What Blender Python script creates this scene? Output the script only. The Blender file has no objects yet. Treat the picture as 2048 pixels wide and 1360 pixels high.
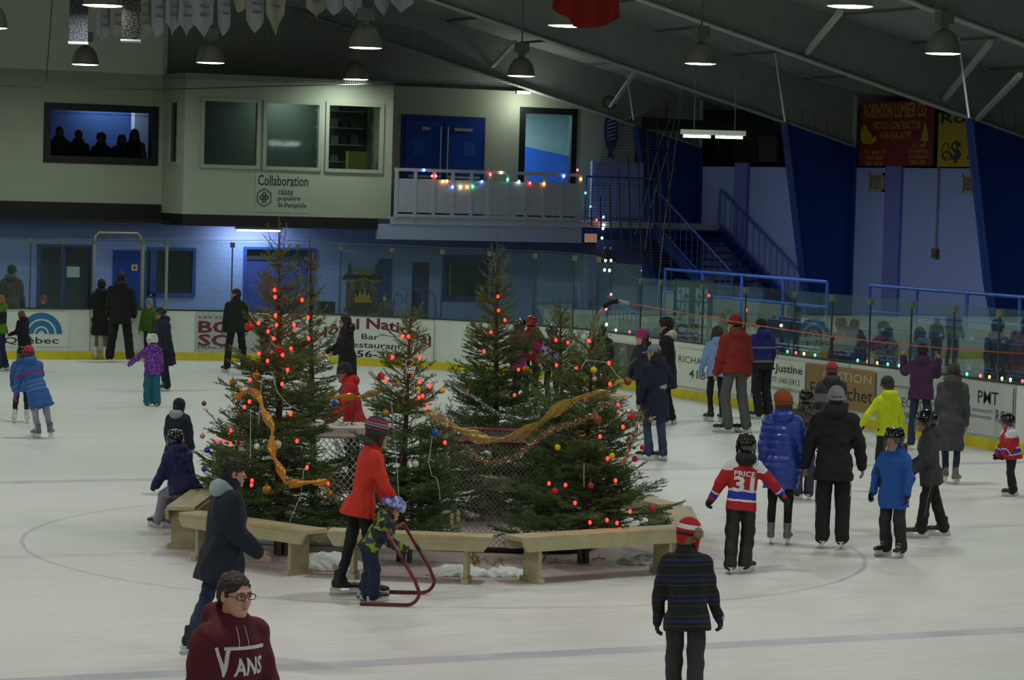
import bpy, math, random
import numpy as np
from math import sin, cos, tan, pi, radians as R
from mathutils import Vector, Matrix

# ---------------------------------------------------------------- camera, world, exposure
scene = bpy.context.scene
CAM = np.array([-12.052, -27.244, 3.862]); YAW, PITCH, ROLL, FPX = 0.4389, -0.05388, 0.02809, 5461.7
_f = np.array([sin(YAW)*cos(PITCH), cos(YAW)*cos(PITCH), sin(PITCH)])
_r = np.array([cos(YAW), -sin(YAW), 0.0]); _u = np.cross(_r, _f)
_r2 = _r*cos(ROLL)+_u*sin(ROLL); _u2 = -_r*sin(ROLL)+_u*cos(ROLL)
cam_data = bpy.data.cameras.new('camera'); cam = bpy.data.objects.new('camera', cam_data)
scene.collection.objects.link(cam)
cam_data.sensor_width = 36.0; cam_data.lens = FPX/2048*36; cam_data.clip_end = 200; cam_data.clip_start = 0.5
_m = Matrix((( _r2[0], _u2[0], -_f[0], CAM[0]), (_r2[1], _u2[1], -_f[1], CAM[1]), (_r2[2], _u2[2], -_f[2], CAM[2]), (0, 0, 0, 1)))
cam.matrix_world = _m
scene.camera = cam
scene.view_settings.view_transform = 'Standard'; scene.view_settings.look = 'None'
scene.view_settings.exposure = 0.0; scene.view_settings.gamma = 1.0
scene.view_settings.use_curve_mapping = False
w = bpy.data.worlds.new('world'); scene.world = w; w.use_nodes = True
w.node_tree.nodes['Background'].inputs[0].default_value = (0.16, 0.18, 0.2, 1)
w.node_tree.nodes['Background'].inputs[1].default_value = 0.3
cy = scene.cycles
cy.max_bounces = 5; cy.diffuse_bounces = 3; cy.glossy_bounces = 3; cy.transmission_bounces = 4; cy.transparent_max_bounces = 16
cy.caustics_reflective = False; cy.caustics_refractive = False
cy.sample_clamp_indirect = 3.0; cy.sample_clamp_direct = 0
cy.use_denoising = True; cy.use_adaptive_sampling = True; cy.adaptive_threshold = 0.02

LAMP_W = 88.0          # watts of each arena high-bay lamp
LAMP_C = (0.99, 1.0, 0.95)

def ray(px, py):
    return _f + _r2*(px-1024)/FPX - _u2*(py-680)/FPX
def GZ(px, py, z=0.0):
    d = ray(px, py); return CAM + d*(z-CAM[2])/d[2]
def PY(px, py, Y):
    d = ray(px, py); return CAM + d*(Y-CAM[1])/d[1]
def PX(px, py, X):
    d = ray(px, py); return CAM + d*(X-CAM[0])/d[0]
def PD(px, py, w):
    return CAM + ray(px, py)*w
def depth(P):
    return float((np.array(P)-CAM) @ _f)

# ---------------------------------------------------------------- object helpers
COL = scene.collection
def link(o, parent=None):
    COL.objects.link(o)
    if parent is not None: o.parent = parent
    return o
def tag(o, label=None, cat=None, group=None, kind=None):
    if label: o['label'] = label
    if cat: o['category'] = cat
    if group: o['group'] = group
    if kind: o['kind'] = kind
    return o
def empty(name, loc, rz=0.0, label=None, cat=None, group=None, scale=1.0):
    o = bpy.data.objects.new(name, None); link(o); o.location = tuple(loc); o.rotation_euler = (0, 0, rz)
    o.scale = (scale,)*3; o.empty_display_size = 0.1
    return tag(o, label, cat, group)

class MB:
    """collects faces of one mesh"""
    def __init__(s): s.v = []; s.f = []; s.m = []; s.mi = 0
    def add(s, vs, fs, mi=None):
        b = len(s.v); s.v += [tuple(map(float, v)) for v in vs]
        s.f += [tuple(b+i for i in f) for f in fs]; s.m += [s.mi if mi is None else mi]*len(fs)
        return s
    def box(s, a, b, mi=None):
        x0, y0, z0 = [min(p, q) for p, q in zip(a, b)]; x1, y1, z1 = [max(p, q) for p, q in zip(a, b)]
        vs = [(x0,y0,z0),(x1,y0,z0),(x1,y1,z0),(x0,y1,z0),(x0,y0,z1),(x1,y0,z1),(x1,y1,z1),(x0,y1,z1)]
        return s.add(vs, [(0,3,2,1),(4,5,6,7),(0,1,5,4),(1,2,6,5),(2,3,7,6),(3,0,4,7)], mi)
    def obox(s, o, ax, ay, az, mi=None):
        """box from corner o along three edge vectors"""
        o, ax, ay, az = [np.array(q, float) for q in (o, ax, ay, az)]
        vs = [o, o+ax, o+ax+ay, o+ay, o+az, o+ax+az, o+ax+ay+az, o+ay+az]
        return s.add(vs, [(0,3,2,1),(4,5,6,7),(0,1,5,4),(1,2,6,5),(2,3,7,6),(3,0,4,7)], mi)
    def beam(s, a, b, w, h, up=(0,0,1), mi=None):
        """rectangular bar from a to b"""
        a, b = np.array(a, float), np.array(b, float); d = b-a; d /= np.linalg.norm(d)+1e-9
        sd = np.cross(d, up)
        if np.linalg.norm(sd) < 1e-4: sd = np.cross(d, (1,0,0))
        sd /= np.linalg.norm(sd); u = np.cross(sd, d)
        return s.obox(a-sd*w/2-u*h/2, sd*w, b-a, u*h, mi)
    def tube(s, pts, r, n=8, mi=None, closed=False, cap=True):
        pts = [np.array(p, float) for p in pts]; N = len(pts)
        rs = list(r) if hasattr(r, '__len__') else [r]*N
        vs = []; nrm = None
        for i, p in enumerate(pts):
            if closed: d = pts[(i+1) % N]-pts[i-1]
            else: d = pts[min(i+1, N-1)]-pts[max(i-1, 0)]
            d = d/(np.linalg.norm(d)+1e-9)
            if nrm is None:
                nrm = np.cross(d, (0,0,1) if abs(d[2]) < .9 else (1,0,0))
            nrm = nrm-d*(nrm@d); nrm /= np.linalg.norm(nrm)+1e-9; bn = np.cross(d, nrm)
            for k in range(n):
                a = 2*pi*k/n; vs.append(p+(nrm*cos(a)+bn*sin(a))*rs[i])
        fs = []
        for i in range(N if closed else N-1):
            j = (i+1) % N
            for k in range(n):
                k2 = (k+1) % n; fs.append((i*n+k, i*n+k2, j*n+k2, j*n+k))
        if cap and not closed:
            fs.append(tuple(range(n-1, -1, -1))); fs.append(tuple((N-1)*n+k for k in range(n)))
        return s.add(vs, fs, mi)
    def lathe(s, prof, c=(0,0,0), n=24, mi=None, cap=False):
        vs = []
        for (r, z) in prof:
            for k in range(n):
                a = 2*pi*k/n; vs.append((c[0]+r*cos(a), c[1]+r*sin(a), c[2]+z))
        fs = [(i*n+k, i*n+(k+1) % n, (i+1)*n+(k+1) % n, (i+1)*n+k) for i in range(len(prof)-1) for k in range(n)]
        if cap: fs.append(tuple(range(n-1,-1,-1))); fs.append(tuple((len(prof)-1)*n+k for k in range(n)))
        return s.add(vs, fs, mi)
    def sph(s, c, r, n=12, m=8, mi=None, sq=(1,1,1)):
        prof = [(max(r*sin(pi*i/m), 1e-5), -r*cos(pi*i/m)) for i in range(m+1)]
        b = len(s.v); s.lathe(prof, (0,0,0), n, mi)
        s.v[b:] = [(c[0]+x*sq[0], c[1]+y*sq[1], c[2]+z*sq[2]) for x, y, z in s.v[b:]]
        return s
    def prism(s, poly, vec, mi=None):
        """extrude a 3D polygon along vec"""
        n = len(poly); v = np.array(vec, float); poly = [np.array(p, float) for p in poly]
        fs = [tuple(range(n-1,-1,-1)), tuple(range(n, 2*n))]+[(i, (i+1) % n, n+(i+1) % n, n+i) for i in range(n)]
        return s.add(poly+[p+v for p in poly], fs, mi)
    def build(s, name, mats, parent=None, smooth=False, loc=None):
        me = bpy.data.meshes.new(name); me.from_pydata(s.v, [], s.f); 
        mats = mats if isinstance(mats, (list, tuple)) else [mats]
        for m in mats: me.materials.append(m)
        me.polygons.foreach_set('material_index', s.m)
        if smooth: me.polygons.foreach_set('use_smooth', [True]*len(s.f))
        me.update()
        o = bpy.data.objects.new(name, me); link(o, parent)
        if loc is not None: o.location = tuple(loc)
        return o

def npmesh(name, V, F, mats, parent=None, smooth=False, fm=None):
    """mesh from numpy arrays (F of constant width)"""
    me = bpy.data.meshes.new(name); V = np.asarray(V, np.float32); F = np.asarray(F, np.int32)
    k = F.shape[1]
    me.vertices.add(len(V)); me.vertices.foreach_set('co', V.ravel())
    me.loops.add(F.size); me.loops.foreach_set('vertex_index', F.ravel())
    me.polygons.add(len(F)); me.polygons.foreach_set('loop_start', np.arange(0, F.size, k, dtype=np.int32))
    try: me.polygons.foreach_set('loop_total', np.full(len(F), k, np.int32))
    except Exception: pass
    for m in (mats if isinstance(mats, (list, tuple)) else [mats]): me.materials.append(m)
    if fm is not None: me.polygons.foreach_set('material_index', np.asarray(fm, np.int32))
    if smooth: me.polygons.foreach_set('use_smooth', np.ones(len(F), bool))
    me.update(calc_edges=True); me.validate()
    if name is None: return me
    o = bpy.data.objects.new(name, me); link(o, parent); return o

# ---------------------------------------------------------------- material helpers
MATS = {}
def hexc(h):
    h = h.lstrip('#') or '808080'; h = h if len(h) == 6 else ''.join(q*2 for q in h); c = [int(h[i:i+2], 16)/255 for i in (0, 2, 4)]
    return tuple(((x/12.92) if x <= .04045 else ((x+.055)/1.055)**2.4) for x in c)+(1,)
def nd(nt, t, **kw):
    n = nt.nodes.new(t)
    for k, v in kw.items(): setattr(n, k, v)
    return n
def mat(name, col, rough=.6, metal=0.0, noise=0.0, nscale=8.0, bump=0.0, bscale=60.0, emit=None, estr=0.0, alpha=None, spec=None, sheen=0.0, coat=0.0, trans=0.0):
    if name in MATS: return MATS[name]
    m = bpy.data.materials.new(name); m.use_nodes = True; nt = m.node_tree; b = nt.nodes['Principled BSDF']
    c = hexc(col) if isinstance(col, str) else tuple(col)+((1,) if len(col) == 3 else ())
    b.inputs['Base Color'].default_value = c; b.inputs['Roughness'].default_value = rough; b.inputs['Metallic'].default_value = metal
    if spec is not None: b.inputs['Specular IOR Level'].default_value = spec
    if sheen: b.inputs['Sheen Weight'].default_value = sheen
    if coat: b.inputs['Coat Weight'].default_value = coat
    if trans: b.inputs['Transmission Weight'].default_value = trans
    if alpha is not None: b.inputs['Alpha'].default_value = alpha
    if emit is not None:
        b.inputs['Emission Color'].default_value = hexc(emit) if isinstance(emit, str) else tuple(emit)+(1,)
        b.inputs['Emission Strength'].default_value = estr
    tc = nd(nt, 'ShaderNodeTexCoord')
    if noise:
        n = nd(nt, 'ShaderNodeTexNoise'); n.inputs['Scale'].default_value = nscale; n.inputs['Detail'].default_value = 5
        nt.links.new(tc.outputs['Object'], n.inputs['Vector'])
        mr = nd(nt, 'ShaderNodeMapRange'); mr.inputs[1].default_value = .3; mr.inputs[2].default_value = .7
        mr.inputs[3].default_value = 1-noise; mr.inputs[4].default_value = 1+noise
        nt.links.new(n.outputs[0], mr.inputs[0])
        mx = nd(nt, 'ShaderNodeVectorMath', operation='SCALE'); mx.inputs[0].default_value = c[:3]
        nt.links.new(mr.outputs[0], mx.inputs['Scale']); nt.links.new(mx.outputs[0], b.inputs['Base Color'])
    if bump:
        n2 = nd(nt, 'ShaderNodeTexNoise'); n2.inputs['Scale'].default_value = bscale; n2.inputs['Detail'].default_value = 3
        nt.links.new(tc.outputs['Object'], n2.inputs['Vector'])
        bp = nd(nt, 'ShaderNodeBump'); bp.inputs['Strength'].default_value = bump; bp.inputs['Distance'].default_value = .01
        nt.links.new(n2.outputs[0], bp.inputs['Height']); nt.links.new(bp.outputs[0], b.inputs['Normal'])
    MATS[name] = m
    return m
def M_(nt, op, a, b=None, c=None):
    n = nd(nt, 'ShaderNodeMath', operation=op)
    for i, q in enumerate((a, b, c)):
        if q is None: continue
        if isinstance(q, (int, float)): n.inputs[i].default_value = q
        else: nt.links.new(q, n.inputs[i])
    return n.outputs[0]
def MIX(nt, fac, a, b):
    n = nd(nt, 'ShaderNodeMix', data_type='RGBA')
    for i, q in ((0, fac), (6, a), (7, b)):
        if isinstance(q, (int, float)): n.inputs[i].default_value = q
        elif isinstance(q, tuple): n.inputs[i].default_value = q
        else: nt.links.new(q, n.inputs[i])
    return n.outputs[2]
def NOISE(nt, vec, scale, detail=4, rough=.5):
    n = nd(nt, 'ShaderNodeTexNoise'); n.inputs['Scale'].default_value = scale; n.inputs['Detail'].default_value = detail; n.inputs['Roughness'].default_value = rough
    if vec is not None: nt.links.new(vec, n.inputs['Vector'])
    return n.outputs[0]
def RANGE(nt, v, a, b, c=0.0, d=1.0):
    n = nd(nt, 'ShaderNodeMapRange')
    nt.links.new(v, n.inputs[0])
    for i, q in enumerate((a, b, c, d)): n.inputs[i+1].default_value = q
    return n.outputs[0]

# ---------------------------------------------------------------- lettering
def text_mesh(s, size=1.0, bold=0.0, squash=1.0, extrude=0.0, align='LEFT', shear=0.0, spacing=1.0):
    cu = bpy.data.curves.new('lettering', 'FONT'); cu.body = s; cu.size = size; cu.offset = bold; cu.extrude = extrude
    cu.align_x = align; cu.shear = shear; cu.resolution_u = 2; cu.space_character = spacing
    o = bpy.data.objects.new('lettering', cu); COL.objects.link(o)
    dg = bpy.context.evaluated_depsgraph_get(); me = bpy.data.meshes.new_from_object(o.evaluated_get(dg))
    COL.objects.unlink(o); bpy.data.objects.remove(o); bpy.data.curves.remove(cu)
    n = len(me.vertices); co = np.empty(n*3, np.float32); me.vertices.foreach_get('co', co); co = co.reshape(-1, 3)
    co[:, 0] *= squash
    me.vertices.foreach_set('co', co.ravel())
    return me, co
def text_fit(s, w, h, bold=0.0, name='lettering', align=(0, 0)):
    """text scaled into a w x h box centred at 0 in the xy plane"""
    me, co = text_mesh(s, 1.0, bold)
    if len(co) == 0: return me
    lo, hi = co.min(0), co.max(0)
    co[:, 0] = (co[:, 0]-(lo[0]+hi[0])/2)*w/(hi[0]-lo[0]); co[:, 1] = (co[:, 1]-(lo[1]+hi[1])/2)*h/(hi[1]-lo[1])
    me.vertices.foreach_set('co', co.ravel()); me.update(); return me
def put_text(s, parent, m, place, w, h, u, v, bold=0.0, name='lettering', label=None, rot=0.0):
    """lettering w x h centred at board coords (u,v); place(u,v) -> 3D point (numpy arrays)"""
    me = text_fit(s, w, h, bold); n = len(me.vertices); co = np.empty(n*3, np.float32); me.vertices.foreach_get('co', co); co = co.reshape(-1, 3)
    x = co[:, 0]*cos(rot)-co[:, 1]*sin(rot)+u; y = co[:, 0]*sin(rot)+co[:, 1]*cos(rot)+v
    me.vertices.foreach_set('co', place(x, y).astype(np.float32).ravel()); me.materials.clear(); me.materials.append(m); me.name = name; me.update()
    o = bpy.data.objects.new(name, me); link(o, parent)
    if label: o['label'] = label
    return o
def flat_place(o, ux, uy, eps=0.004):
    o, ux, uy = [np.array(q, float) for q in (o, ux, uy)]; n = np.cross(ux, uy); n /= np.linalg.norm(n)
    return lambda u, v: o+np.outer(u, ux)+np.outer(v, uy)+n*eps
# ---------------------------------------------------------------- the building
def proj(P):
    d = np.array(P, float)-CAM; w_ = d @ _f
    return 1024+FPX*(d @ _r2)/w_, 680-FPX*(d @ _u2)/w_
def struct(o): o['kind'] = 'structure'; return o

YU, YP, XW = 37.3, 35.6, 23.5           # end wall, press-box front, side wall
HX, HY, RC = 13.25, 30.05, 8.5          # rink half sizes, corner radius
FRAMES = [44.6, 36.95, 29.3, 21.6, 13.9, 6.2, -1.5, -9.2, -16.9, -24.6, -32.3]

# ice
def ice_material():
    m = bpy.data.materials.new('ice'); m.use_nodes = True; nt = m.node_tree; b = nt.nodes['Principled BSDF']
    tc = nd(nt, 'ShaderNodeTexCoord'); sx = nd(nt, 'ShaderNodeSeparateXYZ'); nt.links.new(tc.outputs['Object'], sx.inputs[0])
    X, Y = sx.outputs[0], sx.outputs[1]
    wob = M_(nt, 'MULTIPLY', M_(nt, 'SUBTRACT', NOISE(nt, tc.outputs['Object'], 3.0, 3), .5), .05)
    rad = M_(nt, 'ADD', M_(nt, 'SQRT', M_(nt, 'ADD', M_(nt, 'MULTIPLY', X, X), M_(nt, 'MULTIPLY', Y, Y))), wob)
    def band(v, c, hw): return M_(nt, 'LESS_THAN', M_(nt, 'ABSOLUTE', M_(nt, 'SUBTRACT', v, c)), hw)
    Yw = M_(nt, 'ADD', Y, wob)
    circ = band(rad, 4.572, .024); b1 = band(Yw, 6.79, .15); b2 = band(Yw, -6.79, .15); red = band(Yw, 0, .12)
    wear = RANGE(nt, NOISE(nt, tc.outputs['Object'], 1.3, 6, .7), .35, .7, .6, .15)
    blu = M_(nt, 'MAXIMUM', M_(nt, 'MAXIMUM', circ, b1), b2)
    big = NOISE(nt, tc.outputs['Object'], .22, 5, .6)
    # scraped streaks, stretched along x
    mp = nd(nt, 'ShaderNodeMapping'); mp.inputs['Scale'].default_value = (.5, 6, 1); mp.inputs['Rotation'].default_value = (0, 0, .35)
    nt.links.new(tc.outputs['Object'], mp.inputs[0])
    st = NOISE(nt, mp.outputs[0], 2.2, 8, .65)
    base = MIX(nt, RANGE(nt, st, .35, .75), hexc('#d9dad4'), hexc('#eeeee8'))
    # greenish and pinkish old flood layers
    base = MIX(nt, M_(nt, 'MULTIPLY', RANGE(nt, big, .5, .68), .35), base, hexc('#cfe0d2'))
    mp2 = nd(nt, 'ShaderNodeMapping'); mp2.inputs['Location'].default_value = (31, 7, 0); mp2.inputs['Scale'].default_value = (.6, 1.6, 1)
    nt.links.new(tc.outputs['Object'], mp2.inputs[0])
    base = MIX(nt, M_(nt, 'MULTIPLY', RANGE(nt, NOISE(nt, mp2.outputs[0], .6, 4), .52, .7), .3), base, hexc('#dcc8c6'))
    dark = M_(nt, 'MULTIPLY', RANGE(nt, st, .62, .72), .25)
    base = MIX(nt, dark, base, hexc('#b9beba'))
    # dirty pink patch where the island stands
    rn = M_(nt, 'ADD', rad, M_(nt, 'MULTIPLY', M_(nt, 'SUBTRACT', NOISE(nt, tc.outputs['Object'], 2.5, 5), .5), .9))
    base = MIX(nt, M_(nt, 'MULTIPLY', RANGE(nt, rn, 3.25, 2.9), .75), base, hexc('#b49c98'))
    base = MIX(nt, M_(nt, 'MULTIPLY', blu, wear), base, hexc('#908dae'))
    base = MIX(nt, M_(nt, 'MULTIPLY', M_(nt, 'MULTIPLY', red, wear), .38), base, hexc('#a98c88'))
    nt.links.new(base, b.inputs['Base Color'])
    nt.links.new(RANGE(nt, st, .3, .7, .32, .6), b.inputs['Roughness'])
    b.inputs['Specular IOR Level'].default_value = .35
    bp = nd(nt, 'ShaderNodeBump'); bp.inputs['Strength'].default_value = .12; bp.inputs['Distance'].default_value = .02
    nt.links.new(st, bp.inputs['Height']); nt.links.new(bp.outputs[0], b.inputs['Normal'])
    return m

def board_pt(s):
    """point and inward normal on the boards' line; s = 0 at x = 0 on the far end, growing towards +x and down the side"""
    a = HX-RC
    if s <= a: return np.array([s, HY, 0.]), np.array([0, -1., 0])
    L = RC*pi/2
    if s <= a+L:
        t = (s-a)/RC; return np.array([a+RC*sin(t), HY-RC+RC*cos(t), 0.]), np.array([-sin(t), -cos(t), 0.])
    return np.array([HX, HY-RC-(s-a-L), 0.]), np.array([-1., 0, 0])
S_SIDE = HX-RC+RC*pi/2
def board_at(px, z=.6):
    """arc length on the boards seen at pixel column px"""
    lo, hi = -6.0, S_SIDE+26
    for _ in range(50):
        m_ = (lo+hi)/2
        p_, _n = board_pt(m_)
        if proj(p_+np.array([0, 0, z]))[0] < px: lo = m_
        else: hi = m_
    return (lo+hi)/2

# outline of the ice
def outline(off=0.0, n=10):
    pts = []
    for cx, cy_, a0 in ((HX-RC, HY-RC, 90), (HX-RC, -(HY-RC), 0), (-(HX-RC), -(HY-RC), -90), (-(HX-RC), HY-RC, 180)):
        for i in range(n+1):
            a = R(a0-90*i/n); pts.append((cx+(RC+off)*cos(a), cy_+(RC+off)*sin(a)))
    return pts
b = MB(); o = outline(0.02, 14); b.prism([(x, y, -.08) for x, y in o], (0, 0, .08))
struct(b.build('floor', ice_material()))
b = MB(); b.box((-24, -34, -.3), (XW+1.2, 46, -.09))
struct(b.build('floor_slab', mat('concrete', '#7d7f7a', .85, noise=.12, nscale=2)))

# boards: white facing, yellow kick strip, dark cap
white_b = mat('board_white', '#dfe6dc', .38, noise=.05, nscale=3, bump=.05)
yellow_k = mat('kick_yellow', '#d8c81e', .45, noise=.12, nscale=6)
dark_cap = mat('board_cap', '#2c3035', .5)
def ring(o1, o2, z0, z1, name, m, parent):
    a_, c_ = outline(o1, 14), outline(o2, 14); n = len(a_); b = MB()
    vs = [(x, y, z0) for x, y in a_]+[(x, y, z1) for x, y in a_]+[(x, y, z0) for x, y in c_]+[(x, y, z1) for x, y in c_]
    fs = []
    for i in range(n):
        j = (i+1) % n; fs += [(i, j, n+j, n+i), (2*n+j, 2*n+i, 3*n+i, 3*n+j), (n+i, n+j, 3*n+j, 3*n+i)]
    b.add(vs, fs); return b.build(name, m, parent)
boards = ring(0.02, 0.12, -.08, 1.08, 'rink_boards', white_b, None); struct(boards)
ring(-0.005, .02, -.02, .17, 'kick_strip', yellow_k, boards)
ring(0.0, .14, 1.08, 1.11, 'cap_rail', dark_cap, boards)
b = MB()
s_ = -5.0
while s_ < S_SIDE+24:
    p_, n_ = board_pt(s_); t_ = np.array([n_[1], -n_[0], 0])
    b.obox(p_+n_*-.019-t_*.006, t_*.012, n_*.006, (0, 0, 1.08)); s_ += 2.44
b.build('panel_seam', mat('seam', '#6d736c', .7), boards)

# end wall and its colours
cream = mat('wall_cream', '#a6b09a', .8, noise=.04, nscale=1.5, bump=.06, bscale=25)
def block_mat(name, c, c2, sc=1.0):
    m = bpy.data.materials.new(name); m.use_nodes = True; nt = m.node_tree; b = nt.nodes['Principled BSDF']
    tc = nd(nt, 'ShaderNodeTexCoord'); mp = nd(nt, 'ShaderNodeMapping'); mp.inputs['Rotation'].default_value = (pi/2, 0, 0)
    nt.links.new(tc.outputs['Object'], mp.inputs[0])
    br = nd(nt, 'ShaderNodeTexBrick'); br.inputs['Scale'].default_value = 1.0; br.inputs['Brick Width'].default_value = .4; br.inputs['Row Height'].default_value = .2
    br.inputs['Mortar Size'].default_value = .006; br.inputs['Color1'].default_value = hexc(c); br.inputs['Color2'].default_value = hexc(c); br.inputs['Mortar'].default_value = hexc(c2)
    nt.links.new(mp.outputs[0], br.inputs['Vector']); nt.links.new(br.outputs[0], b.inputs['Base Color']); b.inputs['Roughness'].default_value = .55
    return m
blue_block = block_mat('blue_block', '#8ea3e0', '#7c90cc')
lblue = mat('wall_lightblue', '#95a4e6', .7, noise=.03, nscale=1)
navy = mat('paint_navy', '#12398c', .5, noise=.05, nscale=2)
door_blue = mat('door_blue', '#123f9a', .35)
black = mat('black_paint', '#0b0c0d', .6)
darkroom = mat('dark_room', '#14181a', .9)
glassd = bpy.data.materials.new('window_glass'); glassd.use_nodes = True; _n = glassd.node_tree; _n.nodes.remove(_n.nodes['Principled BSDF'])
_t = _n.nodes.new('ShaderNodeBsdfTransparent'); _t.inputs[0].default_value = (.62, .68, .66, 1); _g = _n.nodes.new('ShaderNodeBsdfGlossy'); _g.inputs['Roughness'].default_value = .04
_x = _n.nodes.new('ShaderNodeMixShader'); _x.inputs[0].default_value = .03; _n.links.new(_t.outputs[0], _x.inputs[1]); _n.links.new(_g.outputs[0], _x.inputs[2]); _n.links.new(_x.outputs[0], _n.nodes['Material Output'].inputs[0])

def wall_holes(y, x0, x1, z0, z1, holes, t=.2):
    """wall in the plane y with rectangular holes (x0,x1,z0,z1)"""
    b = MB(); xs = sorted({x0, x1}|{h[0] for h in holes}|{h[1] for h in holes})
    for a, c in zip(xs[:-1], xs[1:]):
        hs = sorted([(h[2], h[3]) for h in holes if h[0] <= a+1e-6 and h[1] >= c-1e-6]); z = z0
        for (p, q) in hs+[(z1, z1)]:
            if p > z+1e-6: b.box((a, y, z), (c, y+t, p))
            z = max(z, q)
    return b
WL = (5.63, 8.5, 4.28, 5.72)                     # spectators' window
WR = (18.29, 19.95, 3.2, 6.1)                    # tall framed opening
struct(wall_holes(YU, -14, 21.7, 2.95, 6.5, [WL, WR]).build('wall_end', cream))
struct(MB().box((-14, YU, 6.5), (8.7, YU+.2, 12)).build('wall_end_upper', mat('gable_cream_lightened', '#dfe3d0', .85)))  # paler than the wall below: the colour replaces missing bounce light
struct(MB().box((-14, YU+.3, 6.5), (XW, YU+.5, 12)).build('wall_end_gable', mat('gable_grey', '#aaaea6', .85)))
struct(MB().box((-24, YU+.8, -.3), (XW, YU+1.0, 2.95)).build('wall_end_recess', lblue))
LH = [(5.6, 6.85, -.1, 2.24), (10.85, 12.6, -.1, 2.27), (16.3, 17.7, 1.15, 2.1), (8.36, 9.45, 1.15, 2.2)]
struct(wall_holes(YU, -14, 20.5, -.3, 2.95, LH).build('wall_end_lower', blue_block))
struct(MB().box((20.5, YU-.02, -.3), (20.62, YU+1.8, 2.95)).build('trim_1', lblue))
b = MB(); b.box((-14, YU-.06, 2.9), (8.6, YU-.001, 3.33)); b.box((-14, YU-.9, 2.88), (8.6, YU-.06, 2.96))
struct(b.build('trim_2', black))
struct(MB().box((-24.2, -34, -.3), (-24, 46, 8)).build('wall_left', cream))
struct(MB().box((-24, -34.2, -.3), (XW, -34, 13)).build('wall_back', cream))
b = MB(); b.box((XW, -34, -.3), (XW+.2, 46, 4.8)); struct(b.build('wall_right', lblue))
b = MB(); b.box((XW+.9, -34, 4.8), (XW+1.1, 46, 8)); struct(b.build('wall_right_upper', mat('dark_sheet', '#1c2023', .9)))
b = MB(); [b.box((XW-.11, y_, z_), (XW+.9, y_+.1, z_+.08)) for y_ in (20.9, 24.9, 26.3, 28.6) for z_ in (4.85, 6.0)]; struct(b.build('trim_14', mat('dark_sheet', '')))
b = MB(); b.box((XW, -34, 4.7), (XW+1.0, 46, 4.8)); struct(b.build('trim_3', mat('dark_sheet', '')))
b = MB()
for y0 in (27.1, 19.5, 34.3):
    b.box((XW-.08, y0, 1.2), (XW, y0+.66, 4.8))
struct(b.build('trim_4', mat('wall_violet', '#6b74c4', .7)))

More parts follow.
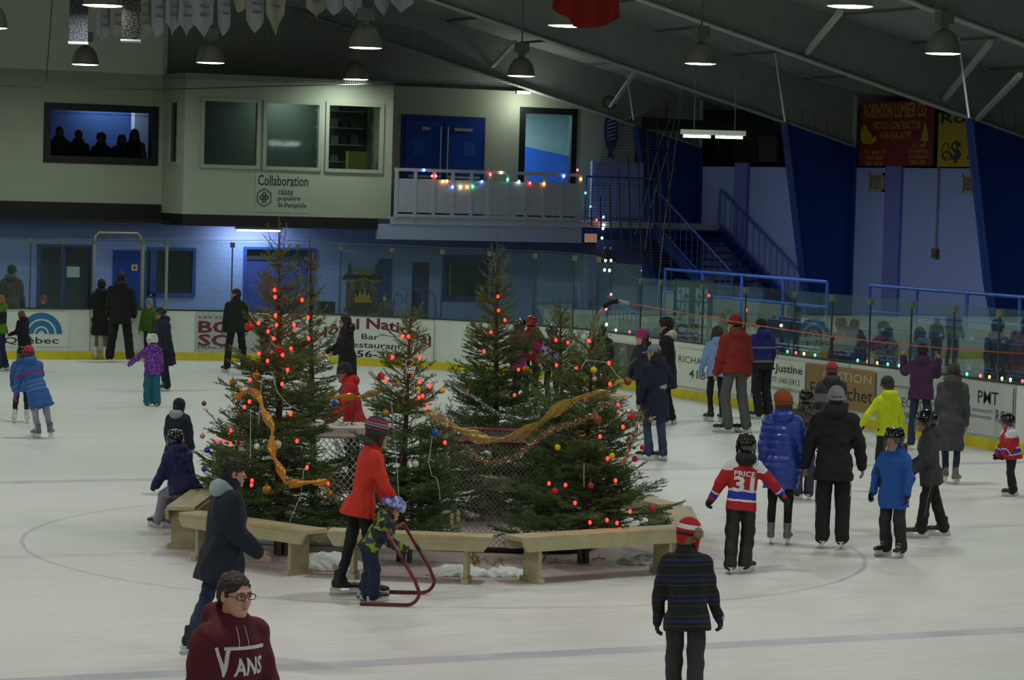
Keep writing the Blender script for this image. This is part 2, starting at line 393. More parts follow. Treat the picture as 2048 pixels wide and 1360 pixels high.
# roof: sheeting, purlins and tapered steel frames
roof_m = mat('roof_liner', '#9a9e98', .8, noise=.08, nscale=.7)
steel = mat('steel_grey', '#9da39e', .55, noise=.08, nscale=3)
SL = .258; XK, ZK = 21.5, 5.74
def zfl(x): return ZK+SL*(XK-abs(x)) if abs(x) > 0 else ZK+SL*XK
def zroof(x): return zfl(x)+.95+.25*max(0, (abs(x)-12))/10
b = MB()
xs = [-24.5, -12, 0, 12, 24.6]
for x0, x1 in zip(xs[:-1], xs[1:]):
    z0, z1 = zroof(x0), zroof(x1)
    b.prism([(x0, -34, z0), (x1, -34, z1), (x1, -34, z1+.15), (x0, -34, z0+.15)], (0, 80, 0))
struct(b.build('ceiling', roof_m))
for i, Y in enumerate(FRAMES):
    b = MB(); f = MB(); c = MB(); e = MB()
    for sgn in (1, -1):
        xc = 12.0
        segs = [(0, xc), (xc, XK), (XK, XW)]
        for x0, x1 in segs[:2]:
            b.prism([(sgn*x0, Y-.01, zfl(x0)), (sgn*x1, Y-.01, zfl(x1)), (sgn*x1, Y-.01, zroof(x1)), (sgn*x0, Y-.01, zroof(x0))], (0, .02, 0))
        f.prism([(sgn*0, Y-.13, zfl(0)), (sgn*XK, Y-.13, zfl(XK)), (sgn*XK, Y-.13, zfl(XK)-.03), (sgn*0, Y-.13, zfl(0)-.03)], (0, .26, 0))
        # haunch between knee and outer flange, stiffened
        zo = 5.22
        b.prism([(sgn*XK, Y-.01, ZK), (sgn*(XW-.02), Y-.01, zo), (sgn*(XW-.02), Y-.01, zroof(XW)), (sgn*XK, Y-.01, zroof(XK))], (0, .02, 0))
        f.prism([(sgn*XK, Y-.13, ZK), (sgn*(XW-.02), Y-.13, zo), (sgn*(XW-.02), Y-.13, zo-.03), (sgn*XK, Y-.13, ZK-.03)], (0, .26, 0))
        for k in range(4):
            xx = XK+.45+k*.35; zz = ZK+(zo-ZK)*(xx-XK)/(XW-XK)
            e.prism([(sgn*xx, Y-.12, zz), (sgn*(xx+.02), Y-.12, zz), (sgn*(xx+.02), Y-.012, zz+.42), (sgn*xx, Y-.012, zz+.42)], (sgn*.02, 0, 0))
        f.box((sgn*(XW-.07), Y-.13, zo), (sgn*(XW-.02), Y+.13, zroof(XW)))
        # tapered blue column
        c.prism([(sgn*XK, Y-.012, ZK-.03), (sgn*(XW-.03), Y-.012, zo-.03), (sgn*(XW-.03), Y-.012, -.1), (sgn*(XW-.75), Y-.012, -.1), (sgn*(XK+.62), Y-.012, 2.2)], (0, .024, 0))
        c.prism([(sgn*XK, Y-.15, ZK-.03), (sgn*(XK+.62), Y-.15, 2.2), (sgn*(XK+.66), Y-.15, 2.2), (sgn*(XK+.04), Y-.15, ZK-.03)], (0, .3, 0))
        c.prism([(sgn*(XK+.62), Y-.15, 2.2), (sgn*(XW-.75), Y-.15, -.1), (sgn*(XW-.71), Y-.15, -.1), (sgn*(XK+.66), Y-.15, 2.2)], (0, .3, 0))
        c.box((sgn*(XW-.05), Y-.15, -.1), (sgn*(XW-.02), Y+.15, zo-.03))
    fr = empty('roof_frame', (0, 0, 0)); fr['kind'] = 'structure'
    b.build('rafter_web', roof_m if False else steel, fr); f.build('flange', mat('flange_grey', '#b4beb6', .5), fr)
    c.build('column', navy, fr); e.build('stiffener', mat('flange_grey', ''), fr)
# roof purlins
b = MB()
for x in list(range(-22, 23, 2)):
    z = zroof(x)-.1; b.box((x-.03, -34, z+.05), (x+.03, 46, z+.1))
pu = b.build('roof_purlin', mat('purlin', '#6b706d', .7)); struct(pu)
# kicker struts seen between the flanges
for (x1, y1, Y1), (x2, y2, Y2) in [((1682, 22, 13.9), (1613, 106, 21.6)), ((1981, 85, 13.9), (1888, 200, 21.6)), ((1269, 145, 29.3), (1219, 218, 36.95)), ((1030, 84, 29.3), (985, 132, 36.95)), ((2040, 150, 13.9), (1953, 240, 21.6))]:
    a_, c_ = PY(x1, y1, Y1), PY(x2, y2, Y2)
    struct(MB().beam(a_, c_, .09, .09).build('roof_brace', mat('flange_grey', '')))
for x1, y1, x2, y2, Y in [(1550, 105, 1570, 243, 21.6), (1917, 76, 1938, 235, 13.9), (1252, 137, 1267, 240, 29.3)]:
    struct(MB().tube([PY(x1, y1, Y+.6), PY(x2, y2, Y+.6)], .022, 6).build('roof_rod', mat('flange_grey', '')))

# spectators' window: black frame, room behind, pane
def window_frame(name, y, x0, x1, z0, z1, fw, m, pane=True, parent=None, depth_=.1):
    b = MB(); d0 = y-.04; d1 = y+depth_
    b.box((x0, d0, z0), (x0+fw, d1, z1)); b.box((x1-fw, d0, z0), (x1, d1, z1)); b.box((x0+fw, d0, z1-fw), (x1-fw, d1, z1)); b.box((x0+fw, d0, z0), (x1-fw, d1, z0+fw))
    o = b.build(name, m, parent)
    if parent is None: struct(o)
    if pane: MB().box((x0+fw, y+.02, z0+fw), (x1-fw, y+.03, z1-fw)).build('pane', glassd, o)
    return o
window_frame('window_1', YU, WL[0], WL[1], WL[2], WL[3], .17, black)
b = MB(); y0, y1 = YU+.2, YU+3.2
b.box((5.0, y1, 3.2), (10.0, y1+.1, 6.3)); b.box((5.0, y0, 6.2), (10, y1, 6.3)); b.box((4.9, y0, 3.2), (5.0, y1, 6.3)); b.box((9.9, y0, 3.2), (10, y1, 6.3))
struct(b.build('wall_room', mat('room_blue', '#4a6ab0', .8)))
struct(MB().box((5, y0, 3.15), (10, y1, 3.2)).build('floor_room', darkroom))
struct(MB().box((8.78, y1-.35, 3.2), (9.15, y1-.05, 6.2)).build('trim_5', mat('room_pillar', '#dfe6ff', .6)))
l_ = bpy.data.lights.new('room_light', 'AREA'); l_.energy = 34; l_.size = 1.0; l_.color = (.75, .85, 1)
lo = bpy.data.objects.new('room_light', l_); link(lo); lo.location = (8.0, YU+2.7, 6.1)
# tinsel fringe along the window's head
fr_ = MB(); rng = random.Random(4)
for k in range(150):
    x = 5.85+k*.0165; L = .02+.05*rng.random(); fr_.prism([(x, YU+.05, 5.5), (x+.01, YU+.05, 5.5), (x+.005, YU+.05, 5.5-L)], (0, .004, 0))
tag(fr_.build('window_garland', mat('garland_dark', '#2a3335', .5)), 'dark fringe garland hung along the head of the spectators window', 'garland')
# tall framed opening on the balcony
window_frame('window_2', YU, WR[0], WR[1], WR[2], WR[3], .16, black)
b = MB(); b.box((17.6, YU+3, 3.2), (21.2, YU+3.1, 6.4)); b.box((17.5, YU+.2, 3.2), (17.6, YU+3, 6.4)); b.box((21.2, YU+.2, 3.2), (21.3, YU+3, 6.4)); b.box((17.5, YU+.2, 6.3), (21.3, YU+3, 6.4))
struct(b.build('wall_reflection_box', mat('reflection_pale', '#8fa6a8', .8)))  # made-up room behind the pane, imitates the arena's reflection in the glass
b = MB(); b.prism([(17.6, YU+2.9, 3.2), (21.2, YU+2.9, 3.2), (21.2, YU+2.9, 4.9), (17.6, YU+2.9, 5.5)], (0, .05, 0)); struct(b.build('trim_reflection', mat('reflection_blue', '#2c5fc4', .6)))  # blue panel painted in for the reflected blue column
l_ = bpy.data.lights.new('reflection_fill_light', 'AREA'); l_.energy = 260; l_.size = .8; l_.color = (.8, .9, 1)  # added light without a fixture, brightens the made-up reflection room
lo = bpy.data.objects.new('reflection_fill_light', l_); link(lo); lo.location = (18.4, YU+1.6, 6.25)
# double doors on the balcony
dd = empty('door_1', (16.12, YU, 3.2)); struct(dd)
b = MB(); b.box((-1.17, -.05, 0), (1.17, 0, 2.58)); b.build('door_frame', mat('door_frame_blue', '#0e2f7c', .4), dd)
for s in (-1, 1):
    lf = MB().box((s*.03, -.08, .05), (s*1.07, -.05, 2.44)).build('door_leaf', door_blue, dd)
    MB().box((s*.72-.17, -.09, 1.55), (s*.72+.17, -.081, 1.93)).build('pane', mat('door_pane', '#7fa4e8' if s > 0 else '#2f57b0', .2), lf)
    MB().box((s*.10-.18+.35*s, -.13, 2.2), (s*.10+.18+.5*s, -.08, 2.28)).build('door_closer', mat('brushed', '#b9b9ae', .4, .6), lf)
    MB().tube([(s*.1, -.11, 2.3), (s*.1, -.11, .2)], .018, 8).build('latch_rod', mat('brushed', ''), lf)
    MB().box((s*.08, -.16, .98), (s*1.0, -.1, 1.05)).build('push_bar', mat('brushed', ''), lf)

# press box
pb0, pb1, pbz0, pbz1 = 8.62, 14.02, 3.15, 6.42
PW = [(9.09, 10.47, 4.32, 5.88), (10.68, 12.07, 4.32, 5.89), (12.3, 13.7, 4.31, 5.9)]
b = wall_holes(YP, pb0, pb1, pbz0, pbz1, PW, .12)
b.box((pb0, YP, pbz1), (pb1, YU+.4, pbz1+.1)); b.box((pb1-.1, YP+.12, pbz0), (pb1, YU, pbz1)); b.box((pb0, YP, pbz0-.02), (pb1, YU, pbz0))
b.box((pb0, YP+.12, pbz0), (pb0+.1, YP+.45, pbz1)); b.box((pb0, YU-.5, pbz0), (pb0+.1, YU, pbz1)); b.box((pb0, YP+.45, pbz0), (pb0+.1, YU-.5, 4.3)); b.box((pb0, YP+.45, 5.9), (pb0+.1, YU-.5, pbz1))
struct(b.build('wall_press_box', cream))
for i, h in enumerate(PW):
    o = window_frame('window_%d' % (3+i), YP, h[0]-.07, h[1]+.07, h[2]-.07, h[3]+.07, .09, mat('frame_grey', '#9fa794', .6))
b = MB(); b.box((pb0-.03, YP+.45, 4.3), (pb0+.02, YP+.53, 5.9)); b.box((pb0-.03, YU-.58, 4.3), (pb0+.02, YU-.5, 5.9)); b.box((pb0-.03, YP+.53, 5.82), (pb0+.02, YU-.58, 5.9)); b.box((pb0-.03, YP+.53, 4.3), (pb0+.02, YU-.58, 4.38))
o = struct(b.build('window_6', mat('frame_grey', '')))
MB().box((pb0+.03, YP+.5, 4.35), (pb0+.04, YU-.55, 5.85)).build('pane', glassd, o)
b = MB(); b.box((pb0+.1, YU-.25, 3.2), (pb1-.1, YU-.15, 6.4)); struct(b.build('wall_press_inner', mat('press_inner', '#56605c', .9)))
struct(MB().box((pb0, YP-.02, pbz0-.3), (pb1-.35, YP+.25, pbz0-.02)).build('trim_7', black))
struct(MB().box((pb0, YP+.25, pbz0-.3), (pb0+.2, YU, pbz0-.02)).build('trim_8', black))

l_ = bpy.data.lights.new('press_fill_light', 'AREA'); l_.energy = 40; l_.size = .7; l_.color = (.9, 1, .9)  # added fill light without a fixture, brightens the press box windows from inside
lo = bpy.data.objects.new('press_fill_light', l_); link(lo); lo.location = (11.6, YP+.8, 6.3)
# balcony: floor, fascia, panelled railing
bal = mat('balcony_grey', '#a9b1bd', .6, noise=.03)
b = MB(); b.box((pb1, YP, 3.0), (XW, YU, 3.18)); struct(b.build('floor_balcony', bal))
struct(MB().box((pb1-.35, YP+.02, 2.62), (19.35, YP+.1, 3.0)).build('trim_9', mat('fascia', '#98a6c4', .6)))
rl = empty('balcony_railing', (14.1, YP, 3.2)); struct(rl)
MB().box((0, -.03, 1.12), (5.2, .03, 1.2)).build('top_rail', bal, rl)
MB().box((0, -.03, -.02), (5.2, .03, .06)).build('bottom_rail', bal, rl)
MB().box((0, -.02, .1), (5.2, .0, .94)).build('infill_panel', bal, rl)
for k in range(11): MB().box((k*.51, -.035, -.05), (k*.51+.09, -.02, 1.12)).build('post', bal, rl)

# landing railing with balusters, stairs
def baluster_rail(name, a, c, h, n, m, label, mid=False):
    a, c = np.array(a, float), np.array(c, float); up = np.array([0, 0, h])
    rt = empty(name, a, 0, label, 'railing')
    MB().tube([a*0+up, c-a+up], .03, 8).build('handrail', m, rt)
    MB().tube([np.array([0, 0, .08]), c-a+np.array([0, 0, .08])], .02, 8).build('lower_rail', m, rt)
    for k in range(n+1):
        p = (c-a)*k/n; r_ = .028 if k in (0, n) else .011
        MB().tube([p, p+up], r_, 6).build('post' if k in (0, n) else 'baluster', m, rt)
    return rt
rail_m = mat('rail_blue', '#2a5cbc', .45)
baluster_rail('stair_railing', (19.42, YP, 3.18), (21.6, YP, 3.18), 1.15, 12, rail_m, 'dark blue landing railing with thin balusters at the head of the stairs')
struct(MB().box((19.35, YP, 2.72), (23.45, YP+.1, 3.02)).build('trim_10', navy))
st = empty('staircase', (22.4, YP, 0)); struct(st)
NS = 12; T0, T1 = 35.6, 31.4
for k in range(NS):
    y = T0-(T0-T1)*(k+.5)/NS; z = 3.18-(3.18-1.1)*(k+1)/(NS+0)
    MB().box((-.95, y-T0-.17, z-.04), (.95, y-T0+.17, z)).build('tread', mat('tread_blue', '#1b3c80', .5), st)
for s in (-1, 1):
    MB().beam((s*.98, 0, 3.0), (s*.98, T1-T0, .95), .05, .28).build('stringer', navy, st)
for s, lab in ((-1, 'sloping blue stair railing on the ice side of the staircase'), (1, 'sloping blue stair railing beside the side wall')):
    baluster_rail('stair_railing', (22.4+s*.98, T0, 3.15), (22.4+s*.98, T1, 1.1), .95, 14, rail_m, lab)

struct(MB().box((-14, 30.25, -.09), (20, YU, .2)).build('floor_lobby', mat('lobby_floor', '#6e706c', .8)))
# walkway and terraces behind the side boards
terr = mat('terrace_grey', '#8b8f86', .85, noise=.08)
b = MB(); b.box((13.75, -20, -.09), (15.2, 29, .25)); b.box((15.2, -20, -.09), (16.3, 29, .68)); b.box((16.3, -20, -.09), (XW, 31.4, 1.1))
struct(b.build('floor_terrace', terr))
struct(MB().box((18.3, 23.5, 1.1), (18.5, 29.2, 1.65)).build('trim_11', terr))
for (a_, c_) in (((17.5, 27.6), (17.5, 20.6)), ((17.5, 19.0), (17.5, 5.5))):
    rt = empty('walkway_railing', (a_[0], a_[1], 1.1), 0, 'blue pipe railing on the terrace, '+('the stretch nearest the staircase' if a_[1] > 25 else 'the stretch beyond the seats further from the staircase'), 'railing')
    L = c_[1]-a_[1]
    for z in (1.12, .6): MB().tube([(0, 0, z), (0, L, z)], .035, 8).build('rail', rail_m, rt)
    n = max(2, int(abs(L)/1.65))
    for k in range(n+1): MB().tube([(0, L*k/n, 0), (0, L*k/n, 1.12)], .035, 8).build('post', rail_m, rt)
rt = baluster_rail('stair_railing', (16.2, 27.9, .68), (16.2, 26.3, .3), .9, 8, rail_m, 'short dark railing with balusters low behind the corner glass')
# ---------------------------------------------------------------- high-bay lamps
alu = mat('lamp_aluminium', '#a9a79c', .32, .85)
ballast = mat('lamp_ballast', '#6f706a', .6)
glow = mat('lamp_glow', '#ffffff', .4, emit=(1.0, .97, 1.0), estr=14.0); glow.cycles.emission_sampling = 'NONE'
_lamp = {}
def high_bay(x, y, label, rz=0.0):
    z = 6.5; rt = empty('high_bay_lamp', (x, y, z), rz, label, 'ceiling lamp', 'high bay lamps over the ice')
    if not _lamp:
        b = MB(); prof = [(.315, 0), (.305, .02), (.300, .1), (.275, .2), (.235, .29), (.18, .36), (.11, .41), (.06, .43), (.06, .47)]
        b.lathe(prof, n=32); b.lathe([(r-.008, z_) for r, z_ in prof[:-2]][::-1], n=32); b.lathe([(.315, 0), (.33, -.006), (.307, .0)], n=32)
        _lamp['dome'] = b.build('dome', alu, rt, True)
        _lamp['box'] = MB().box((-.14, -.1, .52), (.14, .1, .74)).box((-.07, -.05, .46), (.07, .05, .53)).build('ballast_box', ballast, rt)
        _lamp['lens'] = MB().lathe([(.302, .0), (.25, -.012), (.1, -.02), (.001, -.022)], n=32).build('lens', glow, rt, True)
    else:
        for k in ('dome', 'box', 'lens'):
            o = bpy.data.objects.new(_lamp[k].name.split('.')[0], _lamp[k].data); link(o, rt)
    zt = zroof(x)-z; MB().tube([(0, 0, .74), (0, 0, zt)], .018, 6).build('hanger_rod', ballast, rt)
    l = bpy.data.lights.new('lamp_light', 'AREA'); l.shape = 'DISK'; l.size = .56; l.energy = LAMP_W*(.45 if y > 32 else (.85 if y > 10 else 1)); l.color = LAMP_C if y < 10 else (.88, 1, .9); l.spread = R(175)
    lo = bpy.data.objects.new('lamp_light', l); link(lo, rt); lo.location = (0, 0, -.035); return rt
LY = [-21.0, -12.5, -4.0, 4.4, 12.8, 20.4, 29.0, 36.2]
desc = {(-.2, 12.8): 'beside the hanging team photographs at the top edge', (6.9, 11.4): 'half hidden by the red flag',
        (7.2, 29.6): 'just under the row of white banners', (14.1, 20.1): 'over the fluorescent tube, brightest bowl of its row',
        (7.2, 20.6): 'upper of the two stacked over the press box', (12.6, 34.6): 'lower of the two stacked over the press box',
        (14.3, 28.8): 'over the white wall beside the double doors', (15.0, 13.0): 'over the red lumber sign', (7.7, 4.4): 'cut off by the top edge, over the steel brace',
        (5.5, 33.4): 'small and far, over the spectators window'}
seen = list(desc)
for (x, y), d_ in desc.items(): high_bay(x, y, 'grey bell shaped high bay lamp '+d_)
for y in LY:
    for x in (-14, -7, 0, 7.2, 14.2):
        if min((x-a)**2+(y-c)**2 for a, c in seen) < 12: continue
        if not (x >= 0 and y > 5) and not y < 5 and x > -10 and y > 32: continue
        high_bay(x, y, 'grey bell shaped high bay lamp outside the picture over the ice')
# reach the camera-side lamps only with their fixtures; fluorescent tube fixture at the stairs
c_ = PD(1426, 270, 57.0)
rt = empty('fluorescent_fixture', c_, R(-25), 'long fluorescent strip light hanging over the stair landing', 'strip light')
MB().box((-.68, -.09, .0), (.68, .09, .1)).build('housing', mat('fix_white', '#c4c4b6', .5), rt)
tube_m = mat('tube_glow', '#ffffff', .4, emit=(.85, 1, .97), estr=9.0); tube_m.cycles.emission_sampling = 'NONE'
for s in (-1, 1): MB().tube([(s*.62, 0, -.04), (s*.05, 0, -.04)], .025, 8).build('tube', tube_m, rt)
for s in (-.4, .45): MB().tube([(s, 0, .1), (s, 0, zroof(c_[0])-c_[2]-.04)], .008, 5).build('chain', ballast, rt)
l = bpy.data.lights.new('tube_light', 'AREA'); l.shape = 'RECTANGLE'; l.size = 1.25; l.size_y = .25; l.energy = 70; l.color = (.8, .95, 1)
lo = bpy.data.objects.new('tube_light', l); link(lo, rt); lo.location = (0, 0, -.1)
# small flood lamp high on the wall beside the framed opening
rt = empty('wall_lamp', (18.2, YU-.35, 6.42), 0, 'small wall lamp tucked under the roof above the framed opening', 'wall lamp'); MB().box((-.2, -.05, 0), (.2, .05, .08)).build('housing', mat('fix_white', ''), rt); MB().box((-.03, .0, .02), (.03, .35, .06)).build('bracket', mat('fix_white', ''), rt)
l = bpy.data.lights.new('wall_light', 'POINT'); l.shadow_soft_size = .15; l.energy = 26; l.color = (.95, 1, .9); lo = bpy.data.objects.new('wall_light', l); link(lo, rt); lo.location = (0, -.25, -.25)
# strip light under the press box, on two short rods
rt = empty('fluorescent_fixture', (10.9, YU-.75, 2.78), 0, 'strip light fixed under the press box over the blue wall', 'strip light')
MB().box((-.6, -.07, .0), (.6, .07, .07)).build('housing', mat('fix_white', ''), rt)
for s in (-.4, .4): MB().tube([(s, 0, .06), (s, 0, .36)], .008, 5).build('rod', ballast, rt)
MB().tube([(-.56, 0, -.03), (.56, 0, -.03)], .02, 8).build('tube', tube_m, rt)
l = bpy.data.lights.new('under_light', 'AREA'); l.shape = 'RECTANGLE'; l.size = 1.2; l.size_y = .08; l.energy = 26; l.color = (.75, .85, 1)
lo = bpy.data.objects.new('under_light', l); link(lo, rt); lo.location = (0, 0.0, -.06); lo.rotation_euler = (R(25), 0, 0)
# ---------------------------------------------------------------- implicit surfaces -> clean quad meshes
class SDF:
    def __init__(s, lo, hi, h):
        s.lo = np.array(lo, float)-2*h; s.h = h; n = np.ceil((np.array(hi, float)+2*h-s.lo)/h).astype(int)+1
        s.n = n; s.D = np.full(n, .5, np.float32)
        s.ax = [s.lo[i]+h*np.arange(n[i]) for i in range(3)]
    def sub(s, lo, hi):
        i0 = np.clip(np.floor((np.array(lo)-s.lo)/s.h).astype(int), 0, s.n); i1 = np.clip(np.ceil((np.array(hi)-s.lo)/s.h).astype(int)+1, 0, s.n)
        if (i1 <= i0).any(): return None, None
        sl = tuple(slice(a, b) for a, b in zip(i0, i1))
        g = np.meshgrid(*[s.ax[i][sl[i]] for i in range(3)], indexing='ij', sparse=True)
        return sl, g
    def put(s, sl, d, k=.02, op='u'):
        A = s.D[sl]
        if op == 'u':
            hh = np.clip(.5+.5*(A-d)/k, 0, 1); s.D[sl] = A+(d-A)*hh-k*hh*(1-hh)
        else:
            hh = np.clip(.5-.5*(A+d)/k, 0, 1); s.D[sl] = A+(-d-A)*hh+k*hh*(1-hh)
    def cone(s, a, b, ra, rb, k=.02, op='u', flat=None):
        """tapered capsule; flat = (axis, factor) squeezes the section along an axis"""
        a, b = np.array(a, float), np.array(b, float); m = max(ra, rb)+k+2*s.h
        if flat is not None: m = m*1.0
        sl, g = s.sub(np.minimum(a, b)-m, np.maximum(a, b)+m)
        if sl is None: return
        d = b-a; L = d@d+1e-12; p = [g[i]-a[i] for i in range(3)]
        t = np.clip((p[0]*d[0]+p[1]*d[1]+p[2]*d[2])/L, 0, 1)
        q = [p[i]-t*d[i] for i in range(3)]
        if flat is not None:
            f = np.array(flat[0], float); f /= np.linalg.norm(f); u = q[0]*f[0]+q[1]*f[1]+q[2]*f[2]; c = 1/flat[1]-1
            q = [q[i]+u*f[i]*c for i in range(3)]
        r = np.sqrt(q[0]**2+q[1]**2+q[2]**2)
        dd = r-(ra+(rb-ra)*t)
        if flat is not None: dd = dd*max(flat[1], .6)
        s.put(sl, dd, k, op)
    def ell(s, c, r, k=.02, op='u', M=None):
        c, r = np.array(c, float), np.array(r, float); m = r.max()+k+2*s.h
        sl, g = s.sub(c-m, c+m)
        if sl is None: return
        p = [g[i]-c[i] for i in range(3)]
        if M is not None:
            M = np.array(M); p = [p[0]*M[0, i]+p[1]*M[1, i]+p[2]*M[2, i] for i in range(3)]
        k0 = np.sqrt((p[0]/r[0])**2+(p[1]/r[1])**2+(p[2]/r[2])**2)+1e-6
        k1 = np.sqrt((p[0]/r[0]**2)**2+(p[1]/r[1]**2)**2+(p[2]/r[2]**2)**2)+1e-6
        s.put(sl, k0*(k0-1)/k1, k, op)
    def box(s, c, r, rd=.005, k=.01, op='u', M=None):
        c, r = np.array(c, float), np.array(r, float); m = np.linalg.norm(r)+k+2*s.h
        sl, g = s.sub(c-m, c+m)
        if sl is None: return
        p = [g[i]-c[i] for i in range(3)]
        if M is not None:
            M = np.array(M); p = [p[0]*M[0, i]+p[1]*M[1, i]+p[2]*M[2, i] for i in range(3)]
        q = [np.abs(p[i])-(r[i]-rd) for i in range(3)]
        out = np.sqrt(np.maximum(q[0], 0)**2+np.maximum(q[1], 0)**2+np.maximum(q[2], 0)**2)
        s.put(sl, out+np.minimum(np.maximum(np.maximum(q[0], q[1]), q[2]), 0)-rd, k, op)
    def loft(s, M, o, st, k=.03, e=2.3):
        """torso-like body: stations (z, half width, half depth, y offset) along the z axis of frame M at o"""
        st = np.array(st, float); M = np.array(M, float); o = np.array(o, float)
        zc = st[:, 0]; R0 = max(st[:, 1].max(), st[:, 2].max())+.05
        ends = np.array([o+M[:, 2]*zc[0], o+M[:, 2]*zc[-1]])
        sl, g = s.sub(ends.min(0)-R0-k, ends.max(0)+R0+k)
        if sl is None: return
        p = [g[i]-o[i] for i in range(3)]; q = [p[0]*M[0, i]+p[1]*M[1, i]+p[2]*M[2, i] for i in range(3)]
        z = q[2]; zf = np.clip(z, zc[0], zc[-1])
        w_ = np.interp(zf, zc, st[:, 1]); d_ = np.interp(zf, zc, st[:, 2]); y0 = np.interp(zf, zc, st[:, 3])
        rr = (np.abs(q[0]/w_)**e+np.abs((q[1]-y0)/d_)**e)**(1/e)
        d = (rr-1)*np.minimum(w_, d_)
        d = np.maximum(d, np.maximum(z-zc[-1], zc[0]-z))
        s.put(sl, d, k)
    def wrinkle(s, amp, wl, seed=0, zdir=False):
        rg = np.random.RandomState(seed); g = np.meshgrid(*s.ax, indexing='ij', sparse=True)
        acc = 0
        for i in range(4):
            v = rg.normal(size=3); v /= np.linalg.norm(v); v *= 2*pi/(wl*(.6+.8*rg.rand())); ph = rg.rand()*6
            v2 = rg.normal(size=3); v2 *= 2*pi/(wl*2.5)/np.linalg.norm(v2)
            acc = acc+np.sin(g[0]*v[0]+g[1]*v[1]+g[2]*v[2]+ph+1.2*np.sin(g[0]*v2[0]+g[1]*v2[1]+g[2]*v2[2]))
        s.D += (amp/2.2*acc).astype(np.float32)
    def ridges(s, amp, wl, M, o):
        g = np.meshgrid(*s.ax, indexing='ij', sparse=True); a = np.array(M)[:, 2]
        z = (g[0]-o[0])*a[0]+(g[1]-o[1])*a[1]+(g[2]-o[2])*a[2]
        s.D -= (amp*np.abs(np.sin(pi*z/wl))).astype(np.float32)
    def mesh(s):
        D = s.D; S = D < 0; n = np.array(D.shape)
        c = S[:-1, :-1, :-1].astype(np.int8)
        tot = sum(S[i:n[0]-1+i, j:n[1]-1+j, k:n[2]-1+k].astype(np.int8) for i in (0, 1) for j in (0, 1) for k in (0, 1))
        act = (tot > 0) & (tot < 8); idx = np.argwhere(act)
        if len(idx) == 0: return np.zeros((0, 3)), np.zeros((0, 4), int)
        cid = np.full(act.shape, -1, np.int32); cid[act] = np.arange(len(idx))
        off = np.array([(i, j, k) for i in (0, 1) for j in (0, 1) for k in (0, 1)])
        vals = np.stack([D[idx[:, 0]+o[0], idx[:, 1]+o[1], idx[:, 2]+o[2]] for o in off], 1)
        acc = np.zeros((len(idx), 3)); cnt = np.zeros(len(idx))
        for a in range(8):
            for b in range(a+1, 8):
                if np.abs(off[a]-off[b]).sum() != 1: continue
                va, vb = vals[:, a], vals[:, b]; m = (va < 0) != (vb < 0)
                t = np.where(m, va/(va-vb+1e-12), 0)
                acc += np.where(m[:, None], off[a]+t[:, None]*(off[b]-off[a]), 0); cnt += m
        V = s.lo+s.h*(idx+acc/cnt[:, None])
        Fs = []
        for ax in range(3):
            o1, o2 = [i for i in range(3) if i != ax]
            sl0 = [slice(1, None)]*3; sl1 = [slice(1, None)]*3
            a0 = [slice(1, -1)]*3; a0[ax] = slice(0, -1); a1 = [slice(1, -1)]*3; a1[ax] = slice(1, None)
            s0, s1 = S[tuple(a0)], S[tuple(a1)]; ch = np.argwhere(s0 != s1)
            if len(ch) == 0: continue
            ins = s0[ch[:, 0], ch[:, 1], ch[:, 2]]
            base = ch.copy(); base[:, o1] += 1; base[:, o2] += 1
            def cell(d1, d2):
                q = base.copy(); q[:, o1] += d1; q[:, o2] += d2; return cid[q[:, 0], q[:, 1], q[:, 2]]
            f = np.stack([cell(-1, -1), cell(0, -1), cell(0, 0), cell(-1, 0)], 1)
            flip = ins if ax != 1 else ~ins
            f[~flip] = f[~flip][:, ::-1]; Fs.append(f)
        F = np.concatenate(Fs); F = F[(F >= 0).all(1)]
        return V, F

def rotm(ax, a):
    c, s = cos(a), sin(a)
    return np.array({'x': [[1, 0, 0], [0, c, -s], [0, s, c]], 'y': [[c, 0, s], [0, 1, 0], [-s, 0, c]], 'z': [[c, -s, 0], [s, c, 0], [0, 0, 1]]}[ax])
def mat4(M, o, sc=1.0):
    m = Matrix.Identity(4)
    for i in range(3):
        for j in range(3): m[i][j] = float(M[i][j])*sc
        m[i][3] = float(o[i])
    return m

def hand_parts(g, o, M, s, side, fat=1.0, curl=25.0, k=.004, base=True):
    """palm, four unequal fingers and a thumb; M columns: thumb side, fingers' direction, back of hand"""
    T, Fd, B = M[:, 0], M[:, 1], M[:, 2]
    P = lambda a, b, c: o+(T*a+Fd*b+B*c)*s
    if base:
        g.cone(P(0, .0, 0), P(0, .03, 0), .026*s*fat, .03*s*fat, .012)
        g.cone(P(.012, .03, 0), P(.018, .085, -.002), .024*s*fat, .020*s*fat, .01, flat=(B, .62))
        g.cone(P(-.014, .03, 0), P(-.02, .078, -.002), .022*s*fat, .018*s*fat, .01, flat=(B, .62))
    r = .0092*s*fat
    for dx, L, yb, c_ in ((.031, .068, .088, .8), (.011, .077, .092, .95), (-.010, .071, .088, 1.1), (-.030, .056, .08, 1.25)):
        dx *= .6+.4*fat
        a1 = R(curl*c_*.7); a2 = R(curl*c_*1.9); p0 = P(dx, yb-.01, 0)
        d1 = Fd*cos(a1)-B*sin(a1)+T*dx*1.5; d2 = Fd*cos(a2)-B*sin(a2)
        p1 = p0+d1*L*.52*s; p2 = p1+d2*L*.48*s
        g.cone(p0, p1, r*1.08, r, k); g.cone(p1, p2, r, r*.82, k)
    p0 = P(.030*fat, .028, -.006); p1 = p0+(T*.62+Fd*.75-B*.2)*.036*s; p2 = p1+(T*.2+Fd*.93-B*.35)*.03*s
    g.cone(p0, p1, r*1.35, r*1.12, .008); g.cone(p1, p2, r*1.1, r*.9, k)

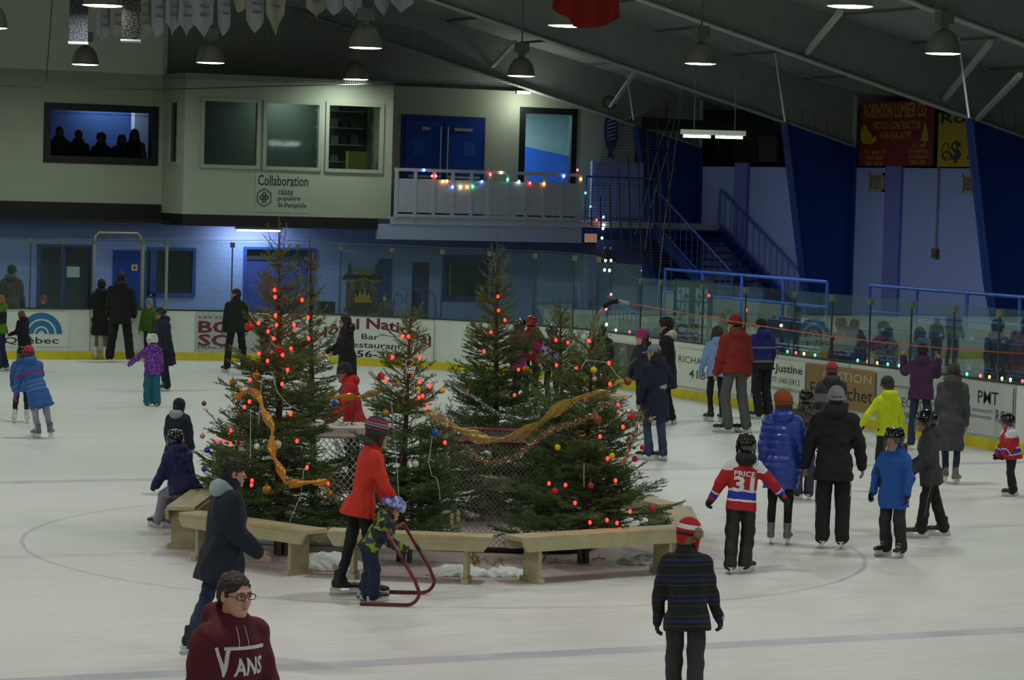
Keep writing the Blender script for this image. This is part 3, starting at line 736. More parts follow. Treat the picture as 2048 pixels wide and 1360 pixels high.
def face_parts(g, o, M, s, k=.012, feat=True):
    P = lambda *c: o+M@(np.array(c)*s)
    E = lambda c, r, kk=k, op='u': g.ell(P(*c), np.array(r)*s, kk*s, op, M)
    E((0, -.012, .028), (.076, .096, .087)); E((0, .012, -.03), (.062, .074, .084), .03); E((0, .038, -.078), (.043, .044, .036), .03)
    E((.034, .048, -.03), (.03, .03, .032), .02); E((-.034, .048, -.03), (.03, .03, .032), .02)
    E((0, .074, -.096), (.02, .018, .016), .012)
    if feat:
        g.cone(P(-.036, .078, .026), P(.036, .078, .026), .012*s, .012*s, .012*s)
        for e in (-1, 1): E((e*.031, .094, .006), (.017, .012, .011), .008, 's')
        g.cone(P(0, .086, .012), P(0, .108, -.024), .0075*s, .0115*s, .008*s)
        for e in (-1, 1): E((e*.011, .098, -.03), (.008, .01, .007), .006)
        E((0, .09, -.0545), (.021, .012, .0055), .004); E((0, .089, -.0645), (.018, .012, .006), .004)
        E((0, .104, -.0595), (.022, .006, .0014), .002, 's')
    for e in (-1, 1): E((e*.077, -.004, -.008), (.010, .021, .031), .006)

# headgear and hair: built once in head units (a head .23 m tall at the origin, looking along +y), copied with obj.copy-like shared meshes
_tmpl = {}
def hair_mesh(style):
    g = SDF((-.16, -.2, -.32), (.16, .15, .19), .006)
    if style in ('short', 'shaggy'):
        g.ell((0, -.018, .036), (.081, .102, .089), .01)
        g.ell((0, -.05, -.02), (.07, .062, .06), .03)
        for e in (-1, 1): g.cone((e*.074, .015, .02), (e*.074, .02, -.012), .012, .008, .01)
        if style == 'shaggy':
            g.ell((0, .03, .07), (.075, .07, .045), .02); g.cone((-.05, .075, .06), (.04, .09, .062), .02, .016, .02); g.ell((0, -.03, .06), (.09, .1, .075), .02)
            g.wrinkle(.007, .05, 3)
    elif style == 'long':
        g.ell((0, -.014, .036), (.088, .106, .094), .01)
        for e in (-1, 1):
            g.cone((e*.07, .0, .0), (e*.085, .0, -.2), .03, .035, .03)
        g.cone((0, -.06, 0), (0, -.08, -.22), .07, .06, .04)
    elif style == 'bob':
        g.ell((0, -.016, .036), (.09, .108, .096), .01); g.cone((0, -.04, -.02), (0, -.05, -.1), .085, .075, .04)
        for e in (-1, 1): g.cone((e*.07, .0, .0), (e*.074, .015, -.09), .03, .028, .03)
    elif style == 'curly':
        g.ell((0, -.02, .05), (.105, .118, .1), .02); g.ell((0, -.07, -.01), (.09, .06, .09), .03); g.wrinkle(.014, .05, 5)
    g.wrinkle(.004, .03, 2)
    g.ell((0, .092, -.04), (.066, .062, .094), .006, 's'); g.ell((0, .105, .012), (.058, .052, .056), .01, 's')
    return g.mesh()
def hat_mesh(style):
    g = SDF((-.15, -.17, -.14), (.15, .17, .24), .0055)
    if style == 'toque':
        g.ell((0, -.014, .052), (.09, .108, .098), .01); g.box((0, -.02, -.12), (.2, .2, .112), .002, .002, 's')
        for i in range(40):
            a = 2*pi*i/40; b = 2*pi*(i+1)/40
            f = lambda t: np.array((.088*cos(t), -.012+.106*sin(t), .012+.012*sin(t)))
            g.cone(f(a), f(b), .013, .013, .006)
    elif style == 'slouch':
        g.ell((0, -.03, .055), (.095, .118, .09), .01); g.ell((0, -.055, .09), (.085, .09, .075), .04)
        g.box((0, -.02, -.12), (.2, .2, .112), .002, .002, 's'); g.wrinkle(.003, .03, 7)
        for i in range(40):
            a = 2*pi*i/40; b = 2*pi*(i+1)/40
            f = lambda t: np.array((.088*cos(t), -.012+.106*sin(t), .012+.01*sin(t)))
            g.cone(f(a), f(b), .014, .014, .006)
    elif style == 'balaclava':
        g.ell((0, -.012, .04), (.09, .108, .1), .01); g.cone((0, -.01, 0), (0, -.02, -.11), .085, .07, .03)
        g.ell((0, .1, -.03), (.05, .05, .06), .006, 's')
    elif style == 'earflap':
        g.ell((0, -.014, .052), (.094, .112, .102), .01); g.box((0, -.02, -.12), (.2, .2, .13), .002, .002, 's')
        for e in (-1, 1): g.cone((e*.082, .0, .02), (e*.082, .018, -.085), .034, .016, .02, flat=((1, 0, 0), .55))
        g.cone((0, -.09, .0), (0, -.09, -.03), .05, .04, .03)
    elif style == 'cap':
        g.ell((0, -.014, .045), (.086, .106, .092), .01); g.box((0, -.02, -.12), (.2, .2, .128), .002, .002, 's')
        g.ell((0, .12, .02), (.07, .065, .012), .01)
    return g.mesh()
def helmet_mesh(bike=False):
    g = SDF((-.16, -.18, -.14), (.16, .18, .19), .0055)
    if bike:
        g.ell((0, -.015, .05), (.105, .138, .105), .01); g.box((0, 0, -.12), (.2, .2, .132), .004, .008, 's')
        g.ell((0, -.01, .02), (.085, .108, .09), .004, 's')
        for x in (-.055, 0, .055):
            for y in (-.09, -.02, .055): g.ell((x*1.0, y, .15-abs(x)*.5-abs(y)*.25), (.013, .026, .05), .004, 's')
    else:
        g.ell((0, -.008, .038), (.102, .124, .108), .01); g.cone((-.06, -.05, .11), (-.05, .05, .12), .02, .02, .02); g.cone((.06, -.05, .11), (.05, .05, .12), .02, .02, .02)
        for e in (-1, 1): g.cone((e*.088, -.01, .0), (e*.085, -.012, -.045), .034, .026, .02, flat=((1, 0, 0), .5))
        g.cone((0, -.1, .0), (0, -.085, -.05), .045, .03, .03, flat=((0, 1, 0), .6))
        g.ell((0, .12, -.05), (.09, .09, .1), .006, 's'); g.box((0, .02, -.12), (.072, .14, .09), .02, .01, 's')
        for x in (-.035, 0, .035):
            g.box((x, .09, .105), (.006, .035, .03), .003, .004, 's'); g.box((x, -.095, .1), (.006, .03, .03), .003, .004, 's')
        for e in (-1, 1): g.box((e*.1, -.02, .03), (.014, .035, .006), .003, .004, 's')
    return g.mesh()
def cage_mesh():
    b = MB()
    f = lambda u, v: (.098*sin(u), -.01+.138*cos(u), .03-.13*v+0.0)
    us = [R(a) for a in range(-68, 69, 8)]
    for v in (0, .22, .42, .62, .82, 1.0):
        b.tube([f(u*(1-.25*v), v) for u in us], .0022, 5)
    for a in (-62, -38, -16, 0, 16, 38, 62):
        b.tube([f(R(a)*(1-.25*v), v) for v in (0, .22, .42, .62, .82, 1)], .0022, 5)
    return b
def visor_mesh():
    b = MB(); us = [R(a) for a in range(-75, 76, 10)]; vs = []
    for v in (0, 1):
        for u in us: vs.append((.106*sin(u)*(1-.05*v), -.008+.134*cos(u), .045-.062*v))
    n = len(us); b.add(vs, [(i, i+1, n+i+1, n+i) for i in range(n-1)]); return b
def boot_mesh(kind):
    """left/right symmetrical skate boot, blade on z = 0, ankle joint over (0,-.055)"""
    g = SDF((-.07, -.17, .05), (.07, .2, .34), .006)
    g.cone((0, -.085, .105), (0, .10, .098), .036, .036, .03); g.ell((0, .125, .1), (.043, .05, .032), .02)
    top = .235 if kind != 'figure' else .27
    g.cone((0, -.07, .12), (0, -.062, top), .042, .05, .03, flat=((1, 0, 0), .9))
    g.cone((0, .0, .13), (0, -.035, top+.01), .035, .03, .03)      # tongue
    g.ell((0, -.1, .13), (.04, .035, .05), .02)
    g.box((0, 0, .03), (.1, .3, .052), .002, .004, 's')
    g.ell((0, -.055, top+.03), (.032, .045, .05), .01, 's')
    return g.mesh()
def blade_parts(kind):
    h = MB(); b = MB()
    if kind == 'figure':
        h.box((-.012, -.12, .04), (.012, -.07, .085)); h.box((-.012, .06, .04), (.012, .12, .085)); h.box((-.035, -.12, .08), (.035, .16, .088))
    else:
        h.prism([(-.011, -.15, .085), (-.011, -.145, .035), (-.011, .165, .035), (-.011, .17, .088), (-.011, .06, .088), (-.011, .045, .055), (-.011, -.04, .055), (-.011, -.055, .085)], (.022, 0, 0))
        h.box((-.034, -.14, .078), (.034, -.05, .087)); h.box((-.036, .06, .078), (.036, .155, .087))
    pr = [(-.0025, -.155, .04), (-.0025, -.158, .018), (-.0025, -.14, .003), (-.0025, -.08, 0), (-.0025, .1, 0), (-.0025, .155, .006), (-.0025, .18, .024), (-.0025, .172, .04)]
    b.prism(pr, (.005, 0, 0)); return h, b
def lace_parts():
    b = MB()
    for i in range(7):
        t = i/6; y = .095-.13*min(t*1.3, 1)+(-.02*t); z = .128+.145*t**1.4+(.012 if i < 2 else .018)
        b.tube([(-.026, y-.004, z-.004), (0, y+.008, z+.008), (.026, y-.004, z-.004)], .0035, 5)
    return b
# ---------------------------------------------------------------- people
SKIN = {}
def skin_mat(col):
    if col in SKIN: return SKIN[col]
    m = mat('skin_'+col.strip('#'), col, .5, noise=.06, nscale=14); m.node_tree.nodes['Principled BSDF'].inputs['Subsurface Weight'].default_value = 0.0
    SKIN[col] = m; return m
lip_m = mat('lips', '#a8655c', .45); eye_m = mat('eye_white', '#d8d6d0', .2); iris_m = mat('eye_iris', '#2a2019', .15)
holder_m = mat('blade_holder', '#dcdfdb', .35); steelb = mat('blade_steel', '#b9bec2', .2, .9); lace_m = mat('laces', '#c9c9c4', .7)
black_boot = mat('boot_black', '#121316', .45, noise=.3, nscale=20); white_boot = mat('boot_white', '#c9c9c6', .45); grey_boot = mat('boot_grey', '#6f6c68', .5, noise=.25, nscale=16)
black_glove = mat('glove_black', '#0e0f11', .75); hel_black = mat('helmet_black', '#0a0a0c', .13, coat=.6)
cage_m = mat('cage_wire', '#9a9d9f', .3, .8); visor_m = mat('visor', '#3a3f44', .05, alpha=.35)

def fabric(name, col, col2=None, rough=.85, sc=9.0, kind=None, **kw):
    """cloth: plain weave bump, or a printed / dotted / camouflage / striped pattern in object space"""
    if name in MATS: return MATS[name]
    m = mat(name, col, rough, noise=0 if col2 else kw.get('noise', .16), nscale=5, bump=.35, bscale=kw.get('bscale', 55), sheen=kw.get('sheen', .0), coat=kw.get('coat', 0))
    if col2:
        nt = m.node_tree; b = nt.nodes['Principled BSDF']; tc = nd(nt, 'ShaderNodeTexCoord'); c1, c2 = hexc(col), hexc(col2)
        if kind == 'dots':
            v = nd(nt, 'ShaderNodeTexVoronoi'); v.inputs['Scale'].default_value = sc; nt.links.new(tc.outputs['Object'], v.inputs['Vector'])
            out = MIX(nt, RANGE(nt, v.outputs['Distance'], .3, .22), c1, c2)
        elif kind == 'camo':
            out = MIX(nt, RANGE(nt, NOISE(nt, tc.outputs['Object'], sc, 2, .4), .49, .52), c1, c2)
            if kw.get('col3'): out = MIX(nt, RANGE(nt, NOISE(nt, tc.outputs['Object'], sc*1.4, 1, .3), .57, .6), out, hexc(kw['col3']))
        elif kind == 'lines':     # thin horizontal lines
            sx = nd(nt, 'ShaderNodeSeparateXYZ'); nt.links.new(tc.outputs['Object'], sx.inputs[0])
            f = M_(nt, 'FRACT', M_(nt, 'MULTIPLY', sx.outputs[2], sc)); a = M_(nt, 'LESS_THAN', f, kw.get('duty', .12))
            out = MIX(nt, a, c1, c2)
            if kw.get('col3'):
                f2 = M_(nt, 'FRACT', M_(nt, 'ADD', M_(nt, 'MULTIPLY', sx.outputs[2], sc*.5), .3)); out = MIX(nt, M_(nt, 'LESS_THAN', f2, .12), out, hexc(kw['col3']))
        elif kind == 'bands':     # list of (z0, z1, colour)
            sx = nd(nt, 'ShaderNodeSeparateXYZ'); nt.links.new(tc.outputs['Object'], sx.inputs[0]); out = c1
            for z0, z1, c_ in kw['bands']:
                a = M_(nt, 'MULTIPLY', M_(nt, 'GREATER_THAN', sx.outputs[2], z0), M_(nt, 'LESS_THAN', sx.outputs[2], z1)); out = MIX(nt, a, out, hexc(c_))
        nt.links.new(out, b.inputs['Base Color'])
    return m

_ti = {}
def template(key, V_F, m):
    """an object of a template mesh built once per (shape, material)"""
    k = (key, m.name)
    if k not in _ti:
        kk = ('geo', key)
        if kk not in _ti: _ti[kk] = V_F()
        g = _ti[kk]
        if isinstance(g, MB):
            me = bpy.data.meshes.new(key); me.from_pydata(g.v, [], g.f); me.materials.append(m); me.update()
        else:
            o = npmesh(key, g[0], g[1], m, None, True); me = o.data; bpy.data.objects.remove(o)
        _ti[k] = me
    return _ti[k]
def tobj(name, key, V_F, m, parent, M4, label=None):
    o = bpy.data.objects.new(name, template(key, V_F, m)); link(o, parent); o.matrix_local = M4
    if label: o['label'] = label
    return o

def unit(v): v = np.array(v, float); return v/(np.linalg.norm(v)+1e-9)

def person(px, py, top, face, label, h=1.72, c=0.0, vox=.011, pose=None, up=None, low=None, hair=('short', '#2a211a'), hat=None, helm=None, hands='bare', skate='hockey',
           skin='#b98c74', group=None, sx=1.0, world=None, glasses=None, eyes=False, scale=None, z0=0.0, seat=None):
    """figure whose feet stand at pixel (px,py) of the photograph's ground plane and whose head reaches the row `top`;
    face: heading in degrees clockwise from straight away from the camera"""
    P = dict(lean=3, side=0, yaw=0, hp=(8, 0), drop=.0, fl=(-.1, .05, 0, -8, 0), fr=(.1, -.05, 0, 8, 0), al=(8, 10, 15), ar=(8, 10, 15), head=(0, 0, 0), px=0, py=0)
    P.update(pose or {}); up = up or {}; low = low or {}
    lerp = lambda a, b: a+(b-a)*c
    th, sh, an = h*lerp(.245, .22), h*lerp(.235, .205), h*.04+.075*h/1.7
    tl = h*lerp(.30, .285); hs = h*lerp(.138, .17)/.23; nk = h*lerp(.058, .04)
    hw, sw = h*.052, h*lerp(.094, .094)*sx
    # pelvis and torso frame
    legl = th+sh
    pz = (an+legl*(1-.012-P['drop'])) if seat is None else seat
    pel = np.array([P['px'], P['py'], pz])
    Mh = rotm('z', -R(P['yaw']*.3))
    Mt = rotm('y', R(P['side'])) @ rotm('x', -R(P['lean'])) @ rotm('z', -R(P['yaw']))
    hips = [pel+Mh@np.array([s*hw, 0, 0]) for s in (-1, 1)]
    legs = []
    for s, hip, F in ((-1, hips[0], P['fl']), (1, hips[1], P['fr'])):
        x, y, lift, fy, fp = F; Mf = rotm('z', -R(fy)) @ rotm('x', -R(fp))
        sole = np.array([x*h/1.7, y*h/1.7, lift]); ank = sole+Mf@np.array([0, -.055*h/1.7, an])
        d = ank-hip; L = min(np.linalg.norm(d), legl*.999); u = d/np.linalg.norm(d); ank = hip+u*L
        a = (th*th-sh*sh+L*L)/(2*L); hh = math.sqrt(max(th*th-a*a, 0)); fw = rotm('z', -R(fy*.7)) @ np.array([0, 1, 0])
        fw = unit(fw-u*(fw@u)); knee = hip+u*a+fw*hh
        legs.append((hip, knee, ank, sole, Mf))
    shl = [pel+Mt@np.array([s*sw, -.005, tl-.022*h]) for s in (-1, 1)]
    neck0 = pel+Mt@np.array([0, -.012*h, tl+.01*h])
    Mz = rotm('z', -R(P['yaw'])); arms = []
    ual, fal = h*lerp(.175, .16), h*lerp(.145, .13)
    for s, S, A in ((-1, shl[0], P['al']), (1, shl[1], P['ar'])):
        A = tuple(A)+(0,)*(4-len(A)) if len(A) < 4 else A
        fl_, ab, el = [R(q) for q in A[:3]]; ab2 = R(A[3]) if len(A) > 3 and A[3] != 0 else ab*.35
        base = Mz @ rotm('x', -R(P['lean']*.5))
        d1 = base@np.array([s*sin(ab), sin(fl_)*cos(ab), -cos(fl_)*cos(ab)])
        d2 = base@np.array([s*sin(ab2), sin(fl_+el)*cos(ab2), -cos(fl_+el)*cos(ab2)])
        E_ = S+d1*ual; W_ = E_+d2*fal
        fd = d2; pn = unit(base@np.array([-s, .25, 0])); pn = unit(pn-fd*(pn@fd)); tb = unit(np.cross(pn, fd))*(1 if True else -1)
        if (base@np.array([0, 1, .3]))@tb < 0: tb = -tb
        Mhand = np.stack([tb, fd, -pn], 1); arms.append((S, E_, W_, Mhand))
    Mhd = rotm('z', -R(P['yaw']+P['head'][0])) @ rotm('x', -R(P['head'][1]+P['lean']*.35)) @ rotm('y', R(P['head'][2]))
    hc = neck0+Mt@np.array([0, .01*h, nk*.55])+Mhd@np.array([0, .018, .105])*hs
    # overall height and scale
    ztop = hc[2]+.125*hs+(.02*hs if hat or helm else 0)
    base_w = np.array(world, float) if world is not None else GZ(px, py, z0)
    if True:
        lo, hi = .2, 3.0
        for _ in range(40):
            m_ = (lo+hi)/2
            if proj(base_w+np.array([0, 0, m_]))[1] > top: lo = m_
            else: hi = m_
        k = lo/ztop
        if scale: k = scale
    pxx = proj(base_w+np.array([0, 0, 1.]))[0]
    phi = YAW+math.atan((pxx-1024)/FPX)+R(face)
    rt = empty('person', base_w, -phi, label, 'person', group, k)
    vx = vox
    # ---- body: one continuous surface
    lo = np.minimum.reduce([pel-.25*h, hc-.14*hs]+[a[2]-.15 for a in arms]+[l[3]-.05 for l in legs]); hi = np.maximum.reduce([pel+.2*h, hc+.14*hs]+[a[2]+.15 for a in arms]+[l[3]+.12*h for l in legs])
    bx = min(vx, .0095); g = SDF(lo, hi, bx)
    face_parts(g, hc, Mhd, hs, feat=vx < .014)
    g.cone(hc+Mhd@np.array([0, -.02, -.06])*hs, neck0, .05*hs, .056*hs, .02)
    g.loft(Mt, pel, [(-.02*h, .06*h, .045*h, 0), (.08*h, .06*h, .045*h, 0), (.2*h, .07*h, .048*h, 0), (tl-.05*h, .07*h, .042*h, -.005), (tl+.02*h, .04*h, .04*h, -.01)], .03)
    for s, (S, E_, W_, Mh_) in zip((-1, 1), arms):
        g.cone(S, E_, .025*h, .02*h, .02); g.cone(E_, W_, .02*h, .0155*h, .02)
        
        if hands == 'bare':
            hh = hs*.92; hand_parts(g, W_, Mh_, hh, s, 1.0, 30, k=.003)
        else: g.cone(W_, W_+Mh_[:, 1]*.05*hs, .02*hs, .02*hs, .01)
    for hip, knee, ank, sole, Mf in legs:
        g.cone(hip, knee, .036*h, .027*h, .02); g.cone(knee, ank, .026*h, .019*h, .02); g.cone(ank, ank+Mf@np.array([0, .08, -.03]), .02*h, .016*h, .02)
    V, F = g.mesh()
    fc = V[F].mean(1); q = ((fc-hc)@Mhd)/hs
    fm = ((np.abs(q[:, 0]) < .018) & (q[:, 1] > .09) & (q[:, 2] < -.052) & (q[:, 2] > -.068)).astype(int)
    npmesh('body', V, F, [skin_mat(skin), lip_m], rt, True, fm)
    if eyes:
        for e in (-1, 1):
            eo = MB().sph((0, 0, 0), .0125*hs, 14, 10).sph((0, .0042*hs, 0), .0094*hs, 10, 8, mi=1).build('eye', [eye_m, iris_m], rt, True)
            eo.matrix_local = mat4(Mhd, hc+Mhd@np.array([e*.031, .0795, .006])*hs)
        br = mat('brow_'+hair[1].strip('#') if hair else 'brow', hair[1] if hair else '#2a211a', .9)
        for e in (-1, 1):
            bo = MB().tube([(e*.014, .0935, .0235), (e*.03, .0925, .029), (e*.046, .084, .024)], [.003, .0035, .002], 5).build('eyebrow', br, rt); bo.matrix_local = mat4(Mhd, hc, hs)
    if glasses:
        gb = MB(); 
        for e in (-1, 1):
            gb.tube([(e*.034+.0265*math.copysign(abs(cos(a))**.45, cos(a)), .106-.012*abs(.0265*math.copysign(abs(cos(a))**.45, cos(a))+e*e*.01)/.03, .005+.0135*math.copysign(abs(sin(a))**.5, sin(a))) for a in [2*pi*i/24 for i in range(24)]], .0022, 6, closed=True)
            gb.tube([(e*.059, .105, .008), (e*.079, .07, .01), (e*.083, -.005, .0)], .0022, 6)
        gb.tube([(-.010, .108, .006), (0, .112, .009), (.010, .108, .006)], .0022, 6)
        go = gb.build('glasses', mat('glasses_black', glasses, .2), rt, True); go.matrix_local = mat4(Mhd, hc, hs)
    # ---- trousers
    lm = low.get('mat'); lr = low.get('fit', 1.0); over = lr >= 1.0 and 'tights' not in (lm.name if lm else '')
    if lm is not None:
        lo = np.minimum.reduce([pel-.13*h]+[l[i]-.08*h for l in legs for i in (0, 1, 2)]); hi = np.maximum.reduce([pel+.12*h]+[l[i]+.08*h for l in legs for i in (0, 1, 2)])
        g = SDF(lo, hi, vx)
        g.loft(Mt, pel, [(-.045*h, .083*h*lr**.3, .064*h*lr**.3, 0), (.0, .086*h*lr**.3, .066*h*lr**.3, 0), (.03*h, .066*h, .05*h, 0)], .03)
        for hip, knee, ank, sole, Mf in legs:
            cu = ank+Mf@np.array([0, -.005, -.018*h/1.7]) if over and skate else ank-(ank-knee)*.05
            g.cone(hip, knee, .046*h*lr**.5, .037*h*lr, .03); g.cone(knee, cu, .036*h*lr, max(low.get('cuff', .036 if over else .029)*h*lr, .0385*h if over and skate else 0), .02)
        if low.get('wr', 1): g.wrinkle(.0045*low.get('wr', 1), .13, int(px))
        if vx < .016:
            for hip, knee, ank, sole, Mf in legs: pass
        V, F = g.mesh(); tr = npmesh(low.get('name', 'trousers'), V, F, lm, rt, True)
        if low.get('stripe'):
            for s, (hip, knee, ank, sole, Mf) in zip((-1, 1), legs):
                sd = Mh@np.array([s, -.2, 0])*1.0; pts = [hip+sd*.053*h*lr**.5*.97-np.array([0, 0, .05]), (hip+knee)/2+sd*.046*h*lr**.75, knee+sd*.0385*h*lr, ank+sd*.03*h*lr]
                MB().tube(pts, .004, 5).build('piping', low['stripe'], tr)
    # ---- jacket
    um = up.get('mat')
    if um is not None:
        pf = up.get('puff', .012); hem = up.get('hem', -.05)*h; fl_ = up.get('flare', 1.0); ww = up.get('waist', 1.0)
        mats = um if isinstance(um, (list, tuple)) else [um]
        st = [(hem, (.103*h+pf)*fl_, (.078*h+pf)*fl_, -.0)]
        if hem < -.09*h: st.append((-.02*h, .1*h+pf*1.1, .078*h+pf, 0))
        st += [(.075*h, (.084*h+pf)*ww, (.062*h+pf)*ww, .004), (.19*h, .09*h+pf, .068*h+pf, .004), (tl-.035*h, .094*h*sx+pf, .06*h+pf*.8, -.004), (tl+.012*h, .066*h*sx+pf*.4, .046*h+pf*.3, -.008), (tl+.05*h, .034*h+pf*.4, .036*h+pf*.3, -.012)]
        sl = arms; slv = up.get('sleeve', 1.0); er = .027*h+pf*.7; wr_ = .021*h+pf*.6
        pts = [S for a in sl for S in a[:3]]
        lo = np.minimum.reduce([pel+Mt@np.array([0, 0, hem])-.16*h]+[p-.06*h-pf for p in pts]); hi = np.maximum.reduce([neck0+.16*h, pel+.14*h]+[p+.06*h+pf for p in pts])
        g = SDF(lo, hi, vx); g.loft(Mt, pel, st, .03)
        for S, E_, W_, Mh_ in sl:
            g.cone(S-Mt[:, 2]*.004*h, E_, .034*h+pf*.6, er, .035*h)
            if slv > .5: g.cone(E_, W_-(W_-E_)*.03, er, wr_, .02)
        if up.get('ridge'): g.ridges(up['ridge'], up.get('rl', .07), Mt, pel)
        g.wrinkle(up.get('wr', .007), .17, int(px*7) % 1000)
        if up.get('collar', True): g.cone(neck0, neck0+Mt@np.array([0, .012, .03*h])+(hc-neck0)*.15, .047*h+pf*.3, .045*h+pf*.3, .02)
        sep_hood = up.get('hoodmat'); hd = up.get('hood', True)
        def hood(g_):
            o = neck0+Mt@np.array([0, -.045*h, .012*h]); g_.ell(o, (.075*h, .052*h, .05*h), .025, M=Mt)
            g_.cone(neck0+Mt@np.array([-.05*h, .01*h, .0]), neck0+Mt@np.array([-.045*h, -.04*h, .03*h]), .024*h, .03*h, .02); g_.cone(neck0+Mt@np.array([.05*h, .01*h, .0]), neck0+Mt@np.array([.045*h, -.04*h, .03*h]), .024*h, .03*h, .02)
        if hd and not sep_hood: hood(g)
        V, F = g.mesh(); Vt = (V-pel)@Mt; fm = None
        if up.get('zones'):
            fc = V[F].mean(1); ft = Vt[F].mean(1); best = np.full(len(fc), 9.); tt = np.zeros(len(fc)); sg = np.zeros(len(fc))
            for s, (S, E_, W_, Mh_) in zip((-1, 1), sl):
                for i, (A_, B_, r_) in enumerate(((S, E_, er), (E_, W_, wr_))):
                    d = B_-A_; t = np.clip((fc-A_)@d/(d@d), 0, 1); dist = np.linalg.norm(fc-A_-t[:, None]*d, axis=1)-r_
                    m_ = dist < best; best[m_] = dist[m_]; tt[m_] = (t+i)[m_]; sg[m_] = s
            onarm = (best < .03) & ((tt > .35) | (np.abs(ft[:, 0]) > sw*.95))
            fm = up['zones'](ft/h, np.where(onarm, tt, -1.0))
        jk = npmesh(up.get('name', 'jacket'), Vt, F, mats, rt, True, fm); jk.matrix_local = mat4(Mt, pel)
        if sep_hood:
            g2 = SDF(neck0-.16*h, neck0+.16*h, vx); hood(g2); V2, F2 = g2.mesh(); npmesh(up.get('hoodname', 'hood'), V2, F2, sep_hood, rt, True)
        if up.get('fur'):
            rg = np.random.RandomState(3); fb = MB()
            for i in range(420):
                a = pi*(.06+.88*rg.rand()); a = -a; c_ = np.array([cos(a)*.068*h, -.01*h+sin(a)*.062*h, .035*h+.022*h*sin(-a)])+rg.normal(size=3)*.006
                d = unit(np.array([cos(a), sin(a), .5])+rg.normal(size=3)*.6)*(.022+.02*rg.rand()); sdv = unit(np.cross(d, (0, 0, 1)))*.003
                p = neck0+Mt@c_; q1, q2, q3 = p+Mt@sdv, p-Mt@sdv, p+Mt@d; fb.add([q1, q2, q3, p+Mt@(sdv*.3+np.array([0, 0, .004]))], [(0, 1, 2), (1, 3, 2)])
            g2 = SDF(neck0-.12*h, neck0+.12*h, vx)
            for i in range(16):
                a = -pi*(.06+.88*i/16); a2 = -pi*(.06+.88*(i+1)/16); f = lambda a: neck0+Mt@np.array([cos(a)*.066*h, -.01*h+sin(a)*.06*h, .033*h+.022*h*sin(-a)])
                g2.cone(f(a), f(a2), .013*h, .013*h, .01)
            V2, F2 = g2.mesh(); fo = npmesh('fur_trim', V2, F2, up['fur'], rt, True); fb.build('fur_hair', up['fur'], fo)
        for d in up.get('decals', ()):
            decal(jk, Vt, F, h, *d)
    if up.get('under'): MB().sph((0, 0, 0), 1, 16, 10, sq=(.05*h, .03*h, .028*h)).build('undershirt', up['under'], rt, True).matrix_local = mat4(Mt, neck0+Mt@np.array([0, .022*h, .004*h]))
    # ---- head
    HM = mat4(Mhd, hc, hs)
    if hair: 
        hm = mat('hair_'+hair[1].strip('#'), hair[1], .6, noise=.35, nscale=60, bump=.6, bscale=120)
        tobj('hair', 'hair_'+hair[0], lambda: hair_mesh(hair[0]), hm, rt, HM)
    if hat: tobj(hat[2] if len(hat) > 2 else ('cap' if hat[0] == 'cap' else 'woolly_hat'), 'hat_'+hat[0], lambda: hat_mesh(hat[0]), hat[1], rt, HM)
    if helm:
        hb = tobj('helmet', 'helmet_'+('bike' if helm[0] == 'bike' else 'hockey'), lambda: helmet_mesh(helm[0] == 'bike'), helm[1], rt, mat4(Mhd, hc, hs*(1.0+(.1 if helm[0] != 'bike' else .2)*c)))
        I4 = Matrix.Identity(4)
        if 'cage' in helm: tobj('face_cage', 'cage', cage_mesh, cage_m, hb, I4)
        if 'visor' in helm: tobj('visor', 'visor', visor_mesh, visor_m, hb, I4)
        if 'tag' in helm: MB().box((-.03, -.129, .0), (.03, -.124, .028)).build('white_sticker', mat('sticker', '#dfe2e2', .5), hb)
    # ---- gloves
    if hands != 'bare':
        gm, fat, kind = hands
        for s, (S, E_, W_, Mh_) in zip((-1, 1), arms):
            def gf(s=s, fat=fat, kind=kind):
                g = SDF((-.1, -.1, -.09), (.1, .21, .09), .005); I = np.eye(3)
                hand_parts(g, np.zeros(3), I, 1.0, s, fat, 38 if kind == 'hockey' else 30, k=.004 if kind != 'hockey' else .005)
                if kind == 'hockey': g.cone((0, -.05, 0), (0, .03, 0), .055, .045, .02, flat=((0, 0, 1), .8)); g.box((0, .06, .022), (.042, .035, .014), .01, .01); g.box((0, .105, .012), (.045, .012, .014), .008, .006)
                else: g.cone((0, -.035, 0), (0, .02, 0), .036, .034, .01)
                return g.mesh()
            go = bpy.data.objects.new('glove', template('glove_%s_%.1f' % (kind, fat), gf, gm)); link(go, rt)
            go.matrix_local = mat4(Mh_, W_, hs*.95 if c < .5 else hs*.85)
    # ---- skates
    if skate:
        km = {'hockey': black_boot, 'figure': white_boot, 'grey': grey_boot, 'blackfig': black_boot}[skate]; kk = h/1.7*(1.0+.12*c)
        geo = 'figure' if skate == 'figure' else 'hockey'
        for hip, knee, ank, sole, Mf in legs:
            o = ank-Mf@np.array([0, -.055*h/1.7, an])
            bo = tobj('skate', 'boot_'+geo, lambda: boot_mesh(geo), km, rt, mat4(Mf, o+Mf@np.array([0, 0, 0]), kk)); I4 = Matrix.Identity(4)
            tobj('blade_holder', 'holder_'+geo, lambda: blade_parts(geo)[0], holder_m if skate != 'grey' else holder_m, bo, I4)
            tobj('blade', 'blade_'+geo, lambda: blade_parts(geo)[1], steelb, bo, I4)
            tobj('laces', 'laces', lace_parts, lace_m, bo, I4)
    rt['_k'] = k; del rt['_k']
    return rt, dict(Mt=Mt, pel=pel, hc=hc, Mhd=Mhd, hs=hs, arms=arms, legs=legs, h=h, k=k, neck=neck0)

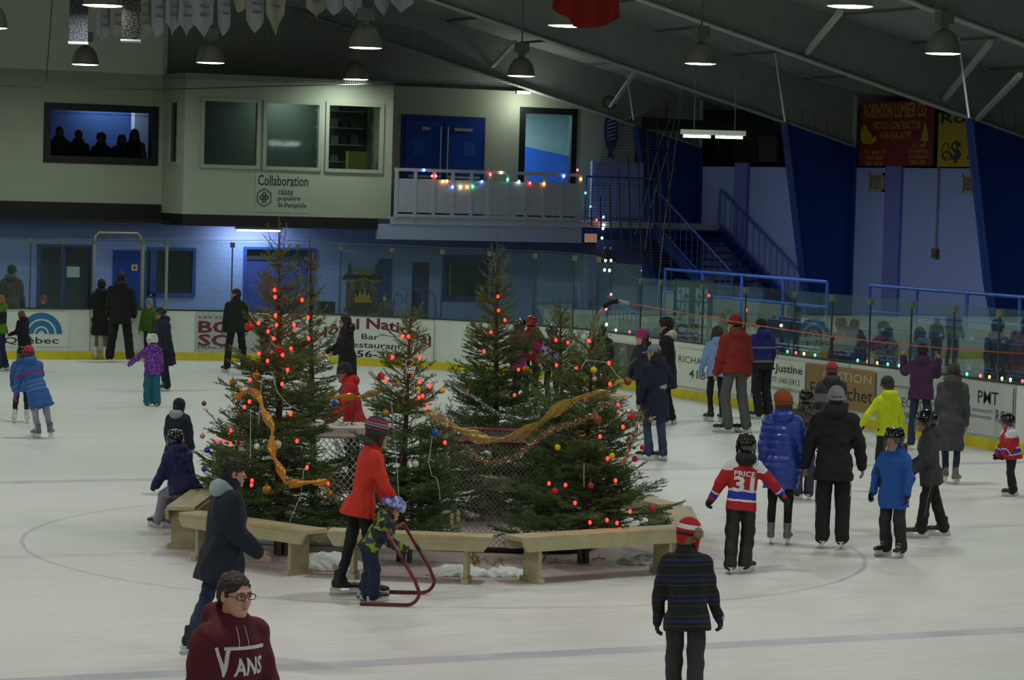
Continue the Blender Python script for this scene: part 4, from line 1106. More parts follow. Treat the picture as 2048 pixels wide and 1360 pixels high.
from mathutils.bvhtree import BVHTree
def decal(jk, V, F, h, kind, text, w, hh, cx, cz, side, m, bold=0.0, rot=0.0):
    """lettering or a patch laid on the chest (side 1) or the back (side -1) of a jacket, in its own frame"""
    bv = BVHTree.FromPolygons([tuple(v) for v in V], [tuple(int(i) for i in f) for f in F])
    if kind == 'text':
        me = text_fit(text, w, hh, bold)
    else:
        me = bpy.data.meshes.new('patch'); me.from_pydata([(x*w/2, z*hh/2, 0) for x, z in text], [], [tuple(range(len(text)))])
    n = len(me.vertices); co = np.empty(n*3, np.float32); me.vertices.foreach_get('co', co); co = co.reshape(-1, 3)
    import bmesh
    bm = bmesh.new(); bm.from_mesh(me); bmesh.ops.triangulate(bm, faces=bm.faces)
    for _ in range(2):
        ed = [e for e in bm.edges if e.calc_length() > .035]
        if not ed: break
        bmesh.ops.subdivide_edges(bm, edges=ed, cuts=1); bmesh.ops.triangulate(bm, faces=[f for f in bm.faces if len(f.verts) > 3])
    for v in bm.verts:
        x, z = v.co.x*cos(rot)-v.co.y*sin(rot), v.co.x*sin(rot)+v.co.y*cos(rot); X = cx+side*-1*x*(1), cz+z
        X0 = cx-side*x
        hit = bv.ray_cast(Vector((X0, side*.6, cz+z)), Vector((0, -side, 0)))
        y = hit[0].y if hit[0] is not None else 0
        v.co = Vector((X0, y+side*.005, cz+z))
    bm.to_mesh(me); bm.free(); me.materials.clear(); me.materials.append(m); me.name = 'lettering' if kind == 'text' else 'emblem'; me.update()
    o = bpy.data.objects.new('lettering' if kind == 'text' else 'emblem', me); link(o, jk)
    return o
# ---------------------------------------------------------------- the skaters and onlookers
F = fabric
pants_black = F('pants_black', '#17181a'); tight_black = F('tights_black', '#111215'); jeans = F('jeans', '#2a3a56', noise=.3); jeans2 = F('jeans_dark', '#1d2a44', noise=.25)
snow_black = F('snow_pants', '#191a1c', rough=.6); grey_pants = F('pants_grey', '#4f5050'); coat_black = F('coat_black', '#0f1012'); coat_black2 = F('coat_black_matte', '#131416')
knit_grey = F('knit_grey', '#7c7d80', bscale=140); knit_black = F('knit_black', '#191a1d', bscale=140); knit_orange = F('knit_rust', '#8f4a1c', bscale=140)
fur_grey = mat('fur_grey', '#4a4a42', .95); fur_brown = mat('fur_brown', '#6b5434', .95); fur_taupe = mat('fur_taupe', '#6d655c', .95)
m_white = mat('print_white', '#d4d7dc', .7)
BARE = 'bare'; GL = (black_glove, 1.1, 'winter'); HK = (black_glove, 1.35, 'hockey')
def jersey_zone(p, t):
    z, x = p[:, 2], np.abs(p[:, 0]); m = np.zeros(len(p), int); b = t < 0
    m[b & (z < .092) & (z > .005)] = 1; m[b & (z < .077) & (z > .02)] = 2
    m[b & (z > .238) & (x > .052) & (z-.238 > (.09-x)*.5)] = 1
    a = ~b; m[a & (t < .4) & (z > .222)] = 1; m[a & (t > 1.5) & (t < 1.6)] = 1; m[a & (t >= 1.6) & (t < 1.86)] = 2
    return m
jred, jblue = F('jersey_red', '#a81a24', noise=.08), F('jersey_blue', '#23329c', noise=.08); jwhite = F('jersey_white', '#d2d4d8', noise=.05)

# near skaters
person(446, 1771, 1141, 146, 'young man with short dark hair and glasses wearing a maroon hoodie with white lettering', h=1.77, vox=.007, skin='#c79a84', hair=('short', '#2b1d14'), eyes=True, glasses='#0c0c0e', sx=1.05,
       up=dict(mat=F('hoodie_maroon', '#54101f', noise=.1), puff=.024, hem=-.04, name='hoodie', collar=False, under=F('shirt_red', '#9c1620'), decals=[('text', 'V', .10, .17, .125, .352, 1, m_white, .03), ('text', 'ANS', .215, .105, -.04, .32, 1, m_white, .03), ('patch', [(-1, -1), (1, -1), (1, 1), (-1, 1)], .27, .02, -.02, .427, 1, m_white),
               ('patch', [(-.2, -1), (.2, -1), (.2, 1), (-.2, 1)], .022, .11, .03, .49, 1, m_white), ('patch', [(-.2, -1), (.2, -1), (.2, 1), (-.2, 1)], .022, .11, -.035, .49, 1, m_white)], wr=.009),
       low=dict(mat=jeans2), pose=dict(al=(5, 14, 14), ar=(5, 14, 14), head=(-4, 3, 0)))
person(440, 1319, 918, 78, 'dark haired teenager in a navy jacket with pale grey hood gliding past the bench', h=1.66, vox=.008, skin='#a9826d', hair=('shaggy', '#241b12'), eyes=True,
       up=dict(mat=F('jacket_navy', '#131f2e', noise=.12), hoodmat=F('hood_palegrey', '#9fb0ae'), puff=.05, hem=-.15, flare=1.15, wr=.009, decals=[('patch', [(-1, -1), (1, .8), (1, 1), (-1, -.8)], .14, .05, -.1, .2, 1, m_white)]),
       low=dict(mat=jeans), pose=dict(lean=6, al=(2, 14, 12), ar=(10, 12, 42), head=(6, 2, 0), fl=(-.1, -.2, 0, -8, 0), fr=(.08, .22, 0, 8, 0)))
tq = F('toque_flames', '#a8140f', '#a8140f', kind='bands', bscale=140, bands=[(.062, .098, '#d6d2da'), (.012, .038, '#101012')])
rt, d = person(1366, 1442, 1037, 4, 'child in a red and white earflap hat and black sweater with thin lines', h=1.5, c=.35, vox=.008, hair=('short', '#7a6040'), hat=('earflap', tq, 'earflap_hat'), hands=(black_glove, 1.2, 'winter'),
       up=dict(mat=F('sweater_lines', '#0d1014', '#3e423a', sc=13, kind='lines', duty=.06, col3='#152250'), puff=.016, hem=-.07, flare=1.04, name='sweater', hood=False, wr=.008), low=dict(mat=F('pants_charcoal', '#2b2c2e'), fit=1.2),
       pose=dict(lean=4, side=-3, al=(6, 11, 8), ar=(10, 15, 14, 14), head=(28, 4, 6)))
# lettering across the cuff of the right glove is worked as a small patch
pb_ = MB().sph((0, 0, 0), .035, 12, 8); rgp = random.Random(2)
for i in range(160):
    a, z = rgp.random()*2*pi, rgp.uniform(-1, 1); q = np.array([cos(a)*math.sqrt(1-z*z), sin(a)*math.sqrt(1-z*z), z]); pb_.tube([q*.03, q*.052], [.003, .001], 4)
po = pb_.build('pompom', mat('pompom', '#8d8368', .95), rt, True); po.matrix_local = mat4(d['Mhd'], d['hc']+d['Mhd']@np.array([.09, -.03, .04]))
cf = bpy.data.meshes.new_from_object
for s, (S, E_, W_, Mh_) in zip((-1, 1), d['arms']):
    if s < 0: continue
    me = text_fit('WARRIOR', .085, .022, .01); me.materials.clear(); me.materials.append(m_white); o = bpy.data.objects.new('lettering', me); link(o, rt)
    Mo = np.stack([-Mh_[:, 0], -Mh_[:, 1], Mh_[:, 2]], 1); o.matrix_local = mat4(Mo, W_+Mh_[:, 2]*.043-Mh_[:, 1]*.0)
rt31, d = person(1478, 1147, 868, -4, 'child in a red hockey jersey with white number 31, black helmet and snow pants', h=1.3, c=.6, vox=.0065, hair=('short', '#3a2c1d'), helm=('hockey', hel_black, 'cage', 'tag'), hands=HK,
       up=dict(mat=[jred, jwhite, jblue], zones=jersey_zone, puff=.022, hem=-.06, name='hockey_jersey', hoodmat=F('hood_black', '#141518'), wr=.004, flare=.95,
               decals=[('text', '31', .2, .15, .0, .168, -1, m_white, .035), ('text', 'PRICE', .2, .05, .0, .27, -1, m_white, .02)]), low=dict(mat=snow_black, fit=1.35, cuff=.036, name='snow_pants'),
       pose=dict(lean=4, side=4, al=(5, 30, 12, 24), ar=(5, 42, 14, 38), head=(4, -2, 0), fl=(-.12, -.02, 0, -4, 0), fr=(.1, .06, 0, 35, 0)))
person(716, 1196, 838, 76, 'woman in a bright red coat and striped woolly hat, bending over a small child', h=1.64, vox=.008, skin='#b38a72', hair=('bob', '#2e2218'), eyes=True, hands=GL,
       hat=('slouch', F('hat_stripes', '#2c2f3c', '#2c2f3c', kind='bands', bscale=140, bands=[(.035, .055, '#8a2f52'), (.068, .078, '#7fb3b8'), (.088, .105, '#d05a55'), (.12, .135, '#8a2f52')])),
       up=dict(mat=F('coat_red', '#c62f1e', noise=.06), puff=.012, hem=-.085, flare=1.22, waist=.86, hood=False, fur=fur_grey, wr=.006), low=dict(mat=tight_black, fit=.92),
       pose=dict(lean=13, al=(26, 22, 14), ar=(22, 14, 20), head=(0, 8, 0), fl=(-.08, -.12, 0, -3, 0), fr=(.08, .12, 0, 3, 0)))
bike = F('bike_helmet', '#8fb6d8', '#6a4fa8', kind='camo', sc=22, rough=.2); camo_y = F('jacket_camo_lime', '#1d2422', '#7f9424', kind='camo', sc=12, col3='#2a3a52')
person(744, 1204, 998, 66, 'small child in a light blue bicycle helmet and lime camouflage jacket holding the skating aid', h=1.06, c=1, vox=.0085, hair=('short', '#5a4630'), helm=('bike', bike), hands=GL, skin='#b38a72',
       up=dict(mat=camo_y, puff=.022, hem=-.04, wr=.006), low=dict(mat=F('snow_navy', '#16223c'), fit=1.4, cuff=.04, name='snow_pants'),
       pose=dict(lean=36, py=-.05, al=(24, 14, 52), ar=(24, 14, 52), head=(0, 14, 0), fl=(-.07, .0, 0, 0, 0), fr=(.07, .05, 0, 0, 0)))
# the two seated or standing on the left of the island
person(352, 990, 795, 30, 'boy in a navy knit hat and navy jacket standing behind the seated child', h=1.3, c=.4, vox=.010, hair=('short', '#2a211a'), hat=('balaclava', F('hat_navy', '#14153a', bscale=140)),
       up=dict(mat=F('jacket_navy2', '#151a30'), puff=.04, hem=-.08, hoodmat=F('hood_grey2', '#8d8f98')), low=dict(mat=pants_black, fit=1.2), pose=dict(head=(20, 0, 0)))
dots = F('jacket_dots', '#141d48', '#4a5596', kind='dots', sc=42)
person(326, 1054, 858, -42, 'child in a shiny black helmet and dotted navy jacket sitting on the bench', h=1.28, c=.7, vox=.009, hair=('short', '#2a211a'), helm=('hockey', hel_black), hands=GL,
       up=dict(mat=dots, puff=.055, hem=-.07, flare=1.1), low=dict(mat=F('pants_lilacgrey', '#8a8896'), fit=1.35), seat=.52, pose=dict(lean=22, py=-.34, al=(20, 16, 30), ar=(25, 10, 40), head=(30, 5, 0), fl=(-.12, .02, 0, 0, 0), fr=(.1, .0, 0, 0, 0)))
person(706, 972, 725, 262, 'person in a red hooded jacket and black woolly hat leaning over the far bench', h=1.6, vox=.011, skin='#a07a66', hair=('short', '#2a1c16'), hat=('toque', knit_black),
       up=dict(mat=F('jacket_red', '#a8161c'), puff=.03, hem=-.1, decals=()), low=dict(mat=pants_black, fit=1.2), pose=dict(lean=13, al=(15, 10, 50), ar=(15, 10, 50), head=(0, 8, 0)))

# right-hand group, mid distance
puffer = F('puffer_blue', '#1d3a9c', rough=.35, noise=.08, coat=.3)
person(1558, 1088, 783, 4, 'woman in a shiny royal blue puffer coat and rust brown knitted hat', h=1.66, vox=.009, hair=('bob', '#4a2f1c'), hat=('slouch', knit_orange), skate='grey', skin='#b38a72',
       up=dict(mat=puffer, puff=.03, hem=-.17, flare=.98, ridge=.010, rl=.085, wr=.007), low=dict(mat=tight_black, fit=.88), pose=dict(lean=3, al=(3, 10, 8), ar=(5, 14, 10), head=(35, 0, 0), fl=(-.1, .0, 0, -4, 0), fr=(.1, .0, 0, 4, 0)))
person(1662, 1096, 772, 2, 'large man in black jacket and track pants with a light grey knit hat', h=1.78, vox=.009, sx=1.12, hair=('short', '#2a211a'), hat=('toque', knit_grey), hands=BARE, skin='#8d7c6e',
       up=dict(mat=coat_black2, puff=.035, hem=-.12, flare=1.05), low=dict(mat=pants_black, fit=1.35, cuff=.034, stripe=mat('piping_grey', '#77787c', .7)), pose=dict(lean=4, al=(3, 18, 8, 8), ar=(3, 18, 10, 8), fl=(-.11, 0, 0, -10, 0), fr=(.12, .02, 0, 4, 0)))
person(1605, 998, 780, 6, 'child in grey camouflage jacket and black helmet between two adults', h=1.35, c=.5, vox=.010, hair=('short', '#2a211a'), helm=('hockey', hel_black, 'cage', 'tag'), hands=HK,
       up=dict(mat=F('jacket_camo_grey', '#232426', '#4d4640', kind='camo', sc=16, col3='#5d5a58'), puff=.025), low=dict(mat=F('pants_slate', '#34384e'), fit=1.3), pose=dict(fl=(-.12, -.1, 0, -60, 0), fr=(.1, .0, 0, 0, 0)))
person(1657, 952, 724, -8, 'person in grey and black coat and red striped hat behind the large man', h=1.65, vox=.012, hair=('short', '#2a211a'), hat=('toque', F('toque_redgrey', '#8c2424', '#8c2424', kind='bands', bands=[(.03, .06, '#3a3c44')])),
       up=dict(mat=F('coat_greyblack', '#2b2d30', '#6b6d70', kind='bands', bands=[(.2, .33, '#606266')]), puff=.03, hem=-.1), low=dict(mat=pants_black, fit=1.1))
person(1772, 982, 752, -32, 'boy in a neon yellow hoodie, dark knit hat and hockey gloves', h=1.5, c=.3, vox=.010, hair=('short', '#5a4028'), hat=('toque', F('knit_dark', '#2a2b30', bscale=140)), hands=HK,
       up=dict(mat=F('hoodie_neon', '#c3d413', noise=.06), puff=.014, hem=-.04, name='hoodie'), low=dict(mat=pants_black, fit=1.15), pose=dict(lean=6, al=(12, 34, 8, 24), ar=(10, 22, 20)))
person(1784, 1114, 855, 214, 'child in a royal blue parka with brown fur hood and black helmet, facing left', h=1.2, c=.7, vox=.0085, skin='#b38a72', hair=('short', '#4a3828'), helm=('hockey', hel_black, 'cage'), eyes=True, hands=GL,
       up=dict(mat=F('parka_blue', '#17509c', noise=.07), puff=.026, hem=-.13, fur=fur_brown, wr=.009, decals=[('patch', [(-1, -1), (1, -1), (1, 1), (-1, 1)], .045, .06, .14, .19, 1, mat('badge', '#22262c', .6))]),
       low=dict(mat=snow_black, fit=1.3, cuff=.036, name='snow_pants'), pose=dict(lean=3, al=(6, 20, 14), ar=(6, 20, 10), fl=(-.12, .0, 0, -14, 0), fr=(.12, .03, 0, 6, 0)))
person(1857, 1076, 820, 262, 'child in a dark grey jacket and caged black helmet skating left, wine red skates', h=1.38, c=.55, vox=.009, skin='#a07a66', hair=('short', '#4a3828'), helm=('hockey', hel_black, 'cage'), hands=HK,
       up=dict(mat=F('jacket_darkgrey', '#33363a', noise=.1), puff=.02, hem=-.1), low=dict(mat=pants_black, fit=1.2, stripe=mat('piping_grey', '')), pose=dict(lean=7, al=(14, 10, 35), ar=(14, 12, 35), fl=(-.07, .17, 0, 0, 0), fr=(.07, -.15, 0, 0, 0)))
person(1838, 900, 686, -2, 'adult in a plum purple jacket holding both hands up to take a picture', h=1.7, vox=.012, hair=('short', '#15110e'), hat=('toque', knit_black),
       up=dict(mat=F('jacket_plum', '#3f1d42'), puff=.045, hem=-.06), low=dict(mat=jeans2), pose=dict(al=(62, 22, 95), ar=(58, 18, 95), fl=(-.15, 0, 0, -10, 0), fr=(.15, 0, 0, 10, 0)))
person(1898, 968, 727, 6, 'woman in a long grey parka with taupe fur hood seen from behind', h=1.66, vox=.010, hair=('long', '#2b1d16'), skate='grey',
       up=dict(mat=F('parka_grey', '#3f4246', noise=.1), puff=.022, hem=-.27, flare=.95, fur=fur_taupe), low=dict(mat=jeans2, fit=.9), pose=dict(al=(4, 8, 10), ar=(4, 8, 10), fl=(-.1, .25, 0, -20, 0), fr=(.1, .0, 0, 10, 0)))
person(2020, 992, 828, 248, 'small child in a striped red hockey jersey at the picture edge', h=1.15, c=.85, vox=.010, skin='#a07a66', hair=('short', '#4a3828'), helm=('hockey', hel_black, 'visor'), hands=HK,
       up=dict(mat=[jred, jwhite, jblue], zones=jersey_zone, puff=.045, hem=-.05, name='hockey_jersey', hood=False), low=dict(mat=pants_black, fit=1.3), pose=dict(lean=10, al=(16, 14, 30), ar=(12, 14, 20)))
# by the side boards
person(1308, 921, 687, -38, 'man in a navy hooded jacket and grey cap, blue jeans, seen from behind', h=1.76, vox=.010, sx=1.05, hair=('short', '#3a2c1d'), hat=('cap', F('cap_grey', '#7b7e88')),
       up=dict(mat=F('jacket_navy3', '#10152c'), puff=.03, hem=-.16, decals=[('patch', [(-1, .2), (-.4, .6), (.5, 1), (1, .6), (.6, .2), (1, -.3), (.4, -.2), (.3, -.8), (-.2, -.3), (-.8, -.7), (-.5, -.1)], .2, .1, .05, .17, -1, mat('eagle_print', '#9aa0b4', .7))]),
       low=dict(mat=jeans, fit=1.05), skate='hockey', pose=dict(lean=4, al=(4, 12, 10), ar=(10, 38, 70, -10), head=(-30, 6, 0), fl=(-.1, .08, 0, -25, 0), fr=(.08, -.06, 0, 0, 0)))
person(1282, 850, 658, 232, 'child in a magenta knit hat and dark jacket beside the man in the cap', h=1.45, c=.4, vox=.012, skin='#b38a72', hair=('long', '#3a2818'), hat=('toque', F('knit_magenta', '#9c1f63', bscale=140)),
       up=dict(mat=F('jacket_ink', '#11152a'), puff=.02), low=dict(mat=pants_black))
person(1330, 850, 637, 268, 'woman with curly black hair, white glasses and a black coat with cream collar', h=1.68, vox=.012, skin='#a9826d', hair=('curly', '#14100e'), glasses='#cfcfcf',
       up=dict(mat=coat_black, puff=.025, hem=-.2, hoodmat=F('collar_cream', '#b8b3a4')), low=dict(mat=pants_black))
person(1466, 866, 629, -26, 'man in a brick red bomber jacket with fur hood, red knit hat and grey trousers', h=1.8, vox=.011, sx=1.08, skin='#b38a72', hair=('short', '#2a211a'), hat=('toque', F('toque_red', '#7a1420', '#7a1420', kind='bands', bands=[(.0, .03, '#2a1a3a')])),
       up=dict(mat=F('bomber_red', '#7e1f18', noise=.1), puff=.04, hem=-.03, waist=1.08, fur=fur_brown, wr=.009), low=dict(mat=grey_pants, fit=1.25), pose=dict(al=(6, 12, 14), ar=(6, 14, 10), head=(-30, 0, 0), fl=(-.14, .02, 0, -60, 0), fr=(.15, -.02, 0, -40, 0)))
person(1522, 838, 636, -30, 'man in a royal blue jacket with grey stripe across the back, black trousers and cap', h=1.76, vox=.011, sx=1.06, skin='#b38a72', hair=('short', '#2a211a'), hat=('cap', F('cap_dark', '#1c1a1c')),
       up=dict(mat=F('jacket_royal', '#16206e', '#16206e', kind='bands', bands=[(.045, .085, '#6f6f6c'), (.3, .33, '#6f6f6c'), (-.2, .045, '#0e0f14')]), puff=.03, hem=-.05), low=dict(mat=F('pants_ink', '#0f1320'), fit=1.35), pose=dict(lean=6, head=(-30, 4, 0), fl=(-.1, 0, 0, -30, 0), fr=(.1, 0, 0, -20, 0)))
person(1430, 843, 652, -24, 'girl in a pale blue jacket with brown hair standing behind the man in red', h=1.5, c=.2, vox=.012, hair=('long', '#33241a'),
       up=dict(mat=F('jacket_paleblue', '#7e9fd0', noise=.06), puff=.022, hem=-.06), low=dict(mat=pants_black, fit=.95), pose=dict(al=(6, 16, 14)))
# far side, behind the trees
person(470, 745, 577, -10, 'man in a dark green jacket and black trousers looking left, feet apart', h=1.78, vox=.013, skin='#a07a66', hair=('short', '#1a1512'),
       up=dict(mat=F('jacket_darkgreen', '#131b18'), puff=.03, hem=-.06, hood=False), low=dict(mat=F('pants_jet', '#0f1110'), fit=1.2), skate='hockey', pose=dict(lean=4, head=(-62, 0, 0), fl=(-.2, .0, 0, -20, 0), fr=(.2, 0, 0, 16, 0), al=(4, 12, 8), ar=(4, 14, 8)))
person(527, 748, 640, 100, 'child in a dark helmet and blue jacket half hidden behind the tallest tree', h=1.2, c=.6, vox=.014, helm=('hockey', hel_black), hair=None, up=dict(mat=F('jacket_indigo', '#2a3270'), puff=.02), low=dict(mat=jeans))
person(692, 809, 630, 252, 'woman with glasses and dark hair in a long black coat with grey fur hood', h=1.66, vox=.011, skin='#a9826d', hair=('long', '#241913'), glasses='#141414',
       up=dict(mat=coat_black, puff=.035, hem=-.3, flare=1.02, fur=fur_taupe), low=dict(mat=pants_black), pose=dict(lean=4, al=(20, 10, 45), ar=(20, 10, 45), head=(10, 4, 0)))
person(1032, 806, 638, 58, 'girl in a hot pink jacket and black helmet reaching out one arm', h=1.35, c=.4, vox=.012, helm=('hockey', hel_black), hair=('long', '#3a2818'),
       up=dict(mat=F('jacket_pink', '#a8287c', noise=.08), puff=.022, hem=-.14), low=dict(mat=pants_black, fit=1.1), pose=dict(al=(50, 20, 10), ar=(60, 20, 8)))
person(1060, 800, 632, -20, 'child in a red jacket and glossy red helmet behind the girl in pink', h=1.35, c=.4, vox=.012, helm=('hockey', mat('helmet_red', '#8a1010', .15, coat=.6)), hair=('short', '#3a2818'),
       up=dict(mat=F('jacket_red2', '#7c1416'), puff=.022), low=dict(mat=pants_black))
person(1102, 812, 650, -40, 'child in a white jacket with black scribble pattern and black helmet', h=1.35, c=.45, vox=.011, helm=('hockey', hel_black, 'tag'), hair=('short', '#3a2818'),
       up=dict(mat=F('jacket_scribble', '#9c8fa8', '#17161c', kind='camo', sc=20), puff=.022, hem=-.08), low=dict(mat=tight_black), hands=GL)
person(1200, 812, 650, 8, 'person in a charcoal jacket seen from behind through the right tree', h=1.62, vox=.013, hair=('short', '#1a1210'), up=dict(mat=F('jacket_charcoal', '#25272c'), puff=.025, hem=-.1), low=dict(mat=jeans2))
# left side
person(47, 742, 622, -50, 'woman with light brown hair in a black coat at the boards, looking down', h=1.66, vox=.013, skin='#a07a66', hair=('bob', '#6b4a2c'), up=dict(mat=coat_black, puff=.03, hem=-.2, hood=True), low=dict(mat=tight_black), pose=dict(lean=8, al=(15, 8, 60), ar=(15, 8, 60), head=(0, 14, 0)))
person(1, 742, 590, -80, 'person in a neon green and black jacket cut off by the picture edge', h=1.6, vox=.014, hair=('bob', '#8a6a2c'), up=dict(mat=F('jacket_limeblack', '#4f7a14', '#15171a', kind='bands', bands=[(.14, .4, '#14161a')]), puff=.02), low=dict(mat=jeans2))
person(72, 876, 692, -18, 'girl in a long blue coat, red patterned hat and lilac tights skating away', h=1.35, c=.5, vox=.010, hair=('bob', '#3a2a1c'), hat=('toque', F('hat_redpattern', '#a81d2c', '#d8606c', kind='dots', sc=40)), skate='grey', hands=(F('mitten_red', '#b01c30', '#d89098', kind='dots', sc=40), 1.2, 'winter'),
       up=dict(mat=F('coat_sky', '#2f5c9c', '#2f5c9c', kind='bands', bands=[(.235, .262, '#8c1c4c'), (.12, .126, '#8fa0c0'), (.05, .056, '#8fa0c0'), (-.02, -.014, '#8fa0c0')]), puff=.024, hem=-.2, flare=1.12), low=dict(mat=F('tights_lilac', '#9a94a8'), fit=1.0),
       pose=dict(lean=20, side=-12, al=(8, 16, 10), ar=(50, 22, 40), fl=(.0, -.02, 0, -10, 0), fr=(.25, -.1, .02, 30, 0), head=(0, -6, 0)))
person(42, 846, 694, 0, 'child in blue jacket and dark helmet hidden by the girl in red hat', h=1.2, c=.7, vox=.012, helm=('hockey', hel_black), hair=None, skate='figure', up=dict(mat=F('jacket_blue3', '#2c5490'), puff=.024, hem=-.1), low=dict(mat=F('tights_navy', '#161b30')), pose=dict(fl=(-.16, 0, 0, -10, 0), fr=(.14, 0, 0, 10, 0)))
person(200, 719, 558, 4, 'person in a black coat with bare tan legs and white skates at the rink gate', h=1.64, vox=.014, hair=('short', '#14100e'), hat=('toque', knit_black), skate='figure', up=dict(mat=coat_black, puff=.028, hem=-.24), low=dict(mat=F('stockings_tan', '#7d6a48'), fit=.85), pose=dict(fl=(-.1, 0, 0, -5, 0), fr=(.12, 0, 0, 5, 0)))
person(239, 724, 543, 6, 'tall broad man in black from head to foot at the rink gate', h=1.82, vox=.014, sx=1.15, hair=('short', '#14100e'), skate='figure', up=dict(mat=F('coat_black3', '#0d0d0f'), puff=.04, hem=-.12), low=dict(mat=F('coat_black3', ''), fit=1.4), pose=dict(fl=(-.2, 0, 0, -10, 0), fr=(.22, 0, 0, 10, 0)))
person(268, 717, 606, 4, 'child in a dark navy jacket and jeans beside the tall man in black', h=1.3, c=.4, vox=.014, hair=('short', '#14100e'), hat=('toque', knit_black), up=dict(mat=F('jacket_navy2', ''), puff=.025), low=dict(mat=jeans))
person(297, 722, 597, 200, 'child in a lime green jacket and silver helmet beside the skater in navy', h=1.35, c=.4, vox=.013, helm=('hockey', mat('helmet_silver', '#7d8684', .2, .3)), hair=None, up=dict(mat=F('jacket_lime', '#3f6410'), puff=.02), low=dict(mat=F('pants_navy', '#1a2038')))
person(328, 782, 613, 236, 'skater in a long navy coat and black helmet gliding left behind the girl in purple', h=1.6, vox=.012, helm=('hockey', hel_black, 'visor'), hair=None, skin='#8d6a58', hands=GL, up=dict(mat=F('coat_midnight', '#15182e'), puff=.028, hem=-.24), low=dict(mat=F('pants_ink', ''), fit=1.3), pose=dict(lean=10, al=(4, 12, 10), ar=(8, 10, 20)))
person(303, 812, 668, -14, 'little girl in a purple patterned jacket, teal snow pants and white helmet', h=1.2, c=.75, vox=.010, helm=('hockey', mat('helmet_white', '#cfcac0', .25)), hair=('long', '#3a2418'), hands=(F('mitten_purple', '#5a2a78'), 1.2, 'winter'),
       up=dict(mat=F('jacket_purple', '#4a1c72', '#8a50b0', kind='camo', sc=34), puff=.026, hem=-.08), low=dict(mat=F('snow_teal', '#17606e'), fit=1.55, cuff=.042, name='snow_pants'), pose=dict(al=(20, 45, 30, 30), ar=(4, 12, 12), head=(-25, 0, 0)))
# onlookers behind the glass
def behind(px, Y=None, X=None, z=0.13):
    q = PY(px, 600, Y) if Y is not None else PX(px, 700, X); return (q[0], q[1], z)
person(22, 600, 529, 15, 'man in a brown coat and dark cap standing behind the end glass', world=behind(22, 31.6), h=1.75, vox=.016, hair=('short', '#1a1512'), hat=('toque', knit_black), up=dict(mat=F('coat_brown', '#4a3c34'), puff=.03, hem=-.15), low=dict(mat=pants_black), skate=None)
person(88, 600, 590, 190, 'small child in a red hat peering through the end glass', world=behind(88, 31.4), h=1.3, c=.6, vox=.016, hair=None, hat=('toque', F('knit_brick', '#8a3a34')), up=dict(mat=jeans2, puff=.02), low=dict(mat=pants_black), skate=None)
person(776, 620, 588, 205, 'woman with long hair behind the end glass beside the fireplace picture', world=behind(776, 31.9), h=1.6, vox=.015, hair=('long', '#241913'), up=dict(mat=F('jacket_greybrown', '#4a4850'), puff=.02), low=dict(mat=pants_black), skate=None, pose=dict(side=8))
for px, tp, lab, cc, hcol in ((1444, 627, 'person with dark hair behind the side glass above the man in red', 0, '#141012'), (1655, 655, 'man in a reflective dark jacket sitting low behind the side glass', 0, '#1a1512'), (1722, 668, 'person in a plum jacket behind the side glass left of the gap in the railing', 0, '#3a1c1c'), (2004, 726, 'child in a dark hat close behind the side glass near the picture edge', .6, '#101014')):
    person(px, 0, tp, 250, lab, world=behind(px, X=14.4, z=.18), h=1.65 if not cc else 1.3, c=cc, vox=.016, hair=('short', hcol), up=dict(mat=F('coat_spect_%d' % px, {1444: '#14161a', 1655: '#1a2430', 1722: '#2c1830', 2004: '#16161c'}[px]), puff=.025), low=dict(mat=pants_black), skate=None)
for px, tp, lab, hcol, hr in ((113, 253, 'dark outlined onlooker at the outer end of the upstairs window', '#0e0e10', 'short'), (151, 259, 'onlooker with round head second in the upstairs window', '#0e0e10', 'short'), (196, 267, 'onlooker with curly hair in the middle of the upstairs window', '#1c1412', 'curly'),
                       (237, 268, 'shorter onlooker with long hair in the upstairs window', '#141012', 'bob'), (262, 258, 'long haired onlooker beside the pale pillar in the upstairs window', '#1a1412', 'long')):
    person(px, 0, tp, 180, lab, world=behind(px, Y=YU+(.75 if px in (113, 196, 262) else 1.35), z=3.13), h=1.7, vox=.018, skin='#6a5248', hair=(hr, hcol), up=dict(mat=F('coat_window_%d' % px, '#1a1d26'), puff=.02), low=dict(mat=pants_black), skate=None, pose=dict(al=(10, 12, 30), ar=(10, 12, 30)))
# ---------------------------------------------------------------- spruce trees on the island
needle_m = mat('needles', '#527540', .6, noise=.45, nscale=5)
needle_b = mat('needles_dry', '#8c8a52', .65, noise=.4, nscale=6)
bark_m = mat('bark', '#4a3a2a', .85, noise=.3, nscale=18, bump=.6, bscale=60)
twig_m = mat('twig', '#5d5a38', .8, noise=.2, nscale=20)

def needles(A, B, rg, per_m=300, ln=.021, wd=.0052):
    """triangles of needles around many twig segments A->B"""
    L = np.linalg.norm(B-A, axis=1); n = np.maximum((L*per_m).astype(int), 2)
    idx = np.repeat(np.arange(len(A)), n); t = rg.rand(len(idx))[:, None]
    P = A[idx]*(1-t)+B[idx]*t; D = (B-A)[idx]; D /= np.linalg.norm(D, axis=1)[:, None]+1e-9
    R_ = rg.normal(size=P.shape); R_ -= D*(R_*D).sum(1)[:, None]; R_[:, 2] += .25; R_ /= np.linalg.norm(R_, axis=1)[:, None]+1e-9
    dr = R_*.8+D*.62; dr /= np.linalg.norm(dr, axis=1)[:, None]
    S = np.cross(dr, rg.normal(size=P.shape)); S /= np.linalg.norm(S, axis=1)[:, None]+1e-9
    l = ln*(.75+.5*rg.rand(len(P)))[:, None]
    V = np.stack([P-S*wd/2, P+S*wd/2, P+dr*l], 1).reshape(-1, 3)
    return V, np.arange(len(V)).reshape(-1, 3)
